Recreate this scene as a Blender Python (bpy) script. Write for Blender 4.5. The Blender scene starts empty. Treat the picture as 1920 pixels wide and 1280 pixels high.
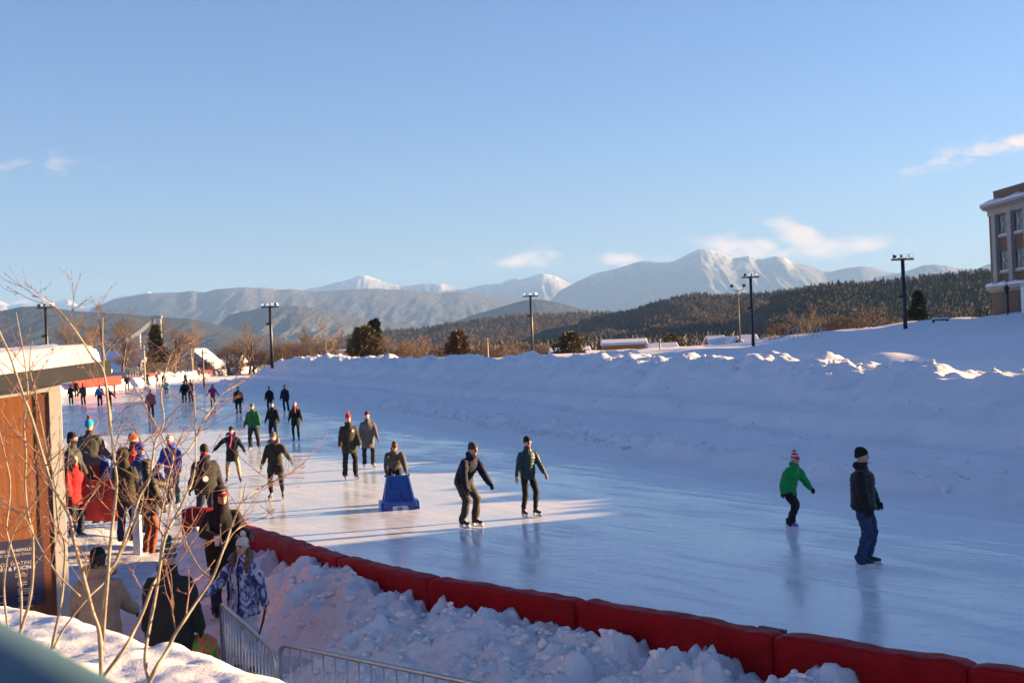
import bpy, bmesh, math, random
import numpy as np
from mathutils import Vector, Matrix, Quaternion
random.seed(7)
rng = np.random.default_rng(7)
scene = bpy.context.scene
COL = scene.collection
R = math.radians
# ---------------------------------------------------------------- camera
F = 2420.0; CAMH = 3.7; ROLL = R(2.4)
PITCH = math.atan(5.0 / F)
_c, _s = math.cos(ROLL), math.sin(ROLL)
FWD = Vector((0, math.cos(PITCH), math.sin(PITCH)))
_r0 = Vector((1, 0, 0)); _u0 = _r0.cross(FWD)
RIGHT = _r0 * _c - _u0 * _s
UP = _r0 * _s + _u0 * _c
CAM = Vector((0, 0, CAMH))
def ray(px, py):
    d = RIGHT * ((px - 960) / F) + UP * ((640 - py) / F) + FWD
    return d / d.y
def at(px, py, d):
    return CAM + ray(px, py) * d
def ground(px, py, z=0.0):
    r = ray(px, py)
    return CAM + r * ((z - CAMH) / r.z)
cd = bpy.data.cameras.new('camera'); cam = bpy.data.objects.new('camera', cd); COL.objects.link(cam)
cd.sensor_width = 36; cd.lens = 36 * F / 1920; cd.clip_start = 0.05; cd.clip_end = 90000
M = Matrix.Identity(4)
for i, v in enumerate((RIGHT, UP, -FWD)):
    M[0][i], M[1][i], M[2][i] = v
M.translation = CAM
cam.matrix_world = M
cd.dof.use_dof = True; cd.dof.focus_distance = 14.0; cd.dof.aperture_fstop = 8.0
scene.camera = cam
# ---------------------------------------------------------------- noise
def _hash(ix, iy, seed):
    h = (ix.astype(np.int64) * 374761393 + iy.astype(np.int64) * 668265263 + seed * 974634541) & 0xFFFFFFFF
    h = ((h ^ (h >> 13)) * 1274126177) & 0xFFFFFFFF
    return ((h ^ (h >> 16)) & 0xFFFF) / 65535.0
def vnoise(x, y, seed=0):
    x = np.asarray(x, float); y = np.asarray(y, float)
    ix = np.floor(x); iy = np.floor(y); fx = x - ix; fy = y - iy
    fx = fx * fx * fx * (fx * (fx * 6 - 15) + 10); fy = fy * fy * fy * (fy * (fy * 6 - 15) + 10)
    a = _hash(ix, iy, seed); b = _hash(ix + 1, iy, seed); c = _hash(ix, iy + 1, seed); d = _hash(ix + 1, iy + 1, seed)
    return (a + (b - a) * fx + (c - a) * fy + (a - b - c + d) * fx * fy) * 2 - 1
def fbm(x, y, seed=0, octs=4, gain=0.5):
    t = 0; a = 1.0; x = np.asarray(x, float); y = np.asarray(y, float)
    for o in range(octs):
        t = t + a * vnoise(x, y, seed + o * 17); x = x * 2.03 + 5.1; y = y * 2.03 + 9.7; a *= gain
    return t
def ridged(x, y, seed=0, octs=4):
    t = 0; a = 1.0; x = np.asarray(x, float); y = np.asarray(y, float)
    for o in range(octs):
        t = t + a * (1 - np.abs(vnoise(x, y, seed + o * 13))); x = x * 2.1 + 3.3; y = y * 2.1 + 1.7; a *= 0.5
    return t / 1.9
def sstep(a, b, x):
    t = np.clip((x - a) / (b - a), 0, 1); return t * t * (3 - 2 * t)
def wob(p, f, seed=0):
    """cheap smooth 3-D wobble for wrinkles, vectorised"""
    r = np.random.default_rng(seed); t = np.zeros(len(p))
    for k in range(7):
        v = r.normal(size=3); v /= np.linalg.norm(v)
        t += np.sin((p @ v) * f * (0.6 + 0.9 * r.random()) + r.random() * 6.28)
    return t / 3.5
# ---------------------------------------------------------------- objects
def tag(o, label=None, cat=None, group=None, kind=None):
    if label: o['label'] = label
    if cat: o['category'] = cat
    if group: o['group'] = group
    if kind: o['kind'] = kind
    return o
def thing(name, label, cat, loc=(0, 0, 0), rotz=0.0, group=None):
    o = bpy.data.objects.new(name, None); COL.objects.link(o); o.empty_display_size = 0.2
    o.location = loc; o.rotation_euler = (0, 0, rotz)
    return tag(o, label, cat, group)
def mesh_np(name, verts, faces, mats=(), smooth=True):
    """faces: (n,k) int array or list of lists"""
    me = bpy.data.meshes.new(name)
    if isinstance(faces, np.ndarray):
        n, k = faces.shape
        me.vertices.add(len(verts)); me.vertices.foreach_set('co', np.asarray(verts, np.float32).ravel())
        me.loops.add(n * k); me.loops.foreach_set('vertex_index', faces.astype(np.int32).ravel())
        me.polygons.add(n); me.polygons.foreach_set('loop_start', np.arange(0, n * k, k, dtype=np.int32))
        me.update(calc_edges=True)
    else:
        me.from_pydata([tuple(v) for v in verts], [], faces); me.update()
    for m in (mats if isinstance(mats, (list, tuple)) else [mats]): me.materials.append(m)
    me.polygons.foreach_set('use_smooth', [smooth] * len(me.polygons))
    return me
def link(name, me, parent=None):
    o = bpy.data.objects.new(name, me); COL.objects.link(o)
    if parent is not None: o.parent = parent
    return o
def copy_tree(o, parent=None):
    c = o.copy(); COL.objects.link(c)
    if parent is not None: c.parent = parent
    for ch in list(o.children): copy_tree(ch, c)
    return c
class MB:
    """collects shapes into one mesh"""
    def __init__(s): s.v = []; s.f = []; s.mi = []; s.cur = 0
    def add(s, vs, fs):
        b = len(s.v); s.v.extend([tuple(v) for v in vs]); s.f.extend([[i + b for i in f] for f in fs]); s.mi.extend([s.cur] * len(fs)); return s
    def box(s, x0, x1, y0, y1, z0, z1, M=None):
        vs = [Vector((x, y, z)) for z in (z0, z1) for y in (y0, y1) for x in (x0, x1)]
        if M is not None: vs = [M @ v for v in vs]
        return s.add(vs, [[0, 2, 3, 1], [4, 5, 7, 6], [0, 1, 5, 4], [2, 6, 7, 3], [0, 4, 6, 2], [1, 3, 7, 5]])
    def tube(s, pts, rad, n=8, cap=True):
        pts = [Vector(p) for p in pts]; N = len(pts)
        rad = [rad] * N if isinstance(rad, (int, float)) else rad
        vs = []; fs = []; pu = None
        for i, p in enumerate(pts):
            t = (pts[min(i + 1, N - 1)] - pts[max(i - 1, 0)])
            t = t.normalized() if t.length > 1e-9 else Vector((0, 0, 1))
            if pu is None:
                pu = t.orthogonal().normalized()
            else:
                pu = (pu - t * pu.dot(t)); pu = pu.normalized() if pu.length > 1e-6 else t.orthogonal().normalized()
            w = t.cross(pu)
            for k in range(n):
                a = 2 * math.pi * k / n
                vs.append(p + (pu * math.cos(a) + w * math.sin(a)) * rad[i])
        for i in range(N - 1):
            for k in range(n):
                k2 = (k + 1) % n
                fs.append([i * n + k, i * n + k2, (i + 1) * n + k2, (i + 1) * n + k])
        if cap:
            fs.append(list(range(n))[::-1]); fs.append([(N - 1) * n + k for k in range(n)])
        return s.add(vs, fs)
    def loft(s, rings, n=16, cap=True):
        """rings: (center, rx, ry, ax, ay)"""
        vs = []; fs = []; N = len(rings)
        for c, rx, ry, ax, ay in rings:
            for k in range(n):
                a = 2 * math.pi * k / n
                vs.append(Vector(c) + ax * (rx * math.cos(a)) + ay * (ry * math.sin(a)))
        for i in range(N - 1):
            for k in range(n):
                k2 = (k + 1) % n
                fs.append([i * n + k, i * n + k2, (i + 1) * n + k2, (i + 1) * n + k])
        if cap:
            fs.append(list(range(n))[::-1]); fs.append([(N - 1) * n + k for k in range(n)])
        return s.add(vs, fs)
    def ball(s, c, r, n=12, m=8):
        rx, ry, rz = (r, r, r) if isinstance(r, (int, float)) else r
        rings = []
        for i in range(m + 1):
            a = math.pi * (i + 0.02 if i == 0 else (i - 0.02 if i == m else i)) / m
            rings.append((Vector(c) + Vector((0, 0, -rz * math.cos(a))), rx * math.sin(a), ry * math.sin(a), Vector((1, 0, 0)), Vector((0, 1, 0))))
        return s.loft(rings, n)
    def prism(s, poly, y0, y1, M=None):
        """poly in (x,z), extruded along y"""
        n = len(poly)
        vs = [Vector((x, y0, z)) for x, z in poly] + [Vector((x, y1, z)) for x, z in poly]
        if M is not None: vs = [M @ v for v in vs]
        fs = [list(range(n)), [n + i for i in range(n)][::-1]]
        for i in range(n):
            j = (i + 1) % n; fs.append([i, n + i, n + j, j])
        return s.add(vs, fs)
    def build(s, name, mats, parent=None, smooth=False, loc=None, bevel=0, recalc=True):
        me = bpy.data.meshes.new(name); me.from_pydata(s.v, [], s.f)
        for m in (mats if isinstance(mats, (list, tuple)) else [mats]): me.materials.append(m)
        me.polygons.foreach_set('material_index', s.mi); me.polygons.foreach_set('use_smooth', [smooth] * len(s.f))
        if recalc:
            bm = bmesh.new(); bm.from_mesh(me); bmesh.ops.recalc_face_normals(bm, faces=bm.faces)
            if bevel: bmesh.ops.bevel(bm, geom=list(bm.edges), offset=bevel, segments=2, affect='EDGES', profile=0.5, clamp_overlap=True)
            bm.to_mesh(me); bm.free()
            if bevel: me.polygons.foreach_set('use_smooth', [smooth] * len(me.polygons))
        me.update()
        o = link(name, me, parent)
        if loc is not None: o.location = loc
        return o
def grid_faces(nu, nv):
    i = np.arange(nu - 1)[:, None] * nv + np.arange(nv - 1)[None, :]
    return np.stack([i, i + nv, i + nv + 1, i + 1], -1).reshape(-1, 4)
# ---------------------------------------------------------------- materials
MATS = {}
def nt(name):
    m = bpy.data.materials.new(name); m.use_nodes = True
    b = m.node_tree.nodes['Principled BSDF']
    return m, m.node_tree, b
def N(t, kind, **kw):
    n = t.nodes.new(kind)
    for k, v in kw.items():
        if k.startswith('i_'):
            key = k[2:].replace('_', ' ')
            n.inputs[int(key) if key.isdigit() else key].default_value = v
        else: setattr(n, k, v)
    return n
def ramp(t, fac, stops):
    n = t.nodes.new('ShaderNodeValToRGB'); el = n.color_ramp.elements
    while len(el) < len(stops): el.new(0.5)
    for e, (p, c) in zip(el, stops):
        e.position = p; e.color = (*c, 1) if len(c) == 3 else c
    t.links.new(fac, n.inputs[0]); return n.outputs[0]
def noise_fac(t, scale, detail=4, rough=0.55, vec=None, dist=0.0):
    n = N(t, 'ShaderNodeTexNoise'); n.inputs['Scale'].default_value = scale; n.inputs['Detail'].default_value = detail
    n.inputs['Roughness'].default_value = rough; n.inputs['Distortion'].default_value = dist
    if vec is not None: t.links.new(vec, n.inputs['Vector'])
    return n.outputs[0]
def coords(t, kind='Object', scale=(1, 1, 1), rot=(0, 0, 0)):
    tc = N(t, 'ShaderNodeTexCoord'); mp = N(t, 'ShaderNodeMapping')
    mp.inputs['Scale'].default_value = scale; mp.inputs['Rotation'].default_value = rot
    t.links.new(tc.outputs[kind], mp.inputs[0]); return mp.outputs[0]
def coords_dir(t, ang, scale):
    a = coords(t, 'Object', (1, 1, 1), (0, 0, ang)); mp = N(t, 'ShaderNodeMapping'); mp.inputs['Scale'].default_value = scale; t.links.new(a, mp.inputs[0]); return mp.outputs[0]
def bump(t, b, h, strength=0.3, dist=0.02):
    n = N(t, 'ShaderNodeBump'); n.inputs['Strength'].default_value = strength; n.inputs['Distance'].default_value = dist
    t.links.new(h, n.inputs['Height']); t.links.new(n.outputs[0], b.inputs['Normal']); return n
def basic(name, col, rough=0.6, var=0.15, scale=12, metal=0.0, bmp=0.0, spec=0.5, bscale=None):
    if name in MATS: return MATS[name]
    m, t, b = nt(name)
    v = coords(t)
    f = noise_fac(t, scale, 4, 0.6, v)
    lo = tuple(c * (1 - var) for c in col); hi = tuple(min(1, c * (1 + var)) for c in col)
    t.links.new(ramp(t, f, [(0.3, lo), (0.7, hi)]), b.inputs['Base Color'])
    b.inputs['Roughness'].default_value = rough; b.inputs['Metallic'].default_value = metal
    b.inputs['Specular IOR Level'].default_value = spec
    if bmp:
        bump(t, b, noise_fac(t, bscale or scale * 3, 4, 0.6, v), 0.5, bmp)
    MATS[name] = m; return m
# ---------------------------------------------------------------- light and sky
SUN_AZ = R(75.0); SUN_EL = R(8.0)
SUN = Vector((math.sin(SUN_AZ) * math.cos(SUN_EL), math.cos(SUN_AZ) * math.cos(SUN_EL), math.sin(SUN_EL)))
ld = bpy.data.lights.new('sun', 'SUN'); ld.energy = 5.0; ld.angle = R(0.5); ld.color = (1.0, 0.66, 0.32)
lo = bpy.data.objects.new('sun', ld); COL.objects.link(lo); lo.rotation_euler = SUN.to_track_quat('Z', 'Y').to_euler(); lo.location = (60, 16, 40)
world = bpy.data.worlds.new('World'); scene.world = world; world.use_nodes = True
wt = world.node_tree; bg = wt.nodes['Background']
sky = N(wt, 'ShaderNodeTexSky'); sky.sky_type = 'NISHITA'; sky.sun_disc = False
sky.sun_elevation = SUN_EL; sky.sun_rotation = SUN_AZ; sky.altitude = 570; sky.air_density = 1.0; sky.dust_density = 1.6; sky.ozone_density = 1.6
bg.inputs['Strength'].default_value = 0.050
# clouds: soft puffs in the sky dome, placed by direction (x/y, z/y)
tc = N(wt, 'ShaderNodeTexCoord'); sp = N(wt, 'ShaderNodeSeparateXYZ'); wt.links.new(tc.outputs['Generated'], sp.inputs[0])
def wm(op, a, b=None, clamp=False):
    n = N(wt, 'ShaderNodeMath'); n.operation = op; n.use_clamp = clamp
    for i, x in enumerate((a, b)):
        if x is None: continue
        if isinstance(x, (int, float)): n.inputs[i].default_value = x
        else: wt.links.new(x, n.inputs[i])
    return n.outputs[0]
ysafe = wm('MAXIMUM', sp.outputs[1], 0.02)
uu = wm('DIVIDE', sp.outputs[0], ysafe); vv = wm('DIVIDE', sp.outputs[2], ysafe)
cb = N(wt, 'ShaderNodeCombineXYZ'); wt.links.new(uu, cb.inputs[0]); wt.links.new(wm('MULTIPLY', vv, 2.2), cb.inputs[1])
cn = N(wt, 'ShaderNodeTexNoise'); cn.inputs['Scale'].default_value = 34; cn.inputs['Detail'].default_value = 8; cn.inputs['Roughness'].default_value = 0.62; cn.inputs['Distortion'].default_value = 0.35
wt.links.new(cb.outputs[0], cn.inputs['Vector'])
acc = None
CLOUDS = [(1500, 446, 62, 30, 1.0, 0.28), (1400, 464, 95, 28, 0.85, 0.1), (1560, 466, 140, 20, 0.9, 0.0), (1600, 470, 60, 14, 0.5, 0), (990, 486, 78, 20, 0.8, 0.0), (1030, 488, 60, 14, 0.5, 0), (1162, 486, 46, 16, 0.75, 0.1),
          (1245, 486, 46, 10, 0.45, 0.05), (832, 496, 26, 9, 0.55, 0.15), (1810, 292, 150, 22, 0.55, -0.22), (1905, 268, 70, 20, 0.6, -0.15), (60, 318, 110, 40, 0.36, 0.0), (40, 568, 30, 14, 0.5, 0), (1830, 480, 90, 14, 0.35, 0),
          (980, 176, 40, 8, 0.12, 0), (940, 268, 40, 10, 0.1, 0), (1750, 40, 20, 60, 0.08, 0.5)]
for px, py, wx, wy, dens, tilt in CLOUDS:
    r = ray(px, py)
    a = wm('SUBTRACT', uu, r.x); b_ = wm('SUBTRACT', vv, r.z)
    b_ = wm('SUBTRACT', b_, wm('MULTIPLY', a, -(tilt) + 0.042))
    e = wm('ADD', wm('POWER', wm('MULTIPLY', a, F / wx), 2.0), wm('POWER', wm('MULTIPLY', b_, F / wy), 2.0))
    g = wm('MULTIPLY', wm('POWER', 2.718, wm('MULTIPLY', e, -0.9)), dens)
    acc = g if acc is None else wm('MAXIMUM', acc, g)
mask = wm('MULTIPLY', wm('SUBTRACT', wm('ADD', wm('MULTIPLY', acc, 1.25), wm('MULTIPLY', wm('SUBTRACT', cn.outputs[0], 0.5), 3.0)), 0.34), 1.25, True)
mask = wm('MULTIPLY', mask, wm('MULTIPLY', acc, 1.6, True))
mask = wm('MULTIPLY', mask, wm('GREATER_THAN', sp.outputs[1], 0.03))
CLOUDCOL = N(wt, 'ShaderNodeRGB'); CLOUDCOL.outputs[0].default_value = (4.0, 2.95, 2.25, 1)
mx = N(wt, 'ShaderNodeMix'); mx.data_type = 'RGBA'; mx.blend_type = 'MIX'
wt.links.new(mask, mx.inputs['Factor']); tint = N(wt, 'ShaderNodeMix'); tint.data_type = 'RGBA'; tint.blend_type = 'MULTIPLY'; tint.inputs['Factor'].default_value = 1.0; tint.inputs['B'].default_value = (0.352, 0.484, 0.775, 1)
wt.links.new(sky.outputs[0], tint.inputs['A']); wt.links.new(tint.outputs['Result'], mx.inputs['A']); wt.links.new(CLOUDCOL.outputs[0], mx.inputs['B'])
wt.links.new(mx.outputs['Result'], bg.inputs['Color'])
vs_ = scene.view_settings; vs_.view_transform = 'Standard'; vs_.look = 'None'; vs_.exposure = 2.76; vs_.gamma = 1.0
scene.cycles.use_denoising = True
scene.cycles.max_bounces = 6; scene.cycles.diffuse_bounces = 3; scene.cycles.glossy_bounces = 3; scene.cycles.volume_bounces = 0; scene.cycles.transparent_max_bounces = 6
scene.cycles.caustics_reflective = False; scene.cycles.caustics_refractive = False
# haze: clear winter air that turns the far mountains blue
HZ = MB(); HZ.box(-11500, 7100, -400, 23600, -42, 1330)
hm = bpy.data.materials.new('winter_air'); hm.use_nodes = True; ht = hm.node_tree
for n_ in list(ht.nodes):
    if n_.type == 'BSDF_PRINCIPLED': ht.nodes.remove(n_)
pv = N(ht, 'ShaderNodeVolumePrincipled'); pv.inputs['Color'].default_value = (0.27, 0.49, 0.99, 1); pv.inputs['Density'].default_value = 5.0e-5; pv.inputs['Anisotropy'].default_value = 0.0
pv.inputs['Density Attribute'].default_value = ''
ht.links.new(pv.outputs[0], ht.nodes['Material Output'].inputs['Volume'])
hz = HZ.build('haze', hm); tag(hz, kind='stuff')
# ---------------------------------------------------------------- snow and ice materials
def snow_mat(name, col=(0.88, 0.80, 0.78), bscale=3.0, bd=0.06, fine=0.012, dirt=0.0):
    m, t, b = nt(name); v = coords(t)
    f = noise_fac(t, 0.7, 5, 0.6, v)
    c = ramp(t, f, [(0.3, tuple(x * 0.93 for x in col)), (0.7, col)])
    if dirt:
        d = noise_fac(t, 2.3, 6, 0.7, v)
        mxn = N(t, 'ShaderNodeMix'); mxn.data_type = 'RGBA'; t.links.new(ramp(t, d, [(0.42, (0, 0, 0)), (0.75, (dirt,) * 3)]), mxn.inputs['Factor'])
        t.links.new(c, mxn.inputs['A']); mxn.inputs['B'].default_value = (0.36, 0.33, 0.30, 1); c = mxn.outputs['Result']
    t.links.new(c, b.inputs['Base Color']); b.inputs['Roughness'].default_value = 0.7; b.inputs['Specular IOR Level'].default_value = 0.25
    a1 = noise_fac(t, bscale, 6, 0.62, v); a2 = noise_fac(t, 38, 4, 0.7, v)
    n1 = N(t, 'ShaderNodeBump'); n1.inputs['Strength'].default_value = 0.6; n1.inputs['Distance'].default_value = bd; t.links.new(a1, n1.inputs['Height'])
    n2 = N(t, 'ShaderNodeBump'); n2.inputs['Strength'].default_value = 0.6; n2.inputs['Distance'].default_value = fine; t.links.new(a2, n2.inputs['Height'])
    t.links.new(n1.outputs[0], n2.inputs['Normal']); t.links.new(n2.outputs[0], b.inputs['Normal'])
    MATS[name] = m; return m
SNOW = snow_mat('snow'); SNOW_ROUGH = snow_mat('rough_snow', (0.78, 0.735, 0.74), 9.0, 0.05, 0.02, 0.25); SNOW_PATH = snow_mat('trodden_snow', (0.6, 0.6, 0.63), 14.0, 0.04, 0.02, 0.9)
SNOW_SOFT = snow_mat('soft_snow', (0.80, 0.76, 0.76), 2.0, 0.02, 0.006)
def ice_mat():
    m, t, b = nt('ice')
    def mm(op, a, c=None, cl=False):
        n = N(t, 'ShaderNodeMath'); n.operation = op; n.use_clamp = cl
        for i, x in enumerate((a, c)):
            if x is None: continue
            if isinstance(x, (int, float)): n.inputs[i].default_value = x
            else: t.links.new(x, n.inputs[i])
        return n.outputs[0]
    s1 = noise_fac(t, 1.0, 8, 0.62, coords_dir(t, -0.55, (2.2, 0.22, 1)), 0.2)
    s2 = noise_fac(t, 1.0, 6, 0.65, coords_dir(t, -0.75, (9.0, 0.5, 1)), 0.3)
    s3 = noise_fac(t, 1.0, 4, 0.55, coords(t, 'Object', (0.22, 0.16, 1)))
    s4 = noise_fac(t, 1.0, 4, 0.7, coords_dir(t, -0.35, (34.0, 0.9, 1)), 0.4)
    s5 = noise_fac(t, 1.0, 4, 0.7, coords_dir(t, 0.35, (30.0, 1.1, 1)), 0.9)
    cut = mm('ADD', mm('MULTIPLY', mm('SUBTRACT', s4, 0.60, True), 2.6), mm('MULTIPLY', mm('SUBTRACT', s5, 0.63, True), 2.2))
    f = mm('ADD', mm('MULTIPLY', s1, 0.36), mm('ADD', mm('MULTIPLY', s2, 0.26), mm('MULTIPLY', s3, 0.38)))
    # scraped snow drifts onto the ice along the inner bank
    sx = N(t, 'ShaderNodeSeparateXYZ'); t.links.new(coords(t), sx.inputs[0])
    nn = mm('ADD', mm('MULTIPLY', sx.outputs[0], 0.94), mm('MULTIPLY', sx.outputs[1], 0.34))
    fringe = mm('MULTIPLY', mm('SUBTRACT', mm('ADD', nn, mm('MULTIPLY', s1, 4.0)), 16.1), 0.45, True)
    arcs = None
    for cx_, cy_, sc_ in ((6.0, 2.0, 0.9), (-14.0, 30.0, 0.7), (10.0, 34.0, 0.55)):
        mp = N(t, 'ShaderNodeMapping'); mp.inputs['Location'].default_value = (cx_, cy_, 0); t.links.new(coords(t), mp.inputs[0])
        w = N(t, 'ShaderNodeTexWave'); w.wave_type = 'RINGS'; w.rings_direction = 'Z'; w.inputs['Scale'].default_value = sc_; w.inputs['Distortion'].default_value = 3.0; w.inputs['Detail'].default_value = 2.0; w.inputs['Detail Scale'].default_value = 0.15; t.links.new(mp.outputs[0], w.inputs['Vector'])
        a = mm('MULTIPLY', mm('SUBTRACT', w.outputs[1], 0.985, True), 60.0, True); arcs = a if arcs is None else mm('MAXIMUM', arcs, a)
    arcs = mm('MULTIPLY', arcs, mm('MULTIPLY', mm('SUBTRACT', noise_fac(t, 0.35, 3, 0.6, coords(t)), 0.45, True), 5.0, True))
    cut = mm('ADD', cut, mm('MULTIPLY', arcs, 0.5))
    f = mm('ADD', mm('ADD', mm('ADD', f, 0.025), mm('MULTIPLY', cut, 0.32)), mm('MULTIPLY', fringe, 0.22))
    t.links.new(ramp(t, f, [(0.38, (0.57, 0.58, 0.57)), (0.48, (0.69, 0.68, 0.65)), (0.58, (0.76, 0.74, 0.72)), (0.72, (0.88, 0.85, 0.82))]), b.inputs['Base Color'])
    t.links.new(ramp(t, f, [(0.40, (0.09,) * 3), (0.52, (0.18,) * 3), (0.62, (0.42,) * 3), (0.75, (0.7,) * 3)]), b.inputs['Roughness'])
    b.inputs['IOR'].default_value = 1.31
    t.links.new(ramp(t, f, [(0.42, (0.42,) * 3), (0.54, (0.22,) * 3), (0.66, (0.05,) * 3)]), b.inputs['Specular IOR Level'])
    bump(t, b, mm('ADD', mm('MULTIPLY', s2, 0.5), cut), 0.10, 0.008)
    return m
ICE = ice_mat()
# ---------------------------------------------------------------- rink frame
RT = np.array([-0.34, 0.94]); RT = RT / np.linalg.norm(RT); RNV = np.array([RT[1], -RT[0]])
_ES = np.array([-40, 5, 19, 24, 31, 38, 42, 49, 60, 84, 110, 129, 160, 178, 184, 190, 196]); _EE = np.array([17.6, 17.0, 16.8, 15.9, 15.75, 15.65, 15.6, 15.85, 16.4, 17.2, 17.8, 18.2, 18.2, 18.6, 20.5, 26., 36.])
def edge(s): return np.interp(s, _ES, _EE)
def sn(x, y): return x * RT[0] + y * RT[1], x * RNV[0] + y * RNV[1] - edge(x * RT[0] + y * RT[1])
def xy(s, n):
    e = edge(s) + n
    return s * RT[0] + e * RNV[0], s * RT[1] + e * RNV[1]
_CS = np.array([-40, 6, 12, 16, 18, 20, 22, 24.5, 27, 31, 38, 42, 47, 55, 73, 100, 150, 174, 184, 190, 200]); _CH = np.array([6.2, 6.0, 5.6, 5.0, 4.5, 3.7, 3.0, 2.35, 2.2, 2.3, 2.25, 2.35, 2.6, 2.75, 2.85, 2.95, 3.05, 3.0, 2.2, 0.6, 0.3])
def bank_h(s, n):
    s = np.asarray(s, float); n = np.asarray(n, float)
    x, y = xy(s, n)
    ch = np.interp(s, _CS, _CH)
    wn = n + 0.9 * vnoise(s * 0.09, n * 0.05, 3) + 0.35 * vnoise(s * 0.4, n * 0.2, 5)
    h = 0.02 + 0.05 * sstep(0, 2.5, n) + 0.02 * vnoise(s * 0.5, n * 7.0, 8) * sstep(0.1, 0.8, n)
    # windrow left by the plough
    wr = np.exp(-((wn - 2.9) / 0.42) ** 2) * (0.36 + 0.16 * vnoise(s * 0.7, 0, 11) + 0.15 * vnoise(s * 2.2, n * 2.2, 12))
    h = h + wr + 0.5 * sstep(2.8, 7.5, wn) + 0.10 * (sstep(5.6, 5.85, wn + 0.4 * vnoise(s * 0.25, 3, 47)) - sstep(5.85, 6.6, wn)) + 0.55 * sstep(6.9, 7.8, wn)
    face = sstep(7.6, 12.0, wn)
    top = ch - 0.26 + 0.28 * vnoise(s * 0.33, n * 0.12, 21) + 0.24 * vnoise(s * 0.8, n * 0.6, 22) + 0.30 * np.maximum(0, vnoise(s * 1.3, n * 1.2, 23)) + 0.13 * np.maximum(0, vnoise(s * 2.7, n * 2.3, 25)) + 0.04 * vnoise(s * 5.2, n * 4.6, 26)
    lump = np.maximum(0, fbm(s * 0.55, n * 0.45, 31, 4)) ** 1.3
    h = h + (top - 1.07) * face + 0.16 * lump * sstep(8.5, 11, wn) + 0.09 * fbm(s * 0.4, n * 0.55, 41, 5) * sstep(3.5, 7, wn) + 0.10 * (sstep(9.3, 9.55, wn + 0.5 * vnoise(s * 0.3, 7, 43)) - sstep(9.55, 10.6, wn)) + 0.07 * np.maximum(0, ridged(s * 0.8, n * 0.8, 45, 4) - 0.55) * sstep(6, 8, wn)
    # behind the crest: hollow, second heap, then the school hill
    back = sstep(12.6, 16.5, wn)
    hill = 1.75 + 0.25 * np.exp(-((n - 23) / 2.6) ** 2) * (1 + vnoise(s * 0.3, 1, 51)) + 0.13 * fbm(x * 0.12, y * 0.12, 61, 4) + 0.35 * np.maximum(0, vnoise(x * 0.22, y * 0.10, 63)) * sstep(16, 24, n) + 0.25 * np.maximum(0, ridged(x * 0.3, y * 0.14, 65, 3) - 0.6) * sstep(18, 26, n)
    u = x / np.maximum(y, 5.0)
    rise = np.interp(u, [-0.3, 0.05, 0.17, 0.21, 0.265, 0.35, 0.41, 0.6], [0.0, 0.0, 0.3, 1.15, 1.75, 2.35, 2.75, 3.3])
    hill = hill + rise * sstep(55, 118, y)
    hill = hill + 4.7 * sstep(36, 50, x) * sstep(99, 86, y) * sstep(20, 45, y)  # out-of-view mound, added to shade the ground behind the crest
    hill = hill * sstep(192, 180, s)
    hill = hill + 0.4 * sstep(60, 110, s) * np.maximum(0, vnoise(s * 0.2, n * 0.2, 71))
    h = h * (1 - back) + np.minimum(hill, 9) * back
    h = h * (1 - sstep(150, 168, s) * sstep(0.22, 0.0, u + 0.05) * 0.0)
    return h
def bank_mesh():
    s = np.concatenate([np.arange(2, 40, 0.16), np.arange(40, 80, 0.28), np.arange(80, 196, 0.6)])
    n = np.concatenate([np.arange(-0.15, 5, 0.12), np.arange(5, 16, 0.16), np.arange(16, 40, 0.6), np.arange(40, 150, 2.5)])
    S, Nn = np.meshgrid(s, n, indexing='ij')
    X, Y = xy(S, Nn); Z = bank_h(S, Nn)
    Z = np.where(Nn < 0, -0.03, Z)
    me = mesh_np('snow_bank', np.stack([X, Y, Z], -1).reshape(-1, 3), grid_faces(len(s), len(n)), SNOW)
    o = link('snow_bank', me); tag(o, kind='structure'); return o
bank_mesh()
def hill_z(x, y):
    s, n = sn(np.array([x]), np.array([y])); return float(bank_h(s, n)[0])
# ice sheet
MB().add([(-75, -2, 0.0), (26, -2, 0.0), (26, 60, 0.0), (-75, 60, 0), (26, 215, 0), (-35, 290, 0), (-110, 290, 0)], [[0, 1, 2, 3], [3, 2, 4, 5, 6]]).build('ice_rink', ICE); tag(bpy.data.objects['ice_rink'], kind='structure')
# snow-covered ground to the horizon
g = MB(); g.add([(-11400, -390, -0.35), (7000, -390, -0.35), (7000, 23500, -40), (-11400, 23500, -40), (-11400, 900, -6.0), (7000, 900, -6.0), (7000, 230, -0.35), (-11400, 230, -0.35)], [[0, 1, 6, 7], [7, 6, 5, 4], [4, 5, 2, 3]])
tag(g.build('snow_ground', SNOW), kind='structure')
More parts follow.
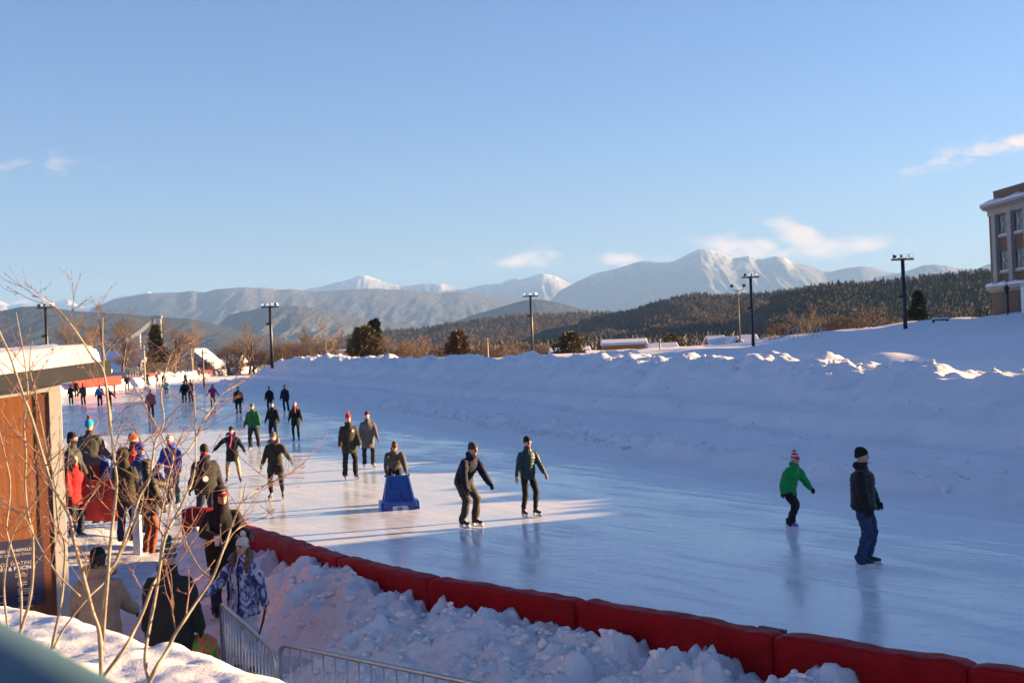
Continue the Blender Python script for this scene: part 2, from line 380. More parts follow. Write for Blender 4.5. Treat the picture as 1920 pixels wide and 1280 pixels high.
# ---------------------------------------------------------------- far mountains and hills
def mountain_mat(name, tree, snowc, z0, z1, patch=0.5, scale=0.0012):
    m, t, b = nt(name); gm = N(t, 'ShaderNodeNewGeometry'); sx = N(t, 'ShaderNodeSeparateXYZ'); t.links.new(gm.outputs['Position'], sx.inputs[0])
    mp = N(t, 'ShaderNodeMapping'); mp.inputs['Scale'].default_value = (scale, scale * 0.45, scale * 0.7); t.links.new(gm.outputs['Position'], mp.inputs[0])
    f = noise_fac(t, 1.0, 8, 0.68, mp.outputs[0], 0.4); f2 = noise_fac(t, 9.0, 6, 0.7, mp.outputs[0])
    def mm(op, a, c, cl=False):
        n = N(t, 'ShaderNodeMath'); n.operation = op; n.use_clamp = cl
        for i, x in enumerate((a, c)):
            if isinstance(x, (int, float)): n.inputs[i].default_value = x
            else: t.links.new(x, n.inputs[i])
        return n.outputs[0]
    alt = mm('DIVIDE', mm('SUBTRACT', sx.outputs[2], z0), z1 - z0)
    k = mm('ADD', mm('MULTIPLY', alt, 0.75), mm('ADD', mm('MULTIPLY', mm('SUBTRACT', f, 0.5), 2.0 * patch), mm('MULTIPLY', mm('SUBTRACT', f2, 0.5), 0.9 * patch)))
    c = ramp(t, k, [(0.30, tree), (0.52, tuple(a * 0.6 + q * 0.4 for a, q in zip(tree, snowc))), (0.72, snowc)])
    t.links.new(c, b.inputs['Base Color']); b.inputs['Roughness'].default_value = 0.9; b.inputs['Specular IOR Level'].default_value = 0.1
    bump(t, b, f2, 0.6, 40.0)
    return m
MT_HIGH = mountain_mat('high_peaks', (0.12, 0.125, 0.13), (0.72, 0.71, 0.71), 430, 1130, 0.46, 0.0016)
MT_MID = mountain_mat('mid_range', (0.085, 0.088, 0.092), (0.20, 0.185, 0.185), 150, 720, 0.6, 0.0026)
MT_LOW = mountain_mat('low_hills', (0.035, 0.04, 0.043), (0.12, 0.11, 0.11), 60, 600, 0.6, 0.004)
HILLM = mountain_mat('forest_floor', (0.05, 0.048, 0.04), (0.16, 0.14, 0.13), -30, 260, 0.5, 0.02)
RIDGES = []
def ridge(name, pts, D, wf, wb, mat, seed, drop=0.0, rough=0.2, nu=260, nd=70, base=-30.0, tail=0.02, kx=1.0):
    us = []; zs = []
    for px, py in pts:
        r = ray(px, py); us.append(r.x); zs.append(CAMH + r.z * D - drop)
    us = np.array(us); zs = np.array(zs)
    us2 = np.concatenate([[us[0] - 2.2 * tail, us[0] - tail], us, [us[-1] + tail, us[-1] + 2.2 * tail]])
    zs2 = np.concatenate([[base, base + 0.55 * (zs[0] - base)], zs, [base + 0.55 * (zs[-1] - base), base]])
    def zf(u, d):
        u = np.asarray(u, float); d = np.asarray(d, float)
        dd = d / (1 + 0.0 * u)
        cz = np.interp(u, us2, zs2)
        t = np.where(d < D, (D - d) / wf, (d - D) / wb); t = np.clip(t, 0, 1)
        # broad shoulders blend the crest sideways as the slope runs down
        cz2 = np.interp(u + 0.02 * np.sin(t * 5 + seed), us2, zs2)
        c = cz * (1 - t) + cz2 * t
        sh = (1 - t) ** 1.15 * (1 - 0.25 * np.sin(np.pi * t))
        x = u * d
        sp = ridged(x * 6.5 / (D * 0.09 * kx) + 0.5 * fbm(x * 9 / (D * 0.09), d * 5 / wf, seed + 3, 2), d * 3.2 / wf + 0.4 * x / (D * 0.03), seed, 5) - 0.62
        sp2 = fbm(x * 22 / (D * 0.09 * kx), d * 6 / wf, seed + 5, 4)
        env = np.clip(np.sin(np.pi * np.minimum(t * 1.0, 1)) + 0.0, 0, 1)
        z = base + (c - base) * sh
        z = z + (c - base) * env * (rough * 1.5 * np.minimum(sp, 0.15) + rough * 0.22 * sp2)
        return z
    u = np.linspace(us2[0], us2[-1], nu)
    d = np.concatenate([D - wf * (np.linspace(1, 0, nd) ** 1.3), D + wb * np.linspace(0.06, 1, nd // 4)])
    U, Dd = np.meshgrid(u, d, indexing='ij'); Z = zf(U, Dd)
    me = mesh_np(name, np.stack([U * Dd, Dd, Z], -1).reshape(-1, 3), grid_faces(len(u), len(d))[:, ::-1].copy(), mat)
    o = link(name, me); tag(o, kind='structure'); return zf
P_FAR = [(573, 542), (600, 538), (627, 530), (645, 527), (660, 522), (672, 517), (682, 516), (692, 518), (703, 522), (722, 529), (747, 535), (773, 535), (793, 532), (827, 531), (850, 537), (870, 543), (877, 541), (895, 536), (913, 533), (937, 532), (953, 525), (968, 521), (975, 523), (982, 523), (1003, 516), (1012, 514), (1020, 513), (1040, 517), (1055, 524), (1070, 532), (1100, 545)]
P_ALG = [(1050, 545), (1080, 529), (1117, 512), (1155, 504), (1192, 492), (1210, 489), (1225, 489), (1240, 491), (1255, 492), (1268, 488), (1280, 482), (1296, 473), (1312, 467), (1325, 467), (1345, 472), (1360, 478), (1375, 484), (1392, 482), (1405, 480), (1418, 483), (1430, 486), (1442, 483), (1455, 480), (1470, 482), (1485, 491), (1510, 496), (1555, 510), (1580, 504), (1614, 499), (1634, 500), (1654, 507), (1670, 511), (1720, 514), (1848, 510), (1900, 505)]
P_LEFTFAR = [(-60, 556), (-30, 566), (0, 563), (10, 568), (20, 573), (43, 568), (67, 572), (100, 568), (115, 563), (127, 561), (137, 566), (147, 572), (160, 577), (190, 574), (205, 562), (220, 556), (250, 553), (268, 550), (277, 546), (284, 549), (300, 552)]
P_MID = [(170, 580), (197, 568), (217, 560), (253, 554), (277, 550), (300, 549), (337, 548), (360, 545), (383, 548), (407, 542), (433, 540), (460, 538), (477, 540), (493, 539), (520, 543), (548, 542), (580, 546), (620, 545), (660, 542), (700, 541), (760, 543), (800, 546), (827, 549), (860, 547), (890, 551), (930, 556), (990, 565), (1060, 575)]
P_LEFTLOW = [(-80, 588), (0, 583), (40, 575), (80, 574), (133, 582), (180, 586), (233, 588), (293, 594), (353, 597), (400, 607), (443, 618), (500, 630), (560, 640)]
P_CONE = [(860, 600), (887, 590), (927, 579), (960, 569), (987, 562), (1005, 561), (1027, 563), (1050, 568), (1080, 577), (1140, 590), (1200, 600)]
P_DOME = [(1640, 520), (1679, 514), (1710, 505), (1732, 497), (1755, 496), (1777, 498), (1794, 503), (1830, 505), (1848, 497), (1862, 493), (1900, 485), (1960, 480)]
P_FOOT = [(430, 590), (500, 575), (560, 573), (610, 580), (660, 592), (720, 602), (767, 609), (820, 615)]
ridge('mountains', P_LEFTFAR, 21000, 3500, 2200, MT_HIGH, 3, rough=0.22)
ridge('mountains', P_FAR, 19000, 4200, 2500, MT_HIGH, 11, rough=0.15)
ridge('mountains', P_ALG, 15600, 4300, 3000, MT_HIGH, 23, rough=0.15)
ridge('mountains', P_DOME, 13500, 2500, 1500, MT_MID, 29, rough=0.2)
ridge('hills', P_MID, 11500, 4200, 2500, MT_MID, 41, rough=0.065)
ridge('hills', P_FOOT, 6800, 2000, 1200, MT_MID, 45, rough=0.1)
ridge('hills', P_CONE, 6500, 1900, 1200, MT_LOW, 53, rough=0.15)
ridge('hills', P_LEFTLOW, 5200, 2100, 1200, MT_LOW, 61, rough=0.1)
P_H1 = [(560, 640), (640, 628), (720, 618), (787, 612), (860, 601), (893, 596), (960, 587), (1010, 585), (1093, 582), (1157, 581), (1230, 585), (1300, 590)]
P_H2 = [(1020, 610), (1090, 597), (1160, 583), (1192, 577), (1215, 568), (1242, 560), (1280, 551), (1315, 547), (1340, 549), (1370, 549), (1430, 546), (1460, 541), (1480, 538), (1540, 536), (1620, 545)]
P_H3 = [(1400, 574), (1457, 550), (1496, 542), (1535, 533), (1566, 528), (1620, 527), (1665, 523), (1721, 516), (1777, 511), (1820, 507), (1862, 504), (1920, 498), (2100, 490)]
Z1 = ridge('hills', P_H1, 2300, 900, 700, HILLM, 71, drop=8, rough=0.12, base=-12)
Z2 = ridge('hills', P_H2, 1550, 700, 500, HILLM, 73, drop=5.5, rough=0.12, base=-10)
Z3 = ridge('hills', P_H3, 1150, 560, 400, HILLM, 79, drop=5.5, rough=0.10, base=-8)
# ---------------------------------------------------------------- vegetation
def tint_mat(name, cols, rough=0.85, attr='tint'):
    m, t, b = nt(name); a = N(t, 'ShaderNodeAttribute'); a.attribute_name = attr
    n_ = len(cols)
    t.links.new(ramp(t, a.outputs['Fac'], [((i + 0.0) / (n_ - 1), c) for i, c in enumerate(cols)]), b.inputs['Base Color'])
    b.inputs['Roughness'].default_value = rough; b.inputs['Specular IOR Level'].default_value = 0.15
    return m
FOREST = tint_mat('forest_trees', [(0.026, 0.040, 0.026), (0.042, 0.055, 0.034), (0.068, 0.064, 0.042), (0.115, 0.085, 0.070), (0.145, 0.11, 0.092), (0.18, 0.145, 0.125)])
BARK = basic('bark', (0.13, 0.095, 0.07), 0.9, 0.3, 8); TWIG = basic('bare_twigs', (0.14, 0.10, 0.075), 0.9, 0.25, 3); TWIGRED = basic('red_brown_twigs', (0.13, 0.082, 0.062), 0.9, 0.25, 3)
NEEDLE = basic('needles', (0.022, 0.036, 0.018), 0.8, 0.4, 2.5); OLIVE = basic('olive_needles', (0.095, 0.070, 0.028), 0.8, 0.4, 2.5); RUST = basic('rusty_foliage', (0.12, 0.062, 0.022), 0.85, 0.4, 2.5)
def conifer_proto(seed, tiers=5, seg=6):
    r = np.random.default_rng(seed); V = []; Fc = []
    for k in range(tiers):
        z0 = 0.06 + 0.86 * k / tiers; rad = 0.20 * (1 - (k / tiers)) ** 0.85 + 0.02
        tip = min(1.0, z0 + 0.32 * (1 - 0.6 * k / tiers)); b = len(V)
        V.append((r.normal() * 0.01, r.normal() * 0.01, tip))
        for j in range(seg):
            a = 2 * np.pi * (j + 0.5 * (k % 2)) / seg + r.normal() * 0.15; q = rad * (0.6 + 0.7 * r.random())
            V.append((q * np.cos(a), q * np.sin(a), z0 - 0.03 * r.random()))
            a2 = a + np.pi / seg; V.append((q * 0.45 * np.cos(a2), q * 0.45 * np.sin(a2), z0 + 0.045))
        for j in range(seg * 2): Fc.append((b, b + 1 + j, b + 1 + (j + 1) % (seg * 2)))
    return np.array(V), np.array(Fc)
def bare_proto(seed, n=46):
    r = np.random.default_rng(seed); V = []; Fc = []
    def tri(a, b, w):
        k = len(V); a = np.array(a); b = np.array(b); d = np.cross(b - a, r.normal(size=3)); d = d / (np.linalg.norm(d) + 1e-9) * w
        V.extend([a - d, a + d, b]); Fc.append((k, k + 1, k + 2))
    tri((0, 0, 0), (0, 0, 0.75), 0.02)
    for i in range(n):
        z = 0.18 + 0.62 * r.random(); a = r.random() * 6.283; rr = 0.22 * np.sin(np.pi * min(1, (z - 0.05) / 0.95)) ** 0.6
        p = np.array((0.3 * rr * np.cos(a), 0.3 * rr * np.sin(a), z)); q = np.array((rr * (0.6 + 0.6 * r.random()) * np.cos(a), rr * (0.6 + 0.6 * r.random()) * np.sin(a), z + 0.10 + 0.14 * r.random()))
        tri(p, q, 0.022 + 0.02 * r.random())
    return np.array(V), np.array(Fc)
CON = [conifer_proto(i) for i in range(5)]; BAR = [bare_proto(40 + i) for i in range(5)]
def scatter(name, pos, hgt, kind, tint, seed=1):
    r = np.random.default_rng(seed); VV = []; FF = []; TT = []; off = 0
    for k in range(2):
        P = (CON, BAR)[k]
        for v in range(5):
            idx = np.where((kind == k) & (np.arange(len(kind)) % 5 == v))[0]
            if len(idx) == 0: continue
            pv_, pf_ = P[v]; a = r.random(len(idx)) * 6.283; ca, sa = np.cos(a)[:, None], np.sin(a)[:, None]; h = hgt[idx][:, None]; wd = h * (0.8 + 0.6 * r.random((len(idx), 1)))
            X = (pv_[None, :, 0] * ca - pv_[None, :, 1] * sa) * wd + pos[idx, 0][:, None]; Y = (pv_[None, :, 0] * sa + pv_[None, :, 1] * ca) * wd + pos[idx, 1][:, None]; Zz = pv_[None, :, 2] * h + pos[idx, 2][:, None]
            nv = pv_.shape[0]
            VV.append(np.stack([X, Y, Zz], -1).reshape(-1, 3)); FF.append((pf_[None] + (np.arange(len(idx)) * nv)[:, None, None] + off).reshape(-1, 3)); off += len(idx) * nv
            TT.append(np.repeat(tint[idx], nv))
    me = mesh_np(name, np.concatenate(VV), np.concatenate(FF), FOREST, smooth=False)
    at_ = me.attributes.new('tint', 'FLOAT', 'POINT'); at_.data.foreach_set('value', np.concatenate(TT).astype(np.float32))
    o = link(name, me); tag(o, kind='stuff'); return o
def forest(name, zf, u0, u1, d0, d1, n, h0, h1, con_frac, seed, crest=None):
    r = np.random.default_rng(seed)
    u = u0 + (u1 - u0) * r.random(n); d = d0 + (d1 - d0) * r.random(n) ** 0.9
    z = zf(u, d) if callable(zf) else np.full(n, float(zf))
    x = u * d; pn = fbm(x * 0.006 + seed, d * 0.004, seed, 3)
    kind = np.where(r.random(n) < con_frac + 0.45 * pn, 0, 1)
    h = (h0 + (h1 - h0) * r.random(n) ** 1.5) * np.where(kind == 0, 1.05, 0.95)
    tint = np.where(kind == 0, 0.02 + 0.42 * r.random(n) ** 1.3, 0.55 + 0.42 * r.random(n) + 0.1 * pn)
    return scatter(name, np.stack([x, d, z - 0.6], -1), h, kind, np.clip(tint, 0, 1), seed)
forest('far_forest', Z1, ray(600, 0).x, ray(1290, 0).x, 1650, 2330, 7000, 8, 12, 0.14, 5)
forest('far_forest', Z2, ray(1060, 0).x, ray(1600, 0).x, 950, 1570, 12500, 5.5, 9, 0.14, 6)
forest('far_forest', Z3, ray(1420, 0).x, ray(2060, 0).x, 640, 1165, 13000, 5, 10, 0.60, 7)
forest('far_forest', -9, ray(380, 0).x, ray(1760, 0).x, 560, 980, 5200, 9, 17, 0.45, 8)
forest('far_forest', -5, ray(300, 0).x, ray(1500, 0).x, 330, 560, 1300, 6, 10.5, 0.40, 9)
forest('far_forest', -14, ray(-160, 0).x, ray(560, 0).x, 1100, 2300, 3600, 10, 18, 0.42, 10)
forest('far_forest', -5, ray(-200, 0).x, ray(420, 0).x, 300, 640, 900, 6, 10.5, 0.22, 11)
def branch_tree(seed, H=10.0, levels=5, spread=0.62, droop=0.0, trunk=0.018, splits=(3, 4), twig_n=3, up=0.35, first=0.25):
    """bare deciduous tree; returns trunk MB and crown MB"""
    r = random.Random(seed); T = MB(); C = MB()
    def grow(p, d, L, rad, lev, mbk):
        pts = [p]; q = p.copy(); dd = d.copy(); n = 4 if lev < 2 else 3
        for i in range(n):
            dd = (dd + Vector((r.gauss(0, .13), r.gauss(0, .13), r.gauss(0.04, .09)))).normalized(); q = q + dd * (L / n); pts.append(q.copy())
        rr = [rad * (1 - 0.55 * i / n) for i in range(n + 1)]
        mbk.tube(pts, rr, n=6 if lev == 0 else (4 if lev < 3 else 3), cap=False)
        if lev >= levels: return
        for k in range(r.randint(*splits) + (1 if lev >= 2 else 0)):
            f = (first if lev == 0 else 0.2) + (1 - (first if lev == 0 else 0.2)) * (k + r.random()) / (splits[1] + 0.5); f = min(f, 1)
            i = min(int(f * n), n - 1); b = pts[i].lerp(pts[i + 1], f * n - i)
            ax = Vector((r.gauss(0, 1), r.gauss(0, 1), r.gauss(up, 0.3))).normalized()
            nd = (dd * (1 - spread) + ax * spread + Vector((0, 0, up * 0.35))).normalized()
            grow(b, nd, L * (0.50 + 0.22 * r.random()), max(rad * 0.52, 0.010), lev + 1, C)
    grow(Vector((0, 0, -0.5)), Vector((r.gauss(0, .04), r.gauss(0, .04), 1)), H * 0.55, H * trunk, 0, T)
    return T, C
BT = {}; BTH = {}
def make_bare(key, seed, name, label, group, mat=TWIG, **kw):
    T, C = branch_tree(seed, **kw); root = thing(name, label, 'tree', group=group)
    T.build('trunk', BARK, root, smooth=True, recalc=False); C.build('crown', mat, root, smooth=True, recalc=False)
    BT[key] = root; BTH[key] = max(v[2] for v in C.v); return root
def leafy(seed, H, W, mat, n=1500, shape='cone', core=True):
    """crown of many small leaf clumps filling an uneven volume"""
    r = np.random.default_rng(seed); V = []; Fc = []
    z = r.random(n) ** 0.8
    prof = (1 - z) ** 0.8 * 0.95 + 0.06 if shape == 'cone' else np.sin(np.pi * np.clip(z * 0.86 + 0.12, 0, 1)) ** 0.55
    a = r.random(n) * 6.283
    lob = 1 + 0.28 * np.sin(a * 3 + z * 9 + seed) + 0.24 * np.sin(a * 5 - z * 14) + 0.16 * np.sin(a * 2 + z * 33 + seed * 2)
    rad = prof * W * lob * np.sqrt(0.25 + 0.75 * r.random(n))
    P = np.stack([rad * np.cos(a), rad * np.sin(a), 0.06 * H + z * H * 0.94], -1)
    out = np.stack([np.cos(a), np.sin(a), np.full(n, -0.25 if shape == 'cone' else 0.3)], -1)
    s = H * 0.045 * (0.5 + r.random(n))
    for k in range(3):
        e1 = out + r.normal(size=(n, 3)) * 0.6; e1 /= np.linalg.norm(e1, axis=1)[:, None]
        e2 = np.cross(e1, r.normal(size=(n, 3))); e2 /= np.linalg.norm(e2, axis=1)[:, None] + 1e-9
        b = len(V) if not isinstance(V, np.ndarray) else 0
        q = np.stack([P - e2 * (s * 0.42)[:, None], P + e2 * (s * 0.42)[:, None], P + e1 * (s * 1.7)[:, None]], 1).reshape(-1, 3)
        Fc.append(np.arange(n * 3).reshape(-1, 3) + k * n * 3); V = list(V) + [q] if k else [q]
    return mesh_np('crown', np.concatenate(V), np.concatenate(Fc), mat, smooth=False)
def bushy(name, label, px, py_top, d, zb, wpx, mat, seed, shape='cone', n=1500, group='evergreen trees behind the rink'):
    p = at(px, 640, d); H = (at(px, py_top, d).z - zb); W = wpx / 2 * d / F
    root = thing(name, label, 'tree', (p.x, d, zb), group=group)
    link('crown', leafy(seed, H, W, mat, n, shape), root)
    MB().tube([(0, 0, -0.4), (0, 0, H * 0.3), (0.03, 0, H * 0.9)], [H * 0.02, H * 0.016, H * 0.004], 7).build('trunk', BARK, root, smooth=True)
    return root
bushy('evergreen_tree', 'tall dark conifer rising from an olive clump behind the snow bank', 702, 600, 194, -1.5, 34, NEEDLE, 3, 'cone', 1100)
bushy('evergreen_tree', 'broad olive evergreen in front of the tall dark conifer', 682, 615, 186, -1.5, 48, OLIVE, 4, 'dome', 1700)
bushy('evergreen_tree', 'rounded rusty evergreen beside the white utility pole', 858, 622, 205, -1.0, 36, RUST, 5, 'dome', 1400)
bushy('evergreen_tree', 'round olive evergreen just left of the orange shed', 1068, 624, 185, -0.6, 48, OLIVE, 6, 'dome', 1700)
bushy('evergreen_tree', 'small rust green bush just right of the orange shed', 1258, 626, 255, -0.6, 36, OLIVE, 7, 'dome', 1200)
bushy('spruce_tree', 'lone dark spruce on the snowy hill beside the tallest floodlight pole', 1725, 547, 165, 3.0, 40, NEEDLE, 8, 'cone', 1900)
bushy('evergreen_tree', 'olive yellow evergreen behind the white shed roof at left', 292, 610, 215, 0.5, 34, OLIVE, 9, 'cone', 1200)
mk = lambda key, seed, **kw: make_bare(key, seed, 'bare_tree', '', 'bare trees behind the rink', **kw)
mk('a', 11, H=10, levels=5, spread=0.6); mk('b', 12, H=10, levels=5, spread=0.55, up=0.6); mk('c', 13, H=10, levels=5, spread=0.7, mat=TWIGRED, first=0.1, up=0.45); mk('d', 14, H=10, levels=5, spread=0.66, mat=TWIGRED, first=0.06, up=0.25, splits=(4, 5))
_used = set()
def place_bare(key, px, py_top, d, zb, rot, label, wid=1.0, group='bare trees behind the rink'):
    if px < 660: d = max(d, float(np.interp(px, [60, 150, 240, 330, 400, 470, 640], [152, 164, 184, 217, 240, 248, 240])) + (d % 7) * 2); zb = 0.6 if px < 420 else zb
    o = BT[key] if key not in _used else copy_tree(BT[key]); _used.add(key)
    H = (at(px, py_top, d).z - zb) / BTH[key]
    p = at(px, 640, d); o.location = (p.x, d, zb); o.rotation_euler = (0, 0, rot); o.scale = (H * wid, H * wid, H); o['label'] = label; o['group'] = group; return o
place_bare('a', 188, 560, 150, -1.5, 0.3, 'biggest bare tree with a dark spreading crown at the left end', 1.25)
place_bare('b', 152, 585, 165, -1.5, 1.4, 'bare tree half hidden behind the biggest bare tree', 1.1)
place_bare('c', 222, 600, 178, -2, 2.4, 'small reddish bare tree right of the biggest bare tree', 1.2)
place_bare('c', 325, 592, 190, -2, 0.9, 'dense reddish bare tree below the ski jump towers', 1.25)
place_bare('b', 358, 596, 196, -2, 3.9, 'tall bare tree right of the reddish tree below the ski jumps', 1.1)
place_bare('d', 268, 632, 170, -2, 5.1, 'low reddish thicket behind the white shed roof', 1.5)
place_bare('d', 315, 640, 172, -2, 0.4, 'low reddish thicket left of the gabled house', 1.5)
place_bare('a', 476, 595, 175, -1.5, 4.2, 'bare tree with a tall crown just left of the second floodlight', 1.0)
place_bare('b', 446, 622, 180, -1.5, 2.0, 'smaller bare tree left of the tree by the second floodlight', 1.2)
place_bare('b', 575, 600, 180, -1.5, 0.2, 'pale bare tree right of the second floodlight', 1.1)
place_bare('a', 612, 596, 170, -1.5, 5.6, 'bare tree with a leaning top right of the pale bare tree', 0.8)
place_bare('d', 553, 626, 195, -1.5, 3.3, 'low bare brush beside the pale bare tree', 1.5)
place_bare('c', 745, 622, 190, -1.5, 1.0, 'rusty bare tree right of the olive evergreen', 1.5)
place_bare('c', 775, 624, 196, -1.5, 4.0, 'second rusty bare tree right of the olive evergreen', 1.5)
place_bare('d', 725, 632, 186, -1.5, 2.2, 'low rusty brush at the foot of the olive evergreen', 1.7)
place_bare('c', 900, 628, 215, -1.2, 2.8, 'brown bare tree between rounded evergreen and white utility pole', 1.3)
place_bare('d', 930, 634, 220, -1.2, 0.7, 'brown bare brush left of the middle floodlight', 1.6)
place_bare('a', 1515, 566, 150, 0.8, 1.9, 'wide bare tree on the hill above the bleacher rails', 1.25, 'bare trees on the hill')
place_bare('d', 1478, 590, 160, 0.5, 3.1, 'low brown tree at the left end of the hill', 1.6, 'bare trees on the hill')
place_bare('d', 1555, 582, 158, 0.8, 0.5, 'brown brush right of the wide bare tree on the hill', 1.5, 'bare trees on the hill')
place_bare('c', 1588, 586, 160, 0.8, 2.0, 'brown rounded tree in the middle of the hill trees', 1.6, 'bare trees on the hill')
place_bare('c', 1630, 572, 156, 1.0, 5.0, 'tallest reddish tree left of the tallest floodlight', 1.5, 'bare trees on the hill')
place_bare('d', 1655, 584, 158, 1.0, 1.2, 'reddish brush just left of the tallest floodlight', 1.4, 'bare trees on the hill')

for i, (px, pt, key) in enumerate(((432, 634, 'd'), (462, 636, 'c'), (498, 632, 'd'), (532, 634, 'c'), (592, 634, 'd'), (632, 632, 'c'), (655, 636, 'd'), (795, 634, 'd'), (822, 636, 'c'), (960, 638, 'c'), (986, 640, 'd'), (1030, 640, 'c'))):
    o = place_bare(key, px, pt, 205 + (i % 4) * 9, -1.5, i * 1.3, 'low brown brush in the bare tree belt just behind the snow bank', 1.8, 'brown brush belt behind the snow bank')
# ---------------------------------------------------------------- poles, buildings, fences
BLACK = basic('black_paint', (0.012, 0.012, 0.014), 0.45, 0.2, 20); DARKMETAL = basic('dark_metal', (0.05, 0.05, 0.055), 0.5, 0.2, 20, 0.6)
GALV = basic('galvanised_steel', (0.42, 0.41, 0.39), 0.42, 0.15, 25, 0.85); WOODPOLE = basic('grey_wood_pole', (0.36, 0.30, 0.24), 0.85, 0.25, 6)
def emis(name, col, s):
    m, t, b = nt(name); b.inputs['Base Color'].default_value = (*col, 1); b.inputs['Emission Color'].default_value = (*col, 1); b.inputs['Emission Strength'].default_value = s; return m
LENS = emis('lamp_lens', (0.7, 0.69, 0.67), 0.12)
def floodlight(px, py_top, py_base, d, heads, label, box_at=None, yaw0=0.0, bar=1.75):
    b = at(px, py_base, d); top = at(px, py_top, d); H = top.z - b.z + 1.0
    root = thing('floodlight_pole', label, 'floodlight', (b.x, d, b.z - 1.0), group='floodlight poles round the rink')
    MB().tube([(0, 0, 0), (0, 0, H * 0.5), (0, 0, H - 0.15)], [0.17, 0.155, 0.14], 12).build('pole', BLACK, root, smooth=True)
    mb = MB(); mb.box(-bar / 2, bar / 2, -0.06, 0.06, H - 0.2, H - 0.06); mb.box(-0.12, 0.12, -0.12, 0.12, H - 0.3, H - 0.04); mb.build('cross_arm', DARKMETAL, root, bevel=0.01)
    n = len(heads)
    for i, (yaw, tilt) in enumerate(heads):
        x = (-0.5 + (i + 0.5) / n) * bar
        Mx = Matrix.Translation((x, 0, H + 0.12)) @ Matrix.Rotation(R(yaw), 4, 'Z') @ Matrix.Rotation(R(tilt), 4, 'X')
        hb = MB()
        q = [(-0.19, -0.12, -0.14), (0.19, -0.12, -0.14), (0.19, -0.12, 0.14), (-0.19, -0.12, 0.14), (-0.12, 0.16, -0.09), (0.12, 0.16, -0.09), (0.12, 0.16, 0.09), (-0.12, 0.16, 0.09)]
        hb.add([Mx @ Vector(v) for v in q], [[0, 3, 2, 1], [4, 5, 6, 7], [0, 1, 5, 4], [1, 2, 6, 5], [2, 3, 7, 6], [3, 0, 4, 7]])
        hb.tube([Vector((x, 0, H - 0.08)), Vector((x, 0, H + 0.05))], 0.03, 6)
        h = hb.build('lamp_head', BLACK, root, bevel=0.012)
        lb = MB(); lb.box(-0.16, 0.16, -0.14, -0.118, -0.115, 0.115, Mx); lb.build('lens', LENS, h)
    if box_at:
        zz = at(px, box_at, d).z - (b.z - 1.0)
        cb_ = MB(); cb_.box(-0.45, -0.14, -0.12, 0.12, zz - 0.1, zz + 0.1); cb_.box(-0.19, 0.19, -0.19, 0.19, zz + 0.1, zz + 0.16); cb_.build('loudspeaker', BLACK, root, bevel=0.02)
    return root
floodlight(1699, 483, 645, 101, [(-100, -8), (-60, -8), (-28, -8), (8, -5)], 'tallest black floodlight pole, four lamps, right of the hill trees', 556)
floodlight(1413, 517, 660, 128, [(-95, -8), (-50, -8), (5, -5)], 'black floodlight pole beside the green gabled house', 577)
floodlight(999, 553, 664, 150, [(-40, -8), (0, -5), (40, -8)], 'black floodlight pole in the middle of the snow bank', 592)
floodlight(510, 573, 672, 132, [(-20, -8), (10, -5), (30, -6), (80, -8)], 'black floodlight pole among bare trees left of the middle', 607)
floodlight(91, 574, 720, 128, [(-75, -8), (-30, -5), (5, -6), (70, -8)], 'black floodlight pole behind the hut roof', 630)
def twin_light():
    d = 175; b = at(1388, 650, d); top = at(1385, 543, d); H = top.z - b.z
    root = thing('street_light', 'slim tall pole with two small lamps on curved arms left of a floodlight', 'street light', (b.x, d, b.z))
    MB().tube([(0, 0, 0), (0, 0, H)], [0.11, 0.06], 8).build('pole', basic('bronze_pole', (0.09, 0.06, 0.04), 0.6), root, smooth=True)
    for sx in (-1, 1):
        a = MB(); a.tube([(0, 0, H - 0.15), (sx * 0.5, 0, H - 0.1), (sx * 0.75, 0, H + 0.1), (sx * 0.82, 0, H + 0.45)], 0.045, 6); a.box(sx * 0.82 - 0.2, sx * 0.82 + 0.2, -0.16, 0.16, H + 0.35, H + 0.72); a.build('lamp_head', DARKMETAL, root)
twin_light()
def utility(px, py_top, d, zb, label, mat=WOODPOLE, r=0.13, arm=False):
    b = at(px, 640, d); H = at(px, py_top, d).z - zb
    root = thing('utility_pole', label, 'pole', (b.x, d, zb), group='utility poles behind the rink')
    MB().tube([(0, 0, 0), (0, 0, H)], [r, r * 0.75], 8).build('pole', mat, root, smooth=True)
    m = MB(); m.box(-0.5, 0.5, -0.06, 0.06, H - 0.5, H - 0.38); m.build('cross_arm', mat, root)
    return Vector((b.x, d, zb + H - 0.4))
u1 = utility(1063, 634, 200, -1, 'short pale utility pole left of the middle floodlight behind the bank') if False else utility(914, 634, 200, -1, 'short pale utility pole left of the middle floodlight')
u2 = utility(1237, 635, 165, -1, 'wooden utility pole between orange shed and green house')
u3 = utility(269, 648, 160, -2, 'pale utility pole beside the white shed roof at left')
u4 = utility(379, 655, 150, -2, 'brown utility pole in front of the gabled house', basic('brown_pole', (0.16, 0.08, 0.05), 0.8))
u5 = utility(700, 660, 230, -1, 'distant wooden utility pole behind the snow bank')
def wire(a, b, sag, label):
    pts = [a.lerp(b, i / 14) - Vector((0, 0, sag * 4 * (i / 14) * (1 - i / 14))) for i in range(15)]
    o = MB().tube([p - pts[0] for p in pts], 0.018, 4).build('power_line', BLACK); o.location = pts[0]; tag(o, label, 'power line', 'power lines between utility poles')
wire(u1, u2, 1.2, 'thin sagging power line running past the orange shed'); wire(u5, u1, 1.0, 'thin sagging power line in front of the rusty trees'); wire(u3, u4, 0.8, 'thin power line between the poles at left')
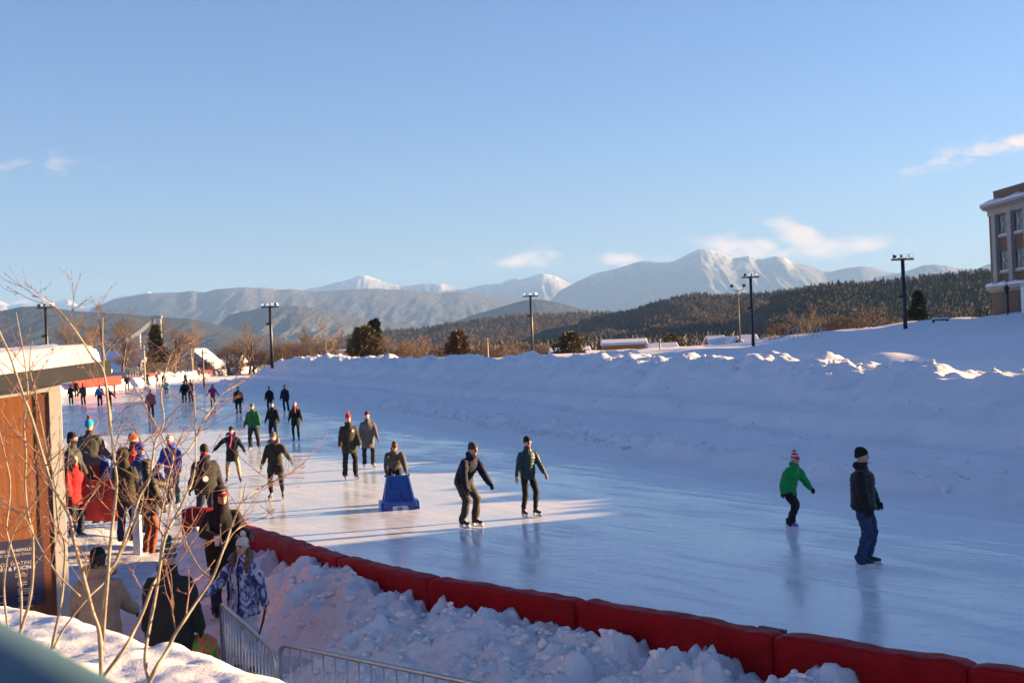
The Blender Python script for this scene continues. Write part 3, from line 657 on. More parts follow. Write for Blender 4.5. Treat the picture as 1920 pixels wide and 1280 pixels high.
# ---- houses beyond the bank
def house(name, label, cat, px0, px1, py_eave, py_ridge, d, zb, depth, wall, roofm=SNOW_SOFT, gable='side', rot=0.0, trim=None, win=None, over=0.35, snow=0.35):
    a = at(px0, py_eave, d); b = at(px1, py_eave, d); W = b.x - a.x; eave = (a.z + b.z) / 2 - zb; ridge = at((px0 + px1) / 2, py_ridge, d).z - zb
    root = thing(name, label, cat, ((a.x + b.x) / 2, d, zb), rot)
    w = MB(); w.box(-W / 2, W / 2, 0, depth, -1, eave)
    if gable == 'front': w.prism([(-W / 2, eave), (W / 2, eave), (0, ridge - 0.05)], 0.0, depth)
    else:
        Mx = Matrix.Rotation(R(90), 4, 'Z')
        w.prism([(0, eave), (depth, eave), (depth / 2, ridge - 0.05)], -W / 2, W / 2, Mx) if False else w.add([(sx * W / 2, y, z) for sx in (-1, 1) for y, z in ((0, eave), (depth, eave), (depth / 2, ridge - 0.05))], [[0, 1, 2], [3, 5, 4], [0, 2, 5, 3], [1, 4, 5, 2]])
    w.build('wall', wall, root)
    r_ = MB()
    if gable == 'front':
        for s_ in (-1, 1):
            x0 = s_ * (W / 2 + over); z0 = eave - over * (ridge - eave) / (W / 2)
            r_.prism([(x0, z0), (0, ridge), (0, ridge + snow), (x0, z0 + snow * 0.9)], -over, depth + over)
    else:
        for y0, y1 in ((-over, depth / 2), (depth + over, depth / 2)):
            z0 = eave - over * (ridge - eave) / (depth / 2)
            vs = [(sx * (W / 2 + over), y, z) for sx in (-1, 1) for y, z in ((y0, z0), (y1, ridge), (y1, ridge + snow), (y0, z0 + snow))]
            r_.add(vs, [[0, 1, 2, 3], [4, 7, 6, 5], [0, 3, 7, 4], [3, 2, 6, 7], [0, 4, 5, 1], [1, 5, 6, 2]])
    ro = r_.build('roof', roofm, root, bevel=min(0.12, snow * 0.35), smooth=False)
    if trim and gable == 'front':
        tb = MB()
        for s_ in (-1, 1):
            x0 = s_ * (W / 2 + over); z0 = eave - over * (ridge - eave) / (W / 2)
            tb.prism([(x0, z0 - 0.02), (0, ridge - 0.02), (0, ridge - 0.3), (x0, z0 - 0.3)], -over - 0.06, -over + 0.02)
        tb.build('trim', trim, root)
    for wx, wz, ww, wh in (win or []):
        f = MB(); f.box(wx - ww / 2 - .1, wx + ww / 2 + .1, -0.07, 0.02, wz - wh / 2 - .1, wz + wh / 2 + .1); fo = f.build('window', basic('white_trim', (0.72, 0.72, 0.70), 0.6), root)
        g_ = MB(); g_.box(wx - ww / 2, wx + ww / 2, -0.09, -0.072, wz - wh / 2, wz + wh / 2); g_.build('pane', basic('dark_glass', (0.03, 0.035, 0.04), 0.08), fo)
    return root
GREENW = basic('green_siding', (0.035, 0.06, 0.045), 0.8, 0.1, 5); ORANGEW = basic('orange_siding', (0.60, 0.20, 0.03), 0.8, 0.12, 4); WHITEW = basic('white_siding', (0.62, 0.62, 0.62), 0.8, 0.05, 5); TRIMW = basic('white_trim', (0.72, 0.72, 0.70), 0.6); GREYW = basic('grey_siding', (0.28, 0.28, 0.29), 0.8, 0.1, 5); TANW = basic('tan_siding', (0.40, 0.33, 0.25), 0.8)
house('shed', 'long orange shed under a thick snow roof beyond the bank', 'shed', 1130, 1212, 646.5, 640, 215, -2, 7, ORANGEW, snow=0.45, over=0.25, rot=-0.05)
house('house', 'dark green gabled house with white trim and snowy roof', 'house', 1356, 1408, 655, 633, 205, -2, 9, GREENW, gable='front', trim=TRIMW, win=[(0.2, 2.0, 0.9, 0.9)])
house('house', 'low wing with a plain snow roof left of the green gable', 'house', 1334, 1362, 648, 632, 210, -2, 8, GREENW)
house('house', 'house wing with a snow roof right of the green gable', 'house', 1400, 1424, 648, 630, 212, -2, 8, GREYW)
house('house', 'low white roofed building right of the orange shed', 'building', 1222, 1272, 660, 646, 200, -2, 8, WHITEW)
house('house', 'flat snow covered building beside the green house', 'building', 1256, 1350, 664, 655, 195, -2, 8, GREYW, snow=0.3)
house('shed', 'large white snow roof above the black fence at left', 'shed', 150, 258, 698, 663, 238, 0.6, 12, WHITEW, rot=-0.2, snow=0.6)
house('house', 'old house with snowy gabled roof behind the far end', 'house', 322, 400, 690, 656, 262, 0.6, 12, GREYW, gable='front', win=[(2.6, 1.9, 0.9, 1.3), (0.4, 1.9, 0.9, 1.3)])
house('house', 'low snowy roof left of the far snow bank end', 'building', 414, 446, 680, 668, 275, 0, 8, GREYW)
house('house', 'low snow roof in front of the bare brush', 'building', 612, 652, 668, 657, 255, -2, 8, basic('red_siding', (0.2, 0.07, 0.05), 0.8), snow=0.3)
house('house', 'tiny snowy roof left of the middle evergreen', 'building', 1035, 1105, 662, 655, 190, -2, 8, GREYW, snow=0.4)
# ---- ski jump towers far off on the valley side
def ski_jump(px, py_top, py_bot, d, run_px, run_py, label):
    a = at(px, py_top, d); b = at(px, py_bot, d); H = a.z - b.z
    root = thing('ski_jump', label, 'ski jump', (a.x, d, b.z), group='ski jumps in the valley')
    cm = basic('concrete', (0.33, 0.32, 0.31), 0.9); w = 3.2
    for sx in (-1, 1): MB().box(sx * 7.5 - w, sx * 7.5 + w, -w, w, 0, H).build('tower', cm, root)
    MB().box(-13, 13, -5, 5, H - 5, H + 3).build('start_house', basic('jump_cabin', (0.16, 0.15, 0.15), 0.8), root, bevel=0.5)
    e = at(run_px, run_py, d * 0.985) - root.location
    m = MB(); s0 = Vector((-6, 0, H - 2)); k = 10
    pts = [Vector((s0.x + (e.x - s0.x) * i / k, s0.y + (e.y - s0.y) * i / k, e.z + (s0.z - e.z) * (1 - i / k) ** 1.25)) for i in range(k + 1)]
    for i in range(k):
        p, q = pts[i], pts[i + 1]
        m.add([p + Vector((0, -4, 0)), p + Vector((0, 4, 0)), q + Vector((0, 4, 0)), q + Vector((0, -4, 0)), p + Vector((0, -4, -9)), p + Vector((0, 4, -9)), q + Vector((0, 4, -9)), q + Vector((0, -4, -9))], [[0, 3, 2, 1], [4, 5, 6, 7], [0, 4, 7, 3], [1, 2, 6, 5], [0, 1, 5, 4], [3, 7, 6, 2]])
    m.build('ramp', basic('ramp_truss', (0.10, 0.10, 0.11), 0.8), root)
ski_jump(293, 594, 650, 3000, 246, 628, 'taller concrete ski jump tower with a ramp sloping left')
ski_jump(254, 619, 655, 2980, 236, 634, 'shorter concrete ski jump tower left of the taller one')
# ---- school
def school():
    BR = nt('school_brick'); m, t, b = BR; v = coords(t, 'Object')
    sx = N(t, 'ShaderNodeSeparateXYZ'); t.links.new(v, sx.inputs[0]); cx = N(t, 'ShaderNodeCombineXYZ'); ad = N(t, 'ShaderNodeMath'); t.links.new(sx.outputs[0], ad.inputs[0]); t.links.new(sx.outputs[1], ad.inputs[1]); t.links.new(ad.outputs[0], cx.inputs[0]); t.links.new(sx.outputs[2], cx.inputs[1])
    bt = N(t, 'ShaderNodeTexBrick'); bt.inputs['Scale'].default_value = 4.5; bt.inputs['Color1'].default_value = (0.125, 0.068, 0.036, 1); bt.inputs['Color2'].default_value = (0.185, 0.105, 0.055, 1); bt.inputs['Mortar'].default_value = (0.24, 0.2, 0.16, 1); bt.inputs['Mortar Size'].default_value = 0.012
    t.links.new(cx.outputs[0], bt.inputs[0]); t.links.new(bt.outputs[0], b.inputs['Base Color']); b.inputs['Roughness'].default_value = 0.9
    STONE = basic('pale_stone', (0.31, 0.295, 0.275), 0.85, 0.1, 3); GLASS = basic('school_glass', (0.03, 0.03, 0.035), 0.06); FRAME = basic('window_frame', (0.05, 0.05, 0.055), 0.5); BLIND = basic('window_blind', (0.35, 0.33, 0.30), 0.9)
    C0 = at(1862, 600, 137); C1 = C0.lerp(Vector((C0.x + 1.6, 89, 0)), 1.0); Zb = 4.2
    dirv = Vector((C1.x - C0.x, C1.y - C0.y, 0)); L = dirv.length; ang = math.atan2(dirv.y, dirv.x)
    # local x runs along the facade towards the camera, local -y... faces left (towards the rink)
    root = thing('school_building', 'three storey brick school with pale stone pilasters and snowy cornice', 'school', (C0.x, C0.y, Zb), ang)
    k = 137 / F
    def zy(py): return 3.7 + (608 - py) * k - Zb
    zl, zp = zy(536), zy(365); zt = zy(397); ze = zy(407); zk = zy(386.5)
    W = MB(); W.box(0, L, 0, 24, -2.5, zt); W.build('wall', m, root)
    W = MB(); W.box(0.35, L - 0.3, 0.45, 23.5, zk + 0.004, zp); W.build('parapet', m, root)
    Cc = MB(); Cc.box(0.33, L - 0.28, 0.43, 23.52, zp + 0.003, zp + 0.25); Cc.build('coping', basic('dark_coping', (0.10, 0.10, 0.11), 0.7), root)
    E = MB(); E.box(-0.08, L + 0.08, -0.12, 24.1, ze, zt - 0.003); E.build('entablature', STONE, root)
    K = MB(); K.box(-0.6, L + 0.6, -0.68, 24.6, zk - 0.26, zk); K.box(-0.25, L + 0.25, -0.32, 24.5, zt, zk - 0.263)
    i = -0.4
    while i < 22: K.box(i, i + 0.26, -0.56, -0.323, zk - 0.5, zk - 0.264); i += 0.52
    K.build('cornice', STONE, root)
    ns = 60; sv = []; sf = []
    for a in range(ns + 1):
        x = -0.56 + (L + 1.12) * a / ns; hgt = 0.52 + 0.1 * math.sin(a * 0.9) + 0.06 * math.sin(a * 2.3)
        for y, z in ((-0.72, 0.0), (-0.68, 0.2), (-0.4, 0.55 * hgt), (0.1, 0.95 * hgt), (0.44, 1.05 * hgt), (0.44, 0.0)): sv.append((x, y, zk + 0.003 + z))
    for a in range(ns):
        for q in range(5): sf.append([a * 6 + q, (a + 1) * 6 + q, (a + 1) * 6 + q + 1, a * 6 + q + 1])
    sf.append([0, 1, 2, 3, 4, 5]); sf.append([ns * 6 + q for q in range(5, -1, -1)])
    MB().add(sv, sf).build('roof_snow', SNOW_SOFT, root, smooth=True)
    Lg = MB(); Lg.box(-0.3, L + 0.3, -0.5, -0.003, zl - 0.55, zl - 0.12); Lg.box(-0.15, L + 0.15, -0.18, -0.003, zy(547) - 0.14, zy(547) + 0.12); Lg.build('ledge', STONE, root)
    sv = []; sf = []
    for a in range(ns + 1):
        x = -0.3 + (L + 0.6) * a / ns; hgt = 0.34 + 0.12 * math.sin(a * 1.7) + 0.06 * math.sin(a * 3.9)
        for y, z in ((-0.52, 0), (-0.5, 0.7 * hgt), (-0.25, hgt), (-0.004, hgt * 1.1), (-0.004, 0)): sv.append((x, y, zl - 0.117 + z))
    for a in range(ns):
        for q in range(4): sf.append([a * 5 + q, (a + 1) * 5 + q, (a + 1) * 5 + q + 1, a * 5 + q + 1])
    sf.append([0, 1, 2, 3, 4]); sf.append([ns * 5 + q for q in range(4, -1, -1)])
    MB().add(sv, sf).build('ledge_snow', SNOW_SOFT, root, smooth=True)
    bay = 3.85; x = 1.55; nb = 0
    while x < L - 1 and nb < 9:
        for off in (0.0, 0.55):
            pass
        P = MB(); P.box(x, x + 0.95, -0.42, -0.003, zl + 0.25, ze - 0.003); P.box(x - 0.1, x + 1.05, -0.5, -0.003, zl - 0.11, zl + 0.247); P.build('pilaster', STONE, root)
        wx0, wx1 = x + 1.25, x + bay - 0.35
        for z0, z1 in ((zy(447), zy(410)), (zy(513), zy(475))):
            Fr = MB(); Fr.box(wx0, wx1, -0.10, -0.003, z0, z1); fo = Fr.build('window', FRAME, root)
            for h in range(2):
                a0 = wx0 + 0.12 + h * (wx1 - wx0) / 2; a1 = a0 + (wx1 - wx0) / 2 - 0.24
                G = MB(); G.box(a0, a1, -0.115, -0.102, z0 + 0.12, (z0 + z1) / 2 - 0.06); G.build('pane', GLASS, fo); G = MB(); G.box(a0, a1, -0.115, -0.102, (z0 + z1) / 2 + 0.06, z1 - 0.12); G.build('pane', GLASS, fo)
            B2 = MB(); B2.box(wx0 + 0.12 + (wx1 - wx0) * 0.28, wx0 + (wx1 - wx0) * 0.52, -0.13, -0.117, z0 + 0.9, z1 - 0.75); B2.build('blind', BLIND, fo)
            S = MB(); S.box(wx0 - 0.15, wx1 + 0.15, -0.22, -0.003, z0 - 0.2, z0 - 0.003); S.build('sill', STONE, root)
            S = MB(); S.box(wx0 - 0.1, wx1 + 0.1, -0.2, -0.104, z0 + 0.002, z0 + 0.13); S.build('sill_snow', SNOW_SOFT, root, bevel=0.04, smooth=True)
        MB().box(wx0 - 0.2, wx1 + 0.2, -0.16, -0.003, zy(400) - 1.5, zy(400) - 1.2)
        D = MB(); D.box(wx0 - 0.2, wx1 - 0.9, -0.06, -0.003, 0.2, zy(552)); D.build('basement_window', basic('dark_recess', (0.05, 0.045, 0.05), 0.6), root)
        for dz in (0.3, 0.75):
            for dx in (0.45, 0.8): S = MB(); S.box(x + 1.0 + dx * 1.9, x + 1.12 + dx * 1.9, -0.04, -0.003, zy(470) + dz, zy(470) + dz + 0.12)
        x += bay; nb += 1
    Dr = MB(); Dr.box(8.3, 10.2, -0.5, -0.003, 0.2, 3.6); Dr.build('door', TRIMW, root)
    return root
school()
# street lamp by the school
p = at(1890, 600, 118); H = at(1888, 534, 118).z - p.z
root = thing('street_lamp', 'old fashioned black lantern post in front of the brick school', 'street lamp', (p.x, 118, p.z - 0.2))
MB().tube([(0, 0, -1), (0, 0, 0.6), (0, 0, 0.7), (0, 0, H - 0.6)], [0.14, 0.13, 0.07, 0.05], 10).build('pole', BLACK, root, smooth=True)
lm = MB(); lm.loft([(Vector((0, 0, H - 0.6)), 0.10, 0.10, Vector((1, 0, 0)), Vector((0, 1, 0))), (Vector((0, 0, H - 0.15)), 0.24, 0.24, Vector((1, 0, 0)), Vector((0, 1, 0))), (Vector((0, 0, H - 0.1)), 0.30, 0.30, Vector((1, 0, 0)), Vector((0, 1, 0))), (Vector((0, 0, H + 0.2)), 0.05, 0.05, Vector((1, 0, 0)), Vector((0, 1, 0))), (Vector((0, 0, H + 0.35)), 0.02, 0.02, Vector((1, 0, 0)), Vector((0, 1, 0)))], 6); lm.build('lantern', BLACK, root)
# chain link fence left of the school
p0 = at(1820, 602, 135); root = thing('chain_link_fence', 'dark chain link fence stepping up to the school corner', 'fence', (p0.x, 135, 2.2))
for i, (px, zt) in enumerate(((1822, 596), (1836, 579), (1850, 579))):
    q = at(px, zt, 135 - i * 0.5); MB().tube([(q.x - p0.x, -i * .5, 0), (q.x - p0.x, -i * .5, q.z - 2.2)], 0.06, 6).build('post', DARKMETAL, root)
m = MB(); q0, q1, q2 = at(1822, 597, 135) - root.location, at(1836, 580, 134.5) - root.location, at(1853, 578, 134) - root.location
m.tube([q0, q1, q2], 0.035, 5); z0 = 0.4
for i in range(26):
    f = i / 25; top = q0.lerp(q1, f * 2) if f < .5 else q1.lerp(q2, f * 2 - 1)
    m.tube([top, (top.x, top.y, top.z - 1.6)], 0.006, 3)
m.build('mesh_panel', DARKMETAL, root)
# bleacher rails on the hill
for px, lab in ((1487, 'left one of two pale bleacher rails poking from the snow'), (1532, 'right one of two pale bleacher rails poking from the snow')):
    d = 104; p = at(px, 624, d); root = thing('handrail', lab, 'handrail', (p.x, d, p.z - 0.7), group='bleacher rails on the hill')
    m = MB()
    for dx in (-0.35, 0.0, 0.35): m.tube([(dx, 0, 0), (dx, 0, 0.9 + 0.25 * (dx + .35))], 0.028, 6)
    m.build('post', GALV, root); m = MB(); m.tube([(-0.75, 0, 0.72), (-0.35, 0, 0.95), (0.4, 0, 1.15), (0.5, 0, 0.95)], 0.03, 6); m.tube([(-0.6, 0.3, 0.6), (-0.3, 0.3, 0.88), (0.45, 0.3, 1.1)], 0.028, 6); m.build('rail', GALV, root)
# snowy bench and snow cone on the hill crest
p = at(1763, 601, 112); root = thing('bench', 'dark bench capped with snow on the hill crest right of the spruce', 'bench', (p.x, 112, p.z - 0.35))
MB().box(-0.7, 0.7, -0.2, 0.2, 0.35, 0.45).build('seat', DARKMETAL, root)
for sx in (-0.6, 0.6): MB().box(sx - 0.05, sx + 0.05, -0.18, 0.18, -0.3, 0.348).build('leg', DARKMETAL, root)
MB().box(-0.68, 0.68, -0.19, 0.19, 0.452, 0.62).build('snow_cap', SNOW_SOFT, root, bevel=0.06, smooth=True)
# ---------------------------------------------------------------- rink padding, snow piles, barriers, hut, shrubs
def vinyl(name, col):
    m, t, b = nt(name); v = coords(t); f = noise_fac(t, 2.2, 5, 0.65, v)
    t.links.new(ramp(t, f, [(0.25, tuple(c * 0.72 for c in col)), (0.75, tuple(min(1, c * 1.15) for c in col))]), b.inputs['Base Color'])
    t.links.new(ramp(t, noise_fac(t, 5, 4, 0.6, v), [(0.3, (0.45,) * 3), (0.7, (0.7,) * 3)]), b.inputs['Roughness']); b.inputs['Specular IOR Level'].default_value = 0.14
    bump(t, b, noise_fac(t, 7, 5, 0.6, v, 0.8), 0.55, 0.03); MATS[name] = m; return m
RED = vinyl('red_vinyl', (0.28, 0.002, 0.005)); REDTARP = vinyl('red_tarp', (0.55, 0.045, 0.035))
def pad(a, b, h, label, mat=RED, thick=0.24, zb=0.0, seed=1, lean=0.0, slack=0.22, zb2=None, name='rink_pad', group='red pads along the rink edge', gap=False):
    """padded vinyl board from a to b (points on its camera-side top edge)"""
    a = Vector((a.x, a.y, 0)); b = Vector((b.x, b.y, 0)); L = (b - a).length; dx = (b - a).normalized(); nrm = Vector((dx.y, -dx.x, 0))
    if nrm.dot(-a) < 0: nrm = -nrm
    zb2 = zb if zb2 is None else zb2
    r = np.random.default_rng(seed); nu = max(12, int(L / 0.07)); prof = []
    for q in np.linspace(0, 1, 12): prof.append((0.0, (h - 0.045) * q))
    for q in np.linspace(0, math.pi / 2, 5)[1:]: prof.append((0.045 - 0.045 * math.cos(q), h - 0.045 + 0.045 * math.sin(q)))
    for q in np.linspace(0.045, thick - 0.045, 4)[1:]: prof.append((q, h + 0.004))
    for q in np.linspace(0, math.pi / 2, 4)[1:]: prof.append((thick - 0.045 + 0.045 * math.sin(q), h - 0.045 + 0.045 * math.cos(q)))
    prof.append((thick, h * 0.5)); prof.append((thick, 0.0))
    P = np.array(prof); V = []
    u = np.linspace(0, 1, nu + 1)
    for i, t in enumerate(u):
        e = min(t, 1 - t) * L; rnd = 0.035 * math.exp(-(e / 0.05) ** 2)
        for k, (o, z) in enumerate(prof):
            w = float(fbm(t * L * 1.6 + seed * 7, z * 2.2, seed, 3)) * 0.022 + 0.012 * math.sin(t * L * 9 + z * 5 + seed)
            w += 0.02 * math.exp(-((z - h * 0.8) / 0.15) ** 2) * float(vnoise(t * L * 3.1, seed, 3))
            w += 0.010 * float(vnoise(t * L * 9.0, z * 9, seed + 9)) * sstep(h * 0.75, h, z)
            zz = z + (0.012 * float(vnoise(t * L * 2.4, seed + 3.3, 5)) + 0.010 * float(vnoise(t * L * 8.0, o * 9, seed + 4)) - rnd * 0.6) * (z / h) ** 3
            p = a + dx * (t * L) + nrm * (-(o) * (1 - 2 * rnd) - lean * (1 - z / h) * 0 - w * slack * 2 * (1 if o < thick * .5 else 0)) ; V.append((p.x - a.x, p.y - a.y, zz + (zb + (zb2 - zb) * t)))
    K = len(prof); F_ = grid_faces(nu + 1, K).tolist(); F_.append(list(range(K))); F_.append([nu * K + k for k in range(K)][::-1])
    m = MB(); m.add(V, F_); o = m.build(name, mat, smooth=True); o.location = a; tag(o, label, 'rink pad', group); return o
bp = [ground(px, py, 1.0) for px, py in ((339, 952), (386, 955), (441, 984), (630, 1045), (803, 1085), (1077, 1127), (1447, 1190), (1812, 1246), (2110, 1295), (2500, 1350))]
def sub(a, b, g=0.012):
    d = (b - a).normalized(); return a + d * g, b - d * g
PADL = ['short red pad at the open end of the fence, turned to face the path', 'red pad behind the spectator in black', 'red pad behind the girl in the white beanie', 'red pad right of the girl with a folded left end', 'red pad in the middle with a crease of bright vinyl', 'long red pad ending at the dark gap', 'red pad right of the dark gap', 'red pad cut by the right edge of the photo', 'red pad beyond the right edge of the photo']
for i in range(8):
    a, b = sub(bp[i], bp[i + 1]); pad(a, b, 1.0, PADL[i], seed=i + 1)
# black backing board peeping out at the gap
g0 = ground(1468, 1189, 1.0); o = MB().box(-0.16, 0.14, -0.03, 0.03, 0.3, 0.99).build('backing_board', BLACK, bevel=0.01); o.location = (g0.x - 0.02, g0.y + 0.33, 0); o.rotation_euler = (0, 0, R(-50)); tag(o, 'black backing board showing at the gap between two red pads', 'board')
# ---- ploughed snow along the pads and trodden path
BD = np.array([[p.x, p.y] for p in bp]); BD = np.concatenate([[BD[0] + np.array([-7.5, 8.5])], BD]); _seg = np.linalg.norm(np.diff(BD, axis=0), axis=1); _cum = np.concatenate([[0], np.cumsum(_seg)])
def board_xy(t): return np.interp(t, _cum, BD[:, 0]), np.interp(t, _cum, BD[:, 1])
T0 = _cum[1]
tt = np.concatenate([np.arange(0, T0, 0.15), np.arange(T0, _cum[-1], 0.034)]); qq = np.concatenate([np.arange(-0.2, 3.6, 0.034), np.arange(3.6, 9.5, 0.12)])
def pile_z(t, q, x, y):
    ramp_ = sstep(T0 + 0.2, T0 + 2.2, t)
    amp = 0.58 + 0.10 * vnoise(t * 0.55, 2.2, 91) + 0.09 * vnoise(t * 1.7, 5.1, 92) + 0.08 * vnoise(t * 5.0, 7.1, 95) + 0.05 * vnoise(t * 11.0, 7.1, 96)
    wid = 0.9 + 1.25 * sstep(T0 + 3.0, T0 + 9.0, t) + 0.4 * vnoise(t * 0.5, 9.9, 93)
    prof = sstep(wid + 0.9, 0.25, q + 0.25 * vnoise(x * 1.3, y * 1.3, 94))
    ch = np.maximum(0, ridged(x * 1.9, y * 1.9, 101, 5) - 0.5) * 0.22 + 0.055 * fbm(x * 4.2, y * 4.2, 103, 5) + 0.16 * np.maximum(0, ridged(x * 5.5, y * 5.5, 111, 4) - 0.5) + 0.09 * np.maximum(0, ridged(x * 12, y * 12, 117, 3) - 0.5) + 0.07 * np.maximum(0, vnoise(x * 3.1, y * 3.1, 104)) ** 1.0
    block = np.maximum(0, vnoise(x * 2.3 + 4, y * 2.3, 107) - 0.25) * 0.20
    z = 0.05 + ramp_ * (amp * prof + (ch + block) * np.clip(prof * 1.3, 0.08, 1.0)) + 0.03 * fbm(x * 2, y * 2, 109, 3)
    z = z + 0.36 * np.exp(-(((x + 8.9) / 1.6) ** 2 + ((y - 26.5) / 2.6) ** 2))
    for cx_, cy_, rr_ in ((-4.1, 17.8, 0.9), (-3.1, 14.7, 1.0), (-4.0, 16.2, 0.9)):
        k = np.exp(-(((x - cx_) ** 2 + (y - cy_) ** 2) / rr_ ** 2) ** 2); z = z * (1 - k) + (0.08 + 0.02 * fbm(x * 3, y * 3, 113, 2)) * k
    z = np.where(q < 0.0, np.minimum(z, 0.35), z)
    return z
Tm, Qm = np.meshgrid(tt, qq, indexing='ij'); bx, by = board_xy(Tm); Xp = bx - Qm * 0.79; Yp = by - Qm * 0.61; Zp = pile_z(Tm, Qm, Xp, Yp)
me = mesh_np('snow_pile', np.stack([Xp, Yp, Zp], -1).reshape(-1, 3), grid_faces(len(tt), len(qq))[:, ::-1].copy(), [SNOW_ROUGH, SNOW_PATH])
fc = grid_faces(len(tt), len(qq)); zc = Zp.reshape(-1)[fc].mean(1); tf = Tm.reshape(-1)[fc].mean(1); qf = Qm.reshape(-1)[fc].mean(1)
pathy = ((zc + 0.04 * vnoise(tf * 3, qf * 3, 5) < 0.17) | (tf < T0 + 0.3))
me.polygons.foreach_set('material_index', pathy.astype(np.int32)); tag(link('snow_pile', me), kind='structure')
def path_z(x, y):
    """height of the trodden ground beside the rink"""
    best = None
    d2 = (bx - x) ** 2
    i = np.argmin((Xp - x) ** 2 + (Yp - y) ** 2); return float(Zp.reshape(-1)[i])
# ---- crowd barriers
def barrier(a, b, label, zb=0.06):
    L = (b - a).length; ang = math.atan2(b.y - a.y, b.x - a.x); root = thing('crowd_barrier', label, 'barrier', (a.x, a.y, zb), ang, 'steel crowd barriers by the path')
    H = 1.1; rc = 0.13; pts = [(0, 0, 0.02)]; 
    for q in np.linspace(math.pi, math.pi / 2, 6): pts.append((rc + rc * math.cos(q), 0, H - rc + rc * math.sin(q)))
    for q in np.linspace(math.pi / 2, 0, 6): pts.append((L - rc + rc * math.cos(q), 0, H - rc + rc * math.sin(q)))
    pts.append((L, 0, 0.02)); m = MB(); m.tube(pts, 0.021, 10); m.tube([(0.01, 0, 0.2), (L - 0.01, 0, 0.2)], 0.018, 8); m.build('frame', GALV, root, smooth=True)
    n = int(L / 0.145)
    for i in range(1, n): MB().tube([(L * i / n, 0, 0.2), (L * i / n, 0, H - 0.012)], 0.0085, 6).build('bar', GALV, root, smooth=True)
    for x in (0.12, L - 0.12): f = MB(); f.box(x - 0.03, x + 0.03, -0.3, 0.3, -0.02, 0.015); f.build('foot', GALV, root)
    return root
barrier(at(417, 1200, 13.35), at(517, 1230, 11.0), 'steel crowd barrier in front of the girl, running towards the camera')
barrier(at(524, 1230, 11.35), at(925, 1290, 9.6), 'steel crowd barrier along the bottom of the photo beside the first barrier')
# ---- snow-topped planter in the foreground
ep = [(-1100, 1010, 9.6), (-400, 1080, 7.9), (-60, 1130, 6.95), (0, 1141, 6.8), (60, 1150, 6.6), (100, 1158, 6.45), (130, 1166, 6.3), (170, 1178, 6.1), (205, 1196, 5.95), (250, 1213, 5.72), (275, 1216, 5.66), (300, 1208, 5.7), (325, 1217, 5.62), (350, 1230, 5.5), (410, 1251, 5.3), (450, 1264, 5.2), (500, 1280, 5.05), (620, 1330, 4.65), (900, 1450, 3.9)]
E3 = np.array([list(at(*e)) for e in ep]); ecum = np.concatenate([[0], np.cumsum(np.linalg.norm(np.diff(E3[:, :2], axis=0), axis=1))])
ta = np.linspace(0, ecum[-1], 330); qb = np.concatenate([[-0.75, -0.62, -0.5, -0.4], np.linspace(-0.32, 0.5, 30), np.linspace(0.55, 4.2, 60)])
Ta, Qb = np.meshgrid(ta, qb, indexing='ij'); ex = np.interp(Ta, ecum, E3[:, 0]); ey = np.interp(Ta, ecum, E3[:, 1]); ez = np.interp(Ta, ecum, E3[:, 2])
Xs = ex - Qb * 0.70; Ys = ey - Qb * 0.71
body = ez + 0.05 * sstep(0, 0.6, Qb) * vnoise(Xs * 2.1, Ys * 2.1, 201) + 0.09 * sstep(0.1, 0.8, Qb) * vnoise(Xs * 1.0, Ys * 1.0, 202) + 0.012 * fbm(Xs * 7, Ys * 7, 203, 3) - 0.06 * sstep(0.6, 3, Qb)
Zs = np.where(Qb >= 0, body, ez - (np.clip(-Qb, 0, 0.34) / 0.34) ** 2.2 * 0.35 - np.clip(-Qb - 0.34, 0, 1) * 5.0 + 0.012 * fbm(Xs * 7, Ys * 7, 203, 3))
tag(link('planter_snow', mesh_np('planter_snow', np.stack([Xs, Ys, Zs], -1).reshape(-1, 3), grid_faces(len(ta), len(qb))[:, ::-1].copy(), SNOW_SOFT)), kind='structure')
def planter_z(x, y):
    i = np.argmin((Xs - x) ** 2 + (Ys - y) ** 2); return float(Zs.reshape(-1)[i])
# ---- teal terrace handrail right in front of the lens
TEAL = basic('teal_paint', (0.05, 0.10, 0.115), 0.45, 0.08, 3)
ra = Vector((-0.37, 0.885, 3.468)); rb = Vector((-0.205, 0.665, 3.468)); dr = (rb - ra).normalized(); root = thing('terrace_railing', 'teal painted handrail close to the lens in the bottom left corner', 'railing', (ra.x, ra.y, 0))
MB().tube([ra - dr * 2.0 - Vector((ra.x, ra.y, 0)), rb + dr * 1.6 - Vector((ra.x, ra.y, 0))], 0.052, 20).build('rail', TEAL, root, smooth=True)
for k in (-1.6, 1.5):
    q = ra + dr * k - Vector((ra.x, ra.y, 0)); MB().tube([(q.x, q.y, 2.2), (q.x, q.y, 3.43)], 0.025, 10).build('post', TEAL, root, smooth=True)
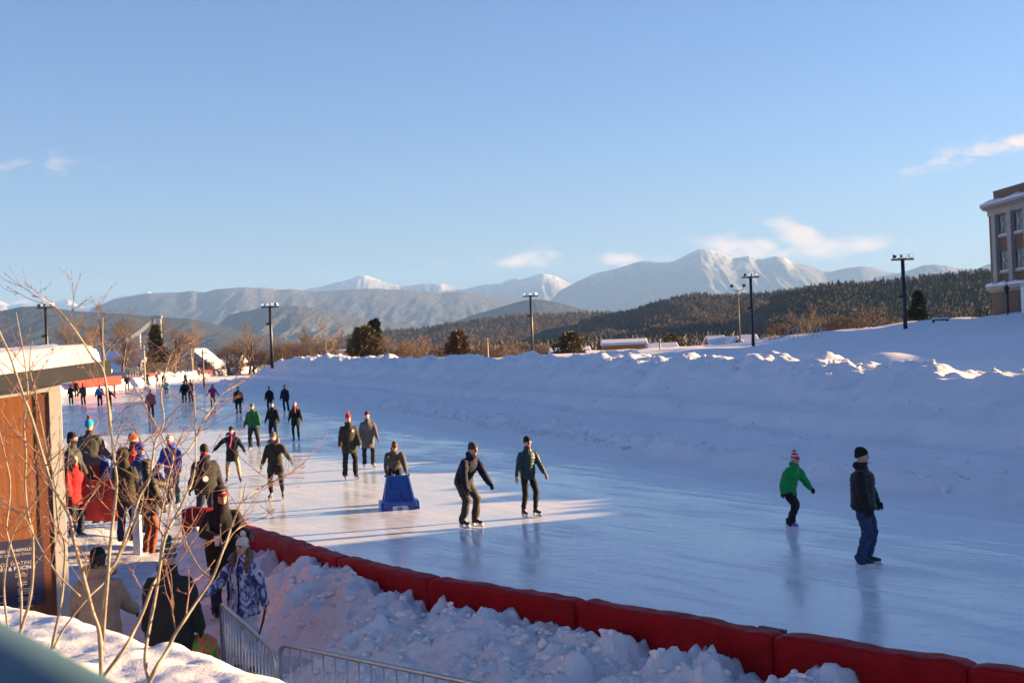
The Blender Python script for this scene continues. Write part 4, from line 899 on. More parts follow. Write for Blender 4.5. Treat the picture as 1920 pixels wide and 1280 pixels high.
# ---- hut
def hut():
    WOOD, t, b = nt('orange_boards'); v = coords(t); sx = N(t, 'ShaderNodeSeparateXYZ'); t.links.new(v, sx.inputs[0])
    w = N(t, 'ShaderNodeTexWave'); w.wave_type = 'BANDS'; w.bands_direction = 'X'; w.inputs['Scale'].default_value = 3.2; w.wave_profile = 'SAW'; w.inputs['Distortion'].default_value = 0.0; t.links.new(v, w.inputs['Vector'])
    gr = noise_fac(t, 1.0, 5, 0.6, coords(t, 'Object', (40, 40, 1.5)))
    mx_ = N(t, 'ShaderNodeMath'); mx_.operation = 'ADD'; t.links.new(gr, mx_.inputs[0]); mm_ = N(t, 'ShaderNodeMath'); mm_.operation = 'MULTIPLY'; t.links.new(w.outputs[0], mm_.inputs[0]); mm_.inputs[1].default_value = 0.12; t.links.new(mm_.outputs[0], mx_.inputs[1])
    t.links.new(ramp(t, mx_.outputs[0], [(0.3, (0.13, 0.036, 0.006)), (0.8, (0.25, 0.078, 0.012))]), b.inputs['Base Color']); b.inputs['Roughness'].default_value = 0.55
    bump(t, b, w.outputs[0], 0.25, 0.006)
    C = at(112, 900, 15.0); root = thing('hut', 'orange boarded warming hut with white corner trim and thick snow on its roof', 'hut', (C.x, C.y, 0), math.atan2(0.54, 0.84))
    sl = 0.092
    def zr(x): return 3.706 + sl * (x - 0.55)
    m = MB(); m.add([(x, y, z) for x in (-6, 0.0) for y, z in ((0, 0), (3, 0), (3, zr(x) - 0.19), (0, zr(x) - 0.19))], [[0, 1, 2, 3], [4, 7, 6, 5], [0, 4, 5, 1], [1, 5, 6, 2], [2, 6, 7, 3], [3, 7, 4, 0]]); m.build('wall', WOOD, root)
    WT = basic('white_painted_trim', (0.36, 0.35, 0.33), 0.6, 0.06, 4)
    m = MB(); m.box(-0.092, 0.05, -0.028, -0.003, 0, zr(-0.1) - 0.26); m.box(0.003, 0.05, -0.0028, 0.16, 0, zr(0) - 0.26); m.build('corner_trim', WT, root, bevel=0.004)
    m = MB(); m.box(-0.24, -0.093, -0.012, -0.003, 0, zr(-0.3) - 0.28); m.build('edge_board', basic('dark_orange_board', (0.12, 0.032, 0.008), 0.55, 0.2, 6), root)
    m = MB(); m.add([(x, y, z) for x in (-6, 0.04) for y, z in ((-0.04, zr(x) - 0.27), (-0.003, zr(x) - 0.27), (-0.003, zr(x) - 0.195), (-0.04, zr(x) - 0.195))], [[0, 1, 2, 3], [4, 7, 6, 5], [0, 4, 5, 1], [1, 5, 6, 2], [2, 6, 7, 3], [3, 7, 4, 0]]); m.build('frieze_board', WT, root)
    m = MB(); m.add([(x, y, z) for x in (-6.4, 0.55) for y, z in ((-0.35, zr(x) - 0.185), (3.4, zr(x) - 0.185), (3.4, zr(x)), (-0.35, zr(x)))], [[0, 1, 2, 3], [4, 7, 6, 5], [0, 4, 5, 1], [1, 5, 6, 2], [2, 6, 7, 3], [3, 7, 4, 0]]); ro = m.build('roof', basic('black_fascia', (0.03, 0.03, 0.034), 0.6, 0.15, 5), root)
    xs = np.concatenate([np.linspace(-6.3, -0.6, 60), np.linspace(-0.57, 0.46, 40)]); ys = np.linspace(-0.31, 3.3, 60); X, Y = np.meshgrid(xs, ys, indexing='ij')
    ed = np.minimum(np.minimum(0.46 - X, Y + 0.31), np.minimum(X + 6.3, 3.3 - Y)); th = 0.31 - 0.08 * np.clip((X + 1.5) / 2.0, 0, 1) + 0.025 * vnoise(X * 1.6, Y * 1.6, 5)
    rnd = np.sqrt(np.clip(1 - (1 - np.clip(ed / 0.22, 0, 1)) ** 2, 0, 1)); over = 0.06 * np.sin(np.pi * np.clip(rnd, 0, 1))
    Z = zr(X) + 0.004 + th * rnd * (1 + 0.03 * vnoise(X * 5, Y * 5, 8))
    link('roof_snow', mesh_np('roof_snow', np.stack([X, Y - 0, Z], -1).reshape(-1, 3), grid_faces(len(xs), len(ys)), SNOW_SOFT), ro)
    # price board
    def lx(px):
        u = ray(px, 1080).x; tt_ = (u * C.y - C.x) / (-0.84 + 0.54 * u); return -abs(tt_)
    NAVY = basic('navy_sign', (0.016, 0.017, 0.055), 0.5, 0.08, 3); INK = basic('sign_white', (0.40, 0.40, 0.43), 0.6, 0.02)
    x1 = lx(82); x0 = x1 - 1.05; zt, zb = 3.7 - (1010 - 682) / F * 14.7, 0.95
    m = MB(); m.box(x0, x1, -0.032, -0.013, zb, zt); sg = m.build('sign_board', NAVY, root); sg['label'] = 'navy price board with white lettering'
    def txt(s, xr, z, size, align='RIGHT', bold=0.0):
        cu = bpy.data.curves.new('txt', 'FONT'); cu.body = s; cu.size = size; cu.align_x = align; cu.offset = bold; cu.space_character = 1.08
        ob = bpy.data.objects.new('txt', cu); COL.objects.link(ob); dg = bpy.context.evaluated_depsgraph_get(); me_ = bpy.data.meshes.new_from_object(ob.evaluated_get(dg)); bpy.data.objects.remove(ob); bpy.data.curves.remove(cu)
        me_.transform(Matrix.Translation((xr, -0.0345, z)) @ Matrix.Rotation(R(90), 4, 'X')); me_.materials.clear(); me_.materials.append(INK); link('lettering', me_, sg)
    def zz(py): return 3.7 - (py - 682) / F * 14.62
    txt('JAMES C. SHEFFIELD', lx(61), zz(1033), 0.044, bold=0.001); txt('SPEED SKATING OVAL', lx(60), zz(1041), 0.040)
    txt('OUTDOOR SKATING', lx(63), zz(1058.5), 0.058); txt('HOURS & PRICING', lx(66), zz(1067.5), 0.058, bold=0.002)
    txt('PUBLIC', lx(46), zz(1077), 0.030); txt('SKATING', lx(50), zz(1081.5), 0.030)
    m = MB(); rr = random.Random(4); y = 1091
    while y < 1140:
        if rr.random() < 0.82:
            a = lx(31); m.box(a, a + 0.10 + 0.10 * rr.random(), -0.0345, -0.033, zz(y + 1.5), zz(y))
            a2 = lx(0); m.box(a2 - 0.3, a2 - 0.1 + 0.17 * rr.random(), -0.0345, -0.033, zz(y + 1.5), zz(y))
        y += 4.2
    m.build('small_print', INK, sg)
hut()
# white post and red padded rail at the rink entrance
p = at(256, 960, 24.0); root = thing('gate_post', 'white square post at the rink entrance behind the spectators', 'post', (p.x, 24.0, 0)); MB().box(-0.07, 0.07, -0.07, 0.07, 0, 0.98).build('shaft', basic('white_plastic', (0.55, 0.56, 0.62), 0.5, 0.05), root, bevel=0.01); MB().box(-0.085, 0.085, -0.085, 0.085, 0.982, 1.02).build('cap', MATS['white_plastic'], root, bevel=0.01)
pad(at(148, 905, 27.6), at(214, 899, 27.2), 0.85, 'crumpled bright red pad in front of the blue jacketed spectator', REDTARP, 0.16, 0.32, 17, slack=2.2, group='red pads at the rink entrance')
# ---- far end of the oval: snow berm, red pads, fences
bb = [(60, 742, 140), (150, 734, 152), (240, 726, 172), (330, 713, 205), (400, 702, 240), (470, 694, 265), (640, 682, 285)]
FB = np.array([[at(a, b, d).x, d] for a, b, d in bb]); fcum = np.concatenate([[0], np.cumsum(np.linalg.norm(np.diff(FB, axis=0), axis=1))])
fu = np.linspace(0, fcum[-1], 260); fv = np.concatenate([np.linspace(-0.5, 5, 26), np.linspace(6, 60, 14)]); U, V_ = np.meshgrid(fu, fv, indexing='ij')
fx = np.interp(U, fcum, FB[:, 0]); fy = np.interp(U, fcum, FB[:, 1]); Xf = fx - 0.35 * V_; Yf = fy + 0.94 * V_
Zf = 1.25 * sstep(0, 3.6, V_ + 0.6 * vnoise(U * 0.3, V_ * 0.3, 301)) + 0.28 * np.maximum(0, fbm(U * 0.3, V_ * 0.5, 303, 4)) * sstep(0.5, 3, V_) * sstep(14, 5, V_) - 0.05
tag(link('snow_berm', mesh_np('snow_berm', np.stack([Xf, Yf, Zf], -1).reshape(-1, 3), grid_faces(len(fu), len(fv)), SNOW)), kind='structure')
for i, (x0, y0, x1, y1, d0, d1, h, lab) in enumerate(((140, 709, 228, 704, 150, 168, 1.15, 'bright red tarp covered pads at the far left bend'), (243, 707, 272, 704, 178, 190, 0.4, 'thin red pad on the far berm left of the far skaters'), (280, 700, 295, 699, 190, 197, 0.45, 'thin red pad on the far berm behind the far skaters'), (311, 700, 330, 703, 202, 208, 0.45, 'thin red pad on the far berm right of the far skaters'), (376, 695, 402, 694, 228, 240, 0.5, 'thin red pad below the gabled house'))):
    a = at(x0, y0, d0); b = at(x1, y1, d1); pad(a, b, h, lab, REDTARP, 0.3, a.z - h, 30 + i, zb2=b.z - h, group='red pads at the far end')
def far_fence(x0, x1, yt0, yt1, yb0, yb1, d0, d1, label, nb, name='fence'):
    a = at(x0, yt0, d0); b = at(x1, yt1, d1); a2 = at(x0, yb0, d0); b2 = at(x1, yb1, d1); root = thing(name, label, 'fence', (a2.x, a2.y, a2.z), group='dark fences beyond the far end')
    o = root.location
    m = MB(); m.tube([a - o, b - o], 0.05, 5); m.tube([a2 - o + Vector((0, 0, .15)), b2 - o + Vector((0, 0, .15))], 0.05, 5); m.build('rail', BLACK, root)
    for i in range(6): q = i / 5; MB().tube([a2.lerp(b2, q) - o - Vector((0, 0, .8)), a.lerp(b, q) - o], 0.07, 5).build('post', BLACK, root)
    m = MB()
    for i in range(nb): q = (i + .5) / nb; m.tube([a2.lerp(b2, q) - o, a.lerp(b, q) - o], 0.022, 3, cap=False)
    m.build('bars', BLACK, root)
far_fence(236, 262, 692, 690, 703, 702, 185, 190, 'black picket fence in front of the white shed', 22)
far_fence(262, 370, 683, 677, 702, 693, 196, 232, 'tall dark chain link fence below the ski jumps', 90)
p = at(222, 703, 178); root = thing('gate', 'pale grey metal gate beside the black picket fence', 'gate', (p.x, 178, p.z - 0.6)); MB().box(-0.85, 0.85, -0.03, 0.03, 0, 1.0).build('panel', basic('grey_panel', (0.42, 0.44, 0.45), 0.6), root); m = MB(); m.tube([(-0.9, 0, -0.6), (-0.9, 0, 1.5), (0.9, 0, 1.5), (0.9, 0, -0.6)], 0.05, 6); m.build('frame', GALV, root)
# ---------------------------------------------------------------- leafless shrubs in the planter
SHRUB, t, b = nt('shrub_bark'); v = coords(t); f = noise_fac(t, 30, 4, 0.6, v)
t.links.new(ramp(t, f, [(0.3, (0.17, 0.13, 0.095)), (0.7, (0.32, 0.25, 0.18))]), b.inputs['Base Color']); b.inputs['Roughness'].default_value = 0.7; bump(t, b, f, 0.4, 0.004)
SHRUBT = basic('shrub_twig', (0.20, 0.105, 0.075), 0.7, 0.3, 18)
def shrub(base, dbase, stems, label, seed):
    rr = random.Random(seed); B = at(base[0], base[1], dbase); B = Vector((B.x, B.y, planter_z(B.x, B.y))); root = thing('bare_shrub', label, 'shrub', B, group='leafless shrubs in the planter')
    tw = MB()
    def twig(p, d, L, rad, lev):
        n = 4; pts = [p]; q = p.copy(); dd = d.normalized()
        for i in range(n):
            dd = (dd + Vector((rr.gauss(0, .13), rr.gauss(0, .13), rr.gauss(0.05, .1)))).normalized(); q = q + dd * (L / n); pts.append(q.copy())
        tw.tube(pts, [rad * (1 - 0.55 * i / n) for i in range(n + 1)], 5)
        e = pts[-1]; tw.tube([e, e + dd * 0.009, e + dd * 0.018], [rad * 0.5, rad * 1.05, 0.0004], 5, cap=False)
        for i in range(1, n):
            if rr.random() < 0.35:
                sd = (dd + Vector((rr.gauss(0, 1), rr.gauss(0, .6), rr.gauss(.2, .7))) * 0.8).normalized(); tw.tube([pts[i], pts[i] + sd * 0.012, pts[i] + sd * 0.02], [rad * 0.5, rad * 0.8, 0.0004], 4, cap=False)
        if lev > 0:
            for k in range(rr.randint(1, 3)):
                i = rr.randint(1, n - 1); sd = (dd + Vector((rr.gauss(0, 1), rr.gauss(0, .8), rr.gauss(.1, .7))) * 0.75).normalized()
                twig(pts[i], sd, L * (0.45 + 0.3 * rr.random()), rad * 0.65, lev - 1)
    for pts, d0, d1, r0, r1, nt_ in stems:
        n = len(pts); P = []
        for i, (px, py) in enumerate(pts):
            d = d0 + (d1 - d0) * i / (n - 1) + 0.02 * math.sin(i * 2.1 + seed); P.append(at(px, py, d) - B)
        # smooth subdivision
        S = []
        for i in range(n - 1):
            p0, p1, p2, p3 = P[max(i - 1, 0)], P[i], P[i + 1], P[min(i + 2, n - 1)]
            for k in range(4):
                u = k / 4; S.append(0.5 * ((2 * p1) + (p2 - p0) * u + (2 * p0 - 5 * p1 + 4 * p2 - p3) * u * u + (3 * p1 - p0 - 3 * p2 + p3) * u ** 3))
        S.append(P[-1]); K = len(S); rad = [r0 + (r1 - r0) * (i / (K - 1)) ** 0.85 for i in range(K)]
        rad = [x * (1 + (0.18 if i % 7 == 3 else 0)) for i, x in enumerate(rad)]
        MB().tube(S, [x * 0.62 for x in rad], 9).build('stem', SHRUB, root, smooth=True)
        for k in range(max(4, int(nt_ * 1.15))):
            i = int((0.22 + 0.75 * (k + rr.random()) / max(4, int(nt_ * 1.15))) * (K - 1)); i = min(max(i, 1), K - 2); ax = (S[i + 1] - S[i - 1]).normalized()
            side = -1 if rr.random() < 0.5 else 1
            dd = (ax * 0.75 + Vector((side * rr.uniform(0.4, 1.0), rr.gauss(0, .45), rr.uniform(-0.1, .6)))).normalized()
            twig(S[i], dd, rr.uniform(0.12, 0.32) * (0.55 if i > 0.72 * K else 1.0), max(rad[i] * 0.32, 0.0018), 1 if rr.random() < 0.75 else 2)
    tw.build('twigs', SHRUBT, root, smooth=True, recalc=False)
shrub((190, 1262), 5.0, [
    ([(190, 1275), (187, 1190), (173, 1144), (155, 1074), (139, 1014), (131, 970), (116, 941), (97, 907), (82, 860), (60, 785), (45, 745), (30, 700), (15, 657), (0, 625), (-14, 590)], 5.0, 4.6, 0.0145, 0.0045, 15),
    ([(191, 1230), (194, 1125), (204, 1070), (218, 1050), (246, 980), (262, 930), (279, 900), (286, 860), (292, 827), (307, 790), (302, 740), (312, 690), (327, 655), (362, 637)], 5.0, 5.3, 0.012, 0.0035, 12),
    ([(193, 1200), (204, 1050), (211, 980), (219, 911), (216, 874), (212, 852), (207, 777), (200, 735), (195, 700), (194, 670), (192, 640), (193, 595)], 5.0, 4.9, 0.011, 0.0030, 9),
    ([(207, 800), (195, 700), (175, 672), (155, 640), (130, 605), (105, 577), (88, 566), (72, 557), (60, 555)], 4.9, 4.8, 0.008, 0.003, 6),
    ([(188, 1275), (234, 1214), (252, 1180), (269, 1144), (285, 1100), (297, 1074), (302, 1030), (305, 1003), (300, 986), (312, 911), (325, 859), (316, 842), (297, 805), (272, 760), (262, 728)], 5.0, 5.4, 0.0125, 0.003, 12),
    ([(325, 859), (349, 849), (366, 825), (374, 805), (381, 789), (395, 770), (405, 752), (420, 735), (440, 724), (457, 715)], 5.3, 5.6, 0.007, 0.0025, 7)], 'leafless shrub with the thickest stems, rooted in the snow at lower left centre', 3)
shrub((40, 1200), 5.6, [
    ([(35, 1205), (42, 1172), (54, 1132), (61, 1085), (62, 1040), (61, 999), (55, 975), (52, 958), (47, 911), (49, 855), (45, 795), (52, 740), (48, 690), (40, 640), (30, 585)], 5.6, 5.3, 0.0125, 0.003, 10),
    ([(38, 1205), (39, 1175), (40, 1121), (35, 1074), (22, 1030), (14, 1003), (12, 986), (17, 949), (19, 902), (11, 861), (0, 814), (-12, 770)], 5.6, 5.7, 0.010, 0.004, 7),
    ([(20, 1210), (8, 1120), (11, 1060), (25, 1000), (50, 960), (96, 900), (140, 850), (178, 800)], 5.5, 5.0, 0.008, 0.0022, 8)], 'leafless shrub in front of the navy price board', 5)
shrub((94, 1226), 5.3, [
    ([(94, 1232), (103, 1185), (112, 1144), (117, 1110), (119, 1085), (122, 1027), (115, 1000), (108, 975), (104, 920), (98, 880), (88, 845), (77, 790), (67, 740), (55, 685), (60, 640)], 5.3, 5.0, 0.0105, 0.003, 10),
    ([(150, 1117), (119, 1088), (89, 1050), (70, 1015), (59, 994), (46, 970), (20, 950), (-10, 930)], 5.1, 5.3, 0.006, 0.003, 5),
    ([(100, 1215), (125, 1170), (165, 1120), (200, 1085), (236, 1020), (262, 960), (268, 930), (264, 890)], 5.2, 5.5, 0.008, 0.0022, 8)], 'leafless shrub whose thin stems cross the white hut corner', 7)
shrub((276, 1278), 4.7, [
    ([(275, 1290), (293, 1250), (312, 1221), (327, 1190), (342, 1167), (370, 1125), (398, 1083), (415, 1040), (428, 1005), (434, 986), (449, 949), (456, 930), (462, 905)], 4.7, 5.0, 0.013, 0.0035, 5),
    ([(280, 1280), (272, 1230), (283, 1160), (293, 1110), (308, 1014), (325, 975), (342, 943), (350, 925), (359, 907), (366, 874), (367, 850), (366, 780), (362, 715), (358, 652)], 4.7, 5.2, 0.0115, 0.003, 10),
    ([(398, 1083), (378, 1070), (362, 1045), (350, 1020), (343, 990), (330, 960), (318, 930), (322, 890)], 4.85, 5.2, 0.007, 0.0022, 3),
    ([(449, 949), (465, 930), (485, 915), (500, 908), (515, 902), (525, 899)], 5.0, 5.2, 0.005, 0.002, 5),
    ([(420, 1030), (436, 1000), (458, 984), (480, 975), (500, 970), (516, 966)], 4.95, 5.1, 0.0045, 0.002, 4)], 'leafless shrub nearest the barriers, leaning right', 9)

# ---- loose chunks of ploughed snow
def chunks():
    r = np.random.default_rng(77); V = []; Fs = []; off = 0
    bm = bmesh.new(); bmesh.ops.create_icosphere(bm, subdivisions=2, radius=1); iv = np.array([v.co[:] for v in bm.verts]); ifc = np.array([[v.index for v in f.verts] for f in bm.faces]); bm.free()
    def put(x, y, z, s):
        nonlocal off
        sc = s * np.array([r.uniform(.7, 1.4), r.uniform(.7, 1.4), r.uniform(.5, 1.0)]); ph = r.random(3) * 6
        p = iv * (1 + 0.22 * np.sin(iv @ r.normal(size=3) * 3 + ph[0]) + 0.16 * np.sin(iv @ r.normal(size=3) * 5 + ph[1]))[:, None]; p = np.clip(p, -0.85 - 0.2 * r.random(), 0.8 + .3 * r.random()) * sc; a = r.random() * 6.28
        q = np.stack([p[:, 0] * math.cos(a) - p[:, 1] * math.sin(a) + x, p[:, 0] * math.sin(a) + p[:, 1] * math.cos(a) + y, p[:, 2] + z + s * 0.15], -1); V.append(q); Fs.append(ifc + off); off += len(q)
    for k in range(2600):
        t = T0 + 2 + (r.random() ** 0.9) * (_cum[-1] - T0 - 3); q = 0.25 + 2.2 * r.random() ** 1.6; bx_, by_ = board_xy(np.array([t])); x = float(bx_[0]) - q * 0.79; y = float(by_[0]) - q * 0.61
        if y < 7.5: continue
        z = float(pile_z(np.array([t]), np.array([q]), np.array([x]), np.array([y]))[0])
        if z < 0.2: continue
        put(x, y, z, 0.010 + 0.045 * r.random() ** 4)
    for k in range(1500):
        s = 18 + 62 * r.random() ** 1.3; u = r.random(); n = r.normal(2.9, 0.45) if u < 0.5 else (r.uniform(10.6, 12.8) if u < 0.72 else r.uniform(4, 10))
        x, y = xy(np.array([s]), np.array([n])); z = float(bank_h(np.array([s]), np.array([n]))[0]); put(float(x[0]), float(y[0]), z, (0.03 + 0.10 * r.random() ** 3) * (1.0 if u < 0.72 else 0.7))
    tag(link('snow_chunks', mesh_np('snow_chunks', np.concatenate(V), np.concatenate(Fs), SNOW, smooth=True)), kind='stuff')
chunks()
# ---------------------------------------------------------------- people
def cloth(name, col, rough=0.85, var=0.18, scale=7, bmp=0.010, sheen=0.03):
    if name in MATS: return MATS[name]
    m = basic(name, col, rough, var, scale, bmp=bmp, spec=0.25, bscale=16)
    b = m.node_tree.nodes['Principled BSDF']; b.inputs['Sheen Weight'].default_value = sheen; b.inputs['Sheen Roughness'].default_value = 0.6
    return m
def pattern(name, cols, scale, rough=0.8, dist=1.5, stretch=(1, 1, 1)):
    m, t, b = nt(name); v = coords(t, 'Object', stretch); f = noise_fac(t, scale, 5, 0.62, v, dist)
    r_ = ramp(t, f, cols); b.inputs['Roughness'].default_value = rough; t.links.new(r_, b.inputs['Base Color']); bump(t, b, noise_fac(t, 14, 3, 0.6, v), 0.5, 0.01); MATS[name] = m; return m
def bands(name, c1, c2, freq, duty=0.5, c3=None):
    m, t, b = nt(name); v = coords(t); sx = N(t, 'ShaderNodeSeparateXYZ'); t.links.new(v, sx.inputs[0])
    a = N(t, 'ShaderNodeMath'); a.operation = 'MULTIPLY'; a.inputs[1].default_value = freq; t.links.new(sx.outputs[2], a.inputs[0]); f = N(t, 'ShaderNodeMath'); f.operation = 'FRACT'; t.links.new(a.outputs[0], f.inputs[0])
    r_ = N(t, 'ShaderNodeValToRGB'); r_.color_ramp.interpolation = 'CONSTANT'; r_.color_ramp.elements[0].color = (*c1, 1); r_.color_ramp.elements[1].position = duty; r_.color_ramp.elements[1].color = (*c2, 1)
    t.links.new(f.outputs[0], r_.inputs[0]); t.links.new(r_.outputs[0], b.inputs['Base Color']); b.inputs['Roughness'].default_value = 0.9; bump(t, b, noise_fac(t, 60, 2, 0.5, v), 0.5, 0.006); MATS[name] = m; return m
SKIN, t, b = nt('skin'); f = noise_fac(t, 9, 3, 0.6, coords(t)); t.links.new(ramp(t, f, [(0.35, (0.50, 0.27, 0.19)), (0.68, (0.60, 0.30, 0.22))]), b.inputs['Base Color']); b.inputs['Roughness'].default_value = 0.5
EYE = basic('eye_dark', (0.03, 0.02, 0.018), 0.3); LIP = basic('lips', (0.42, 0.13, 0.11), 0.5)
K = cloth
BLK = K('black_cloth', (0.011, 0.011, 0.013)); BLK2 = K('black_fleece', (0.018, 0.018, 0.020)); CHAR = K('charcoal_cloth', (0.045, 0.045, 0.048)); DKOL = K('dark_olive_cloth', (0.030, 0.028, 0.018)); NAVYC = K('navy_cloth', (0.012, 0.014, 0.030)); TEALP = K('teal_puffer', (0.018, 0.048, 0.050), 0.5); BLKP = K('black_puffer', (0.008, 0.008, 0.009), 0.62)
GREENH = K('green_hoodie', (0.010, 0.25, 0.055)); GREENJ = K('green_shell', (0.015, 0.105, 0.035)); BLUEJ = K('royal_blue_shell', (0.012, 0.035, 0.25)); BLUEB = K('bright_blue_shell', (0.01, 0.16, 0.40)); SKYJ = K('sky_blue_jacket', (0.05, 0.22, 0.52)); DENIM = K('denim', (0.030, 0.048, 0.105), 0.9, 0.35, 9); DENIMD = K('dark_denim', (0.020, 0.028, 0.055), 0.9, 0.3, 9)
GREYC = K('grey_coat_cloth', (0.11, 0.10, 0.095)); GREYJ = K('grey_jacket_cloth', (0.085, 0.078, 0.070)); GREYF = K('grey_fleece', (0.060, 0.063, 0.060), 0.95); PINKC = K('coral_coat', (0.45, 0.10, 0.11)); MAG = K('magenta_jacket', (0.42, 0.015, 0.13)); REDC = K('red_parka', (0.55, 0.018, 0.022)); TEALK = K('mint_jacket', (0.08, 0.42, 0.36)); BEIGE = K('beige_parka', (0.34, 0.23, 0.165)); OLIVEJ = K('olive_jacket', (0.07, 0.065, 0.045)); BROWNJ = K('brown_jacket', (0.16, 0.085, 0.05)); RUSTT = K('rust_trousers', (0.22, 0.055, 0.022)); MAROON = K('maroon_trousers', (0.085, 0.016, 0.022)); KHAKI = K('dark_khaki', (0.055, 0.046, 0.036)); LILAC = pattern('pale_snow_trousers', [(0.35, (0.46, 0.40, 0.45)), (0.62, (0.62, 0.57, 0.60))], 4)
GOLD = pattern('gold_leggings', [(0.36, (0.05, 0.04, 0.03)), (0.5, (0.35, 0.22, 0.09)), (0.66, (0.62, 0.44, 0.20))], 16, 0.45); TIE = pattern('tie_dye_jacket', [(0.40, (0.020, 0.022, 0.085)), (0.47, (0.055, 0.06, 0.22)), (0.53, (0.40, 0.38, 0.50)), (0.64, (0.66, 0.63, 0.68))], 5.5, 0.6, 2.2, (1.3, 1.3, 0.8)); BLUEPAT = pattern('blue_patterned_jacket', [(0.42, (0.012, 0.05, 0.30)), (0.56, (0.03, 0.20, 0.55)), (0.62, (0.25, 0.45, 0.65))], 12, 0.7); TEALT = K('teal_trousers', (0.02, 0.07, 0.085)); FUR = K('fur_trim', (0.26, 0.17, 0.10), 1.0, 0.5, 40, 0.03); FURG = K('grey_fur', (0.15, 0.13, 0.11), 1.0, 0.5, 40, 0.03)
H_BLK = K('black_knit', (0.012, 0.012, 0.013), 0.95, 0.2, 30); H_GREY = K('grey_knit', (0.12, 0.12, 0.12), 0.95, 0.2, 30); H_RED = K('red_knit', (0.50, 0.022, 0.025), 0.95, 0.2, 30); H_CORAL = K('coral_knit', (0.62, 0.12, 0.10), 0.95, 0.2, 30); H_ORANGE = K('orange_knit', (0.60, 0.075, 0.012), 0.95, 0.2, 30); H_BLUE = K('cobalt_knit', (0.02, 0.035, 0.33), 0.95, 0.2, 30); H_TURQ = K('turquoise_knit', (0.01, 0.24, 0.36), 0.95, 0.2, 30); H_WHITE = K('cream_knit', (0.55, 0.49, 0.42), 0.95, 0.2, 30); H_PURP = K('plum_knit', (0.13, 0.012, 0.06), 0.95, 0.2, 30); H_PINK = K('pink_knit', (0.55, 0.20, 0.22), 0.95, 0.2, 30)
H_REDW = bands('red_white_knit', (0.60, 0.02, 0.03), (0.72, 0.70, 0.70), 17, 0.68); H_BW = bands('black_white_knit', (0.02, 0.02, 0.022), (0.6, 0.6, 0.6), 22, 0.55); H_GREENS = bands('green_striped_knit', (0.012, 0.05, 0.03), (0.5, 0.52, 0.5), 19, 0.72); H_NAVYS = bands('grey_striped_knit', (0.025, 0.025, 0.024), (0.075, 0.07, 0.06), 24, 0.6); H_GRM = bands('grey_maroon_knit', (0.12, 0.11, 0.09), (0.11, 0.018, 0.015), 12, 0.55); CAPB = pattern('blue_white_cap', [(0.47, (0.02, 0.05, 0.35)), (0.50, (0.7, 0.7, 0.72))], 6, 0.7); H_WRED = bands('white_red_knit', (0.70, 0.66, 0.64), (0.5, 0.03, 0.03), 15, 0.75)
HAIRB = K('brown_hair', (0.16, 0.065, 0.022), 0.6, 0.4, 40); HAIRD = K('dark_hair', (0.03, 0.02, 0.014), 0.6, 0.4, 40); G_BLK = K('black_glove', (0.012, 0.012, 0.012), 0.7); G_BLUE = K('blue_mitten', (0.025, 0.07, 0.15), 0.95); G_TAN = K('tan_mitten', (0.36, 0.28, 0.21), 0.95); G_PLUM = K('plum_mitten', (0.16, 0.02, 0.07), 0.95); G_BRN = K('brown_glove', (0.14, 0.055, 0.03), 0.8); G_GREY = K('grey_glove', (0.13, 0.13, 0.14), 0.9)
BOOTK = basic('black_skate_boot', (0.014, 0.013, 0.013), 0.45, 0.3, 20); BOOTW = basic('white_skate_boot', (0.55, 0.54, 0.53), 0.45, 0.1, 20); BOOTB = basic('blue_skate_boot', (0.05, 0.13, 0.42), 0.4, 0.3, 14); BOOTG = basic('grey_skate_boot', (0.10, 0.095, 0.10), 0.5, 0.3, 20); BOOTN = basic('brown_boot', (0.07, 0.045, 0.03), 0.7); STEEL = basic('blade_steel', (0.55, 0.55, 0.56), 0.25, 0.05, 10, 0.9); HOLD = basic('white_blade_holder', (0.66, 0.65, 0.65), 0.5, 0.05, 10); LACE = basic('white_laces', (0.6, 0.6, 0.6), 0.8); SHADE = basic('sunglass_lens', (0.01, 0.01, 0.012), 0.08); BADGE = basic('white_badge', (0.62, 0.62, 0.63), 0.7); PINKS = K('pink_scarf', (0.50, 0.07, 0.25), 0.95, 0.3, 20); PURPS = K('violet_scarf', (0.13, 0.11, 0.30), 0.95); REDS = K('red_gaiter', (0.52, 0.016, 0.014), 0.9); PINKSH = K('pink_shirt', (0.55, 0.10, 0.22))
JOBS = []
def job(name, mb, mat, parent, vox, post=None, smooth=2, extra=None):
    me = bpy.data.meshes.new(name); me.from_pydata(mb.v, [], mb.f)
    for m in (mat if isinstance(mat, list) else [mat]): me.materials.append(m)
    o = link(name, me, parent)
    md = o.modifiers.new('r', 'REMESH'); md.mode = 'VOXEL'; md.voxel_size = vox; md.use_smooth_shade = True
    if smooth: sm = o.modifiers.new('s', 'SMOOTH'); sm.factor = 0.5; sm.iterations = smooth
    JOBS.append((o, me, post)); return o
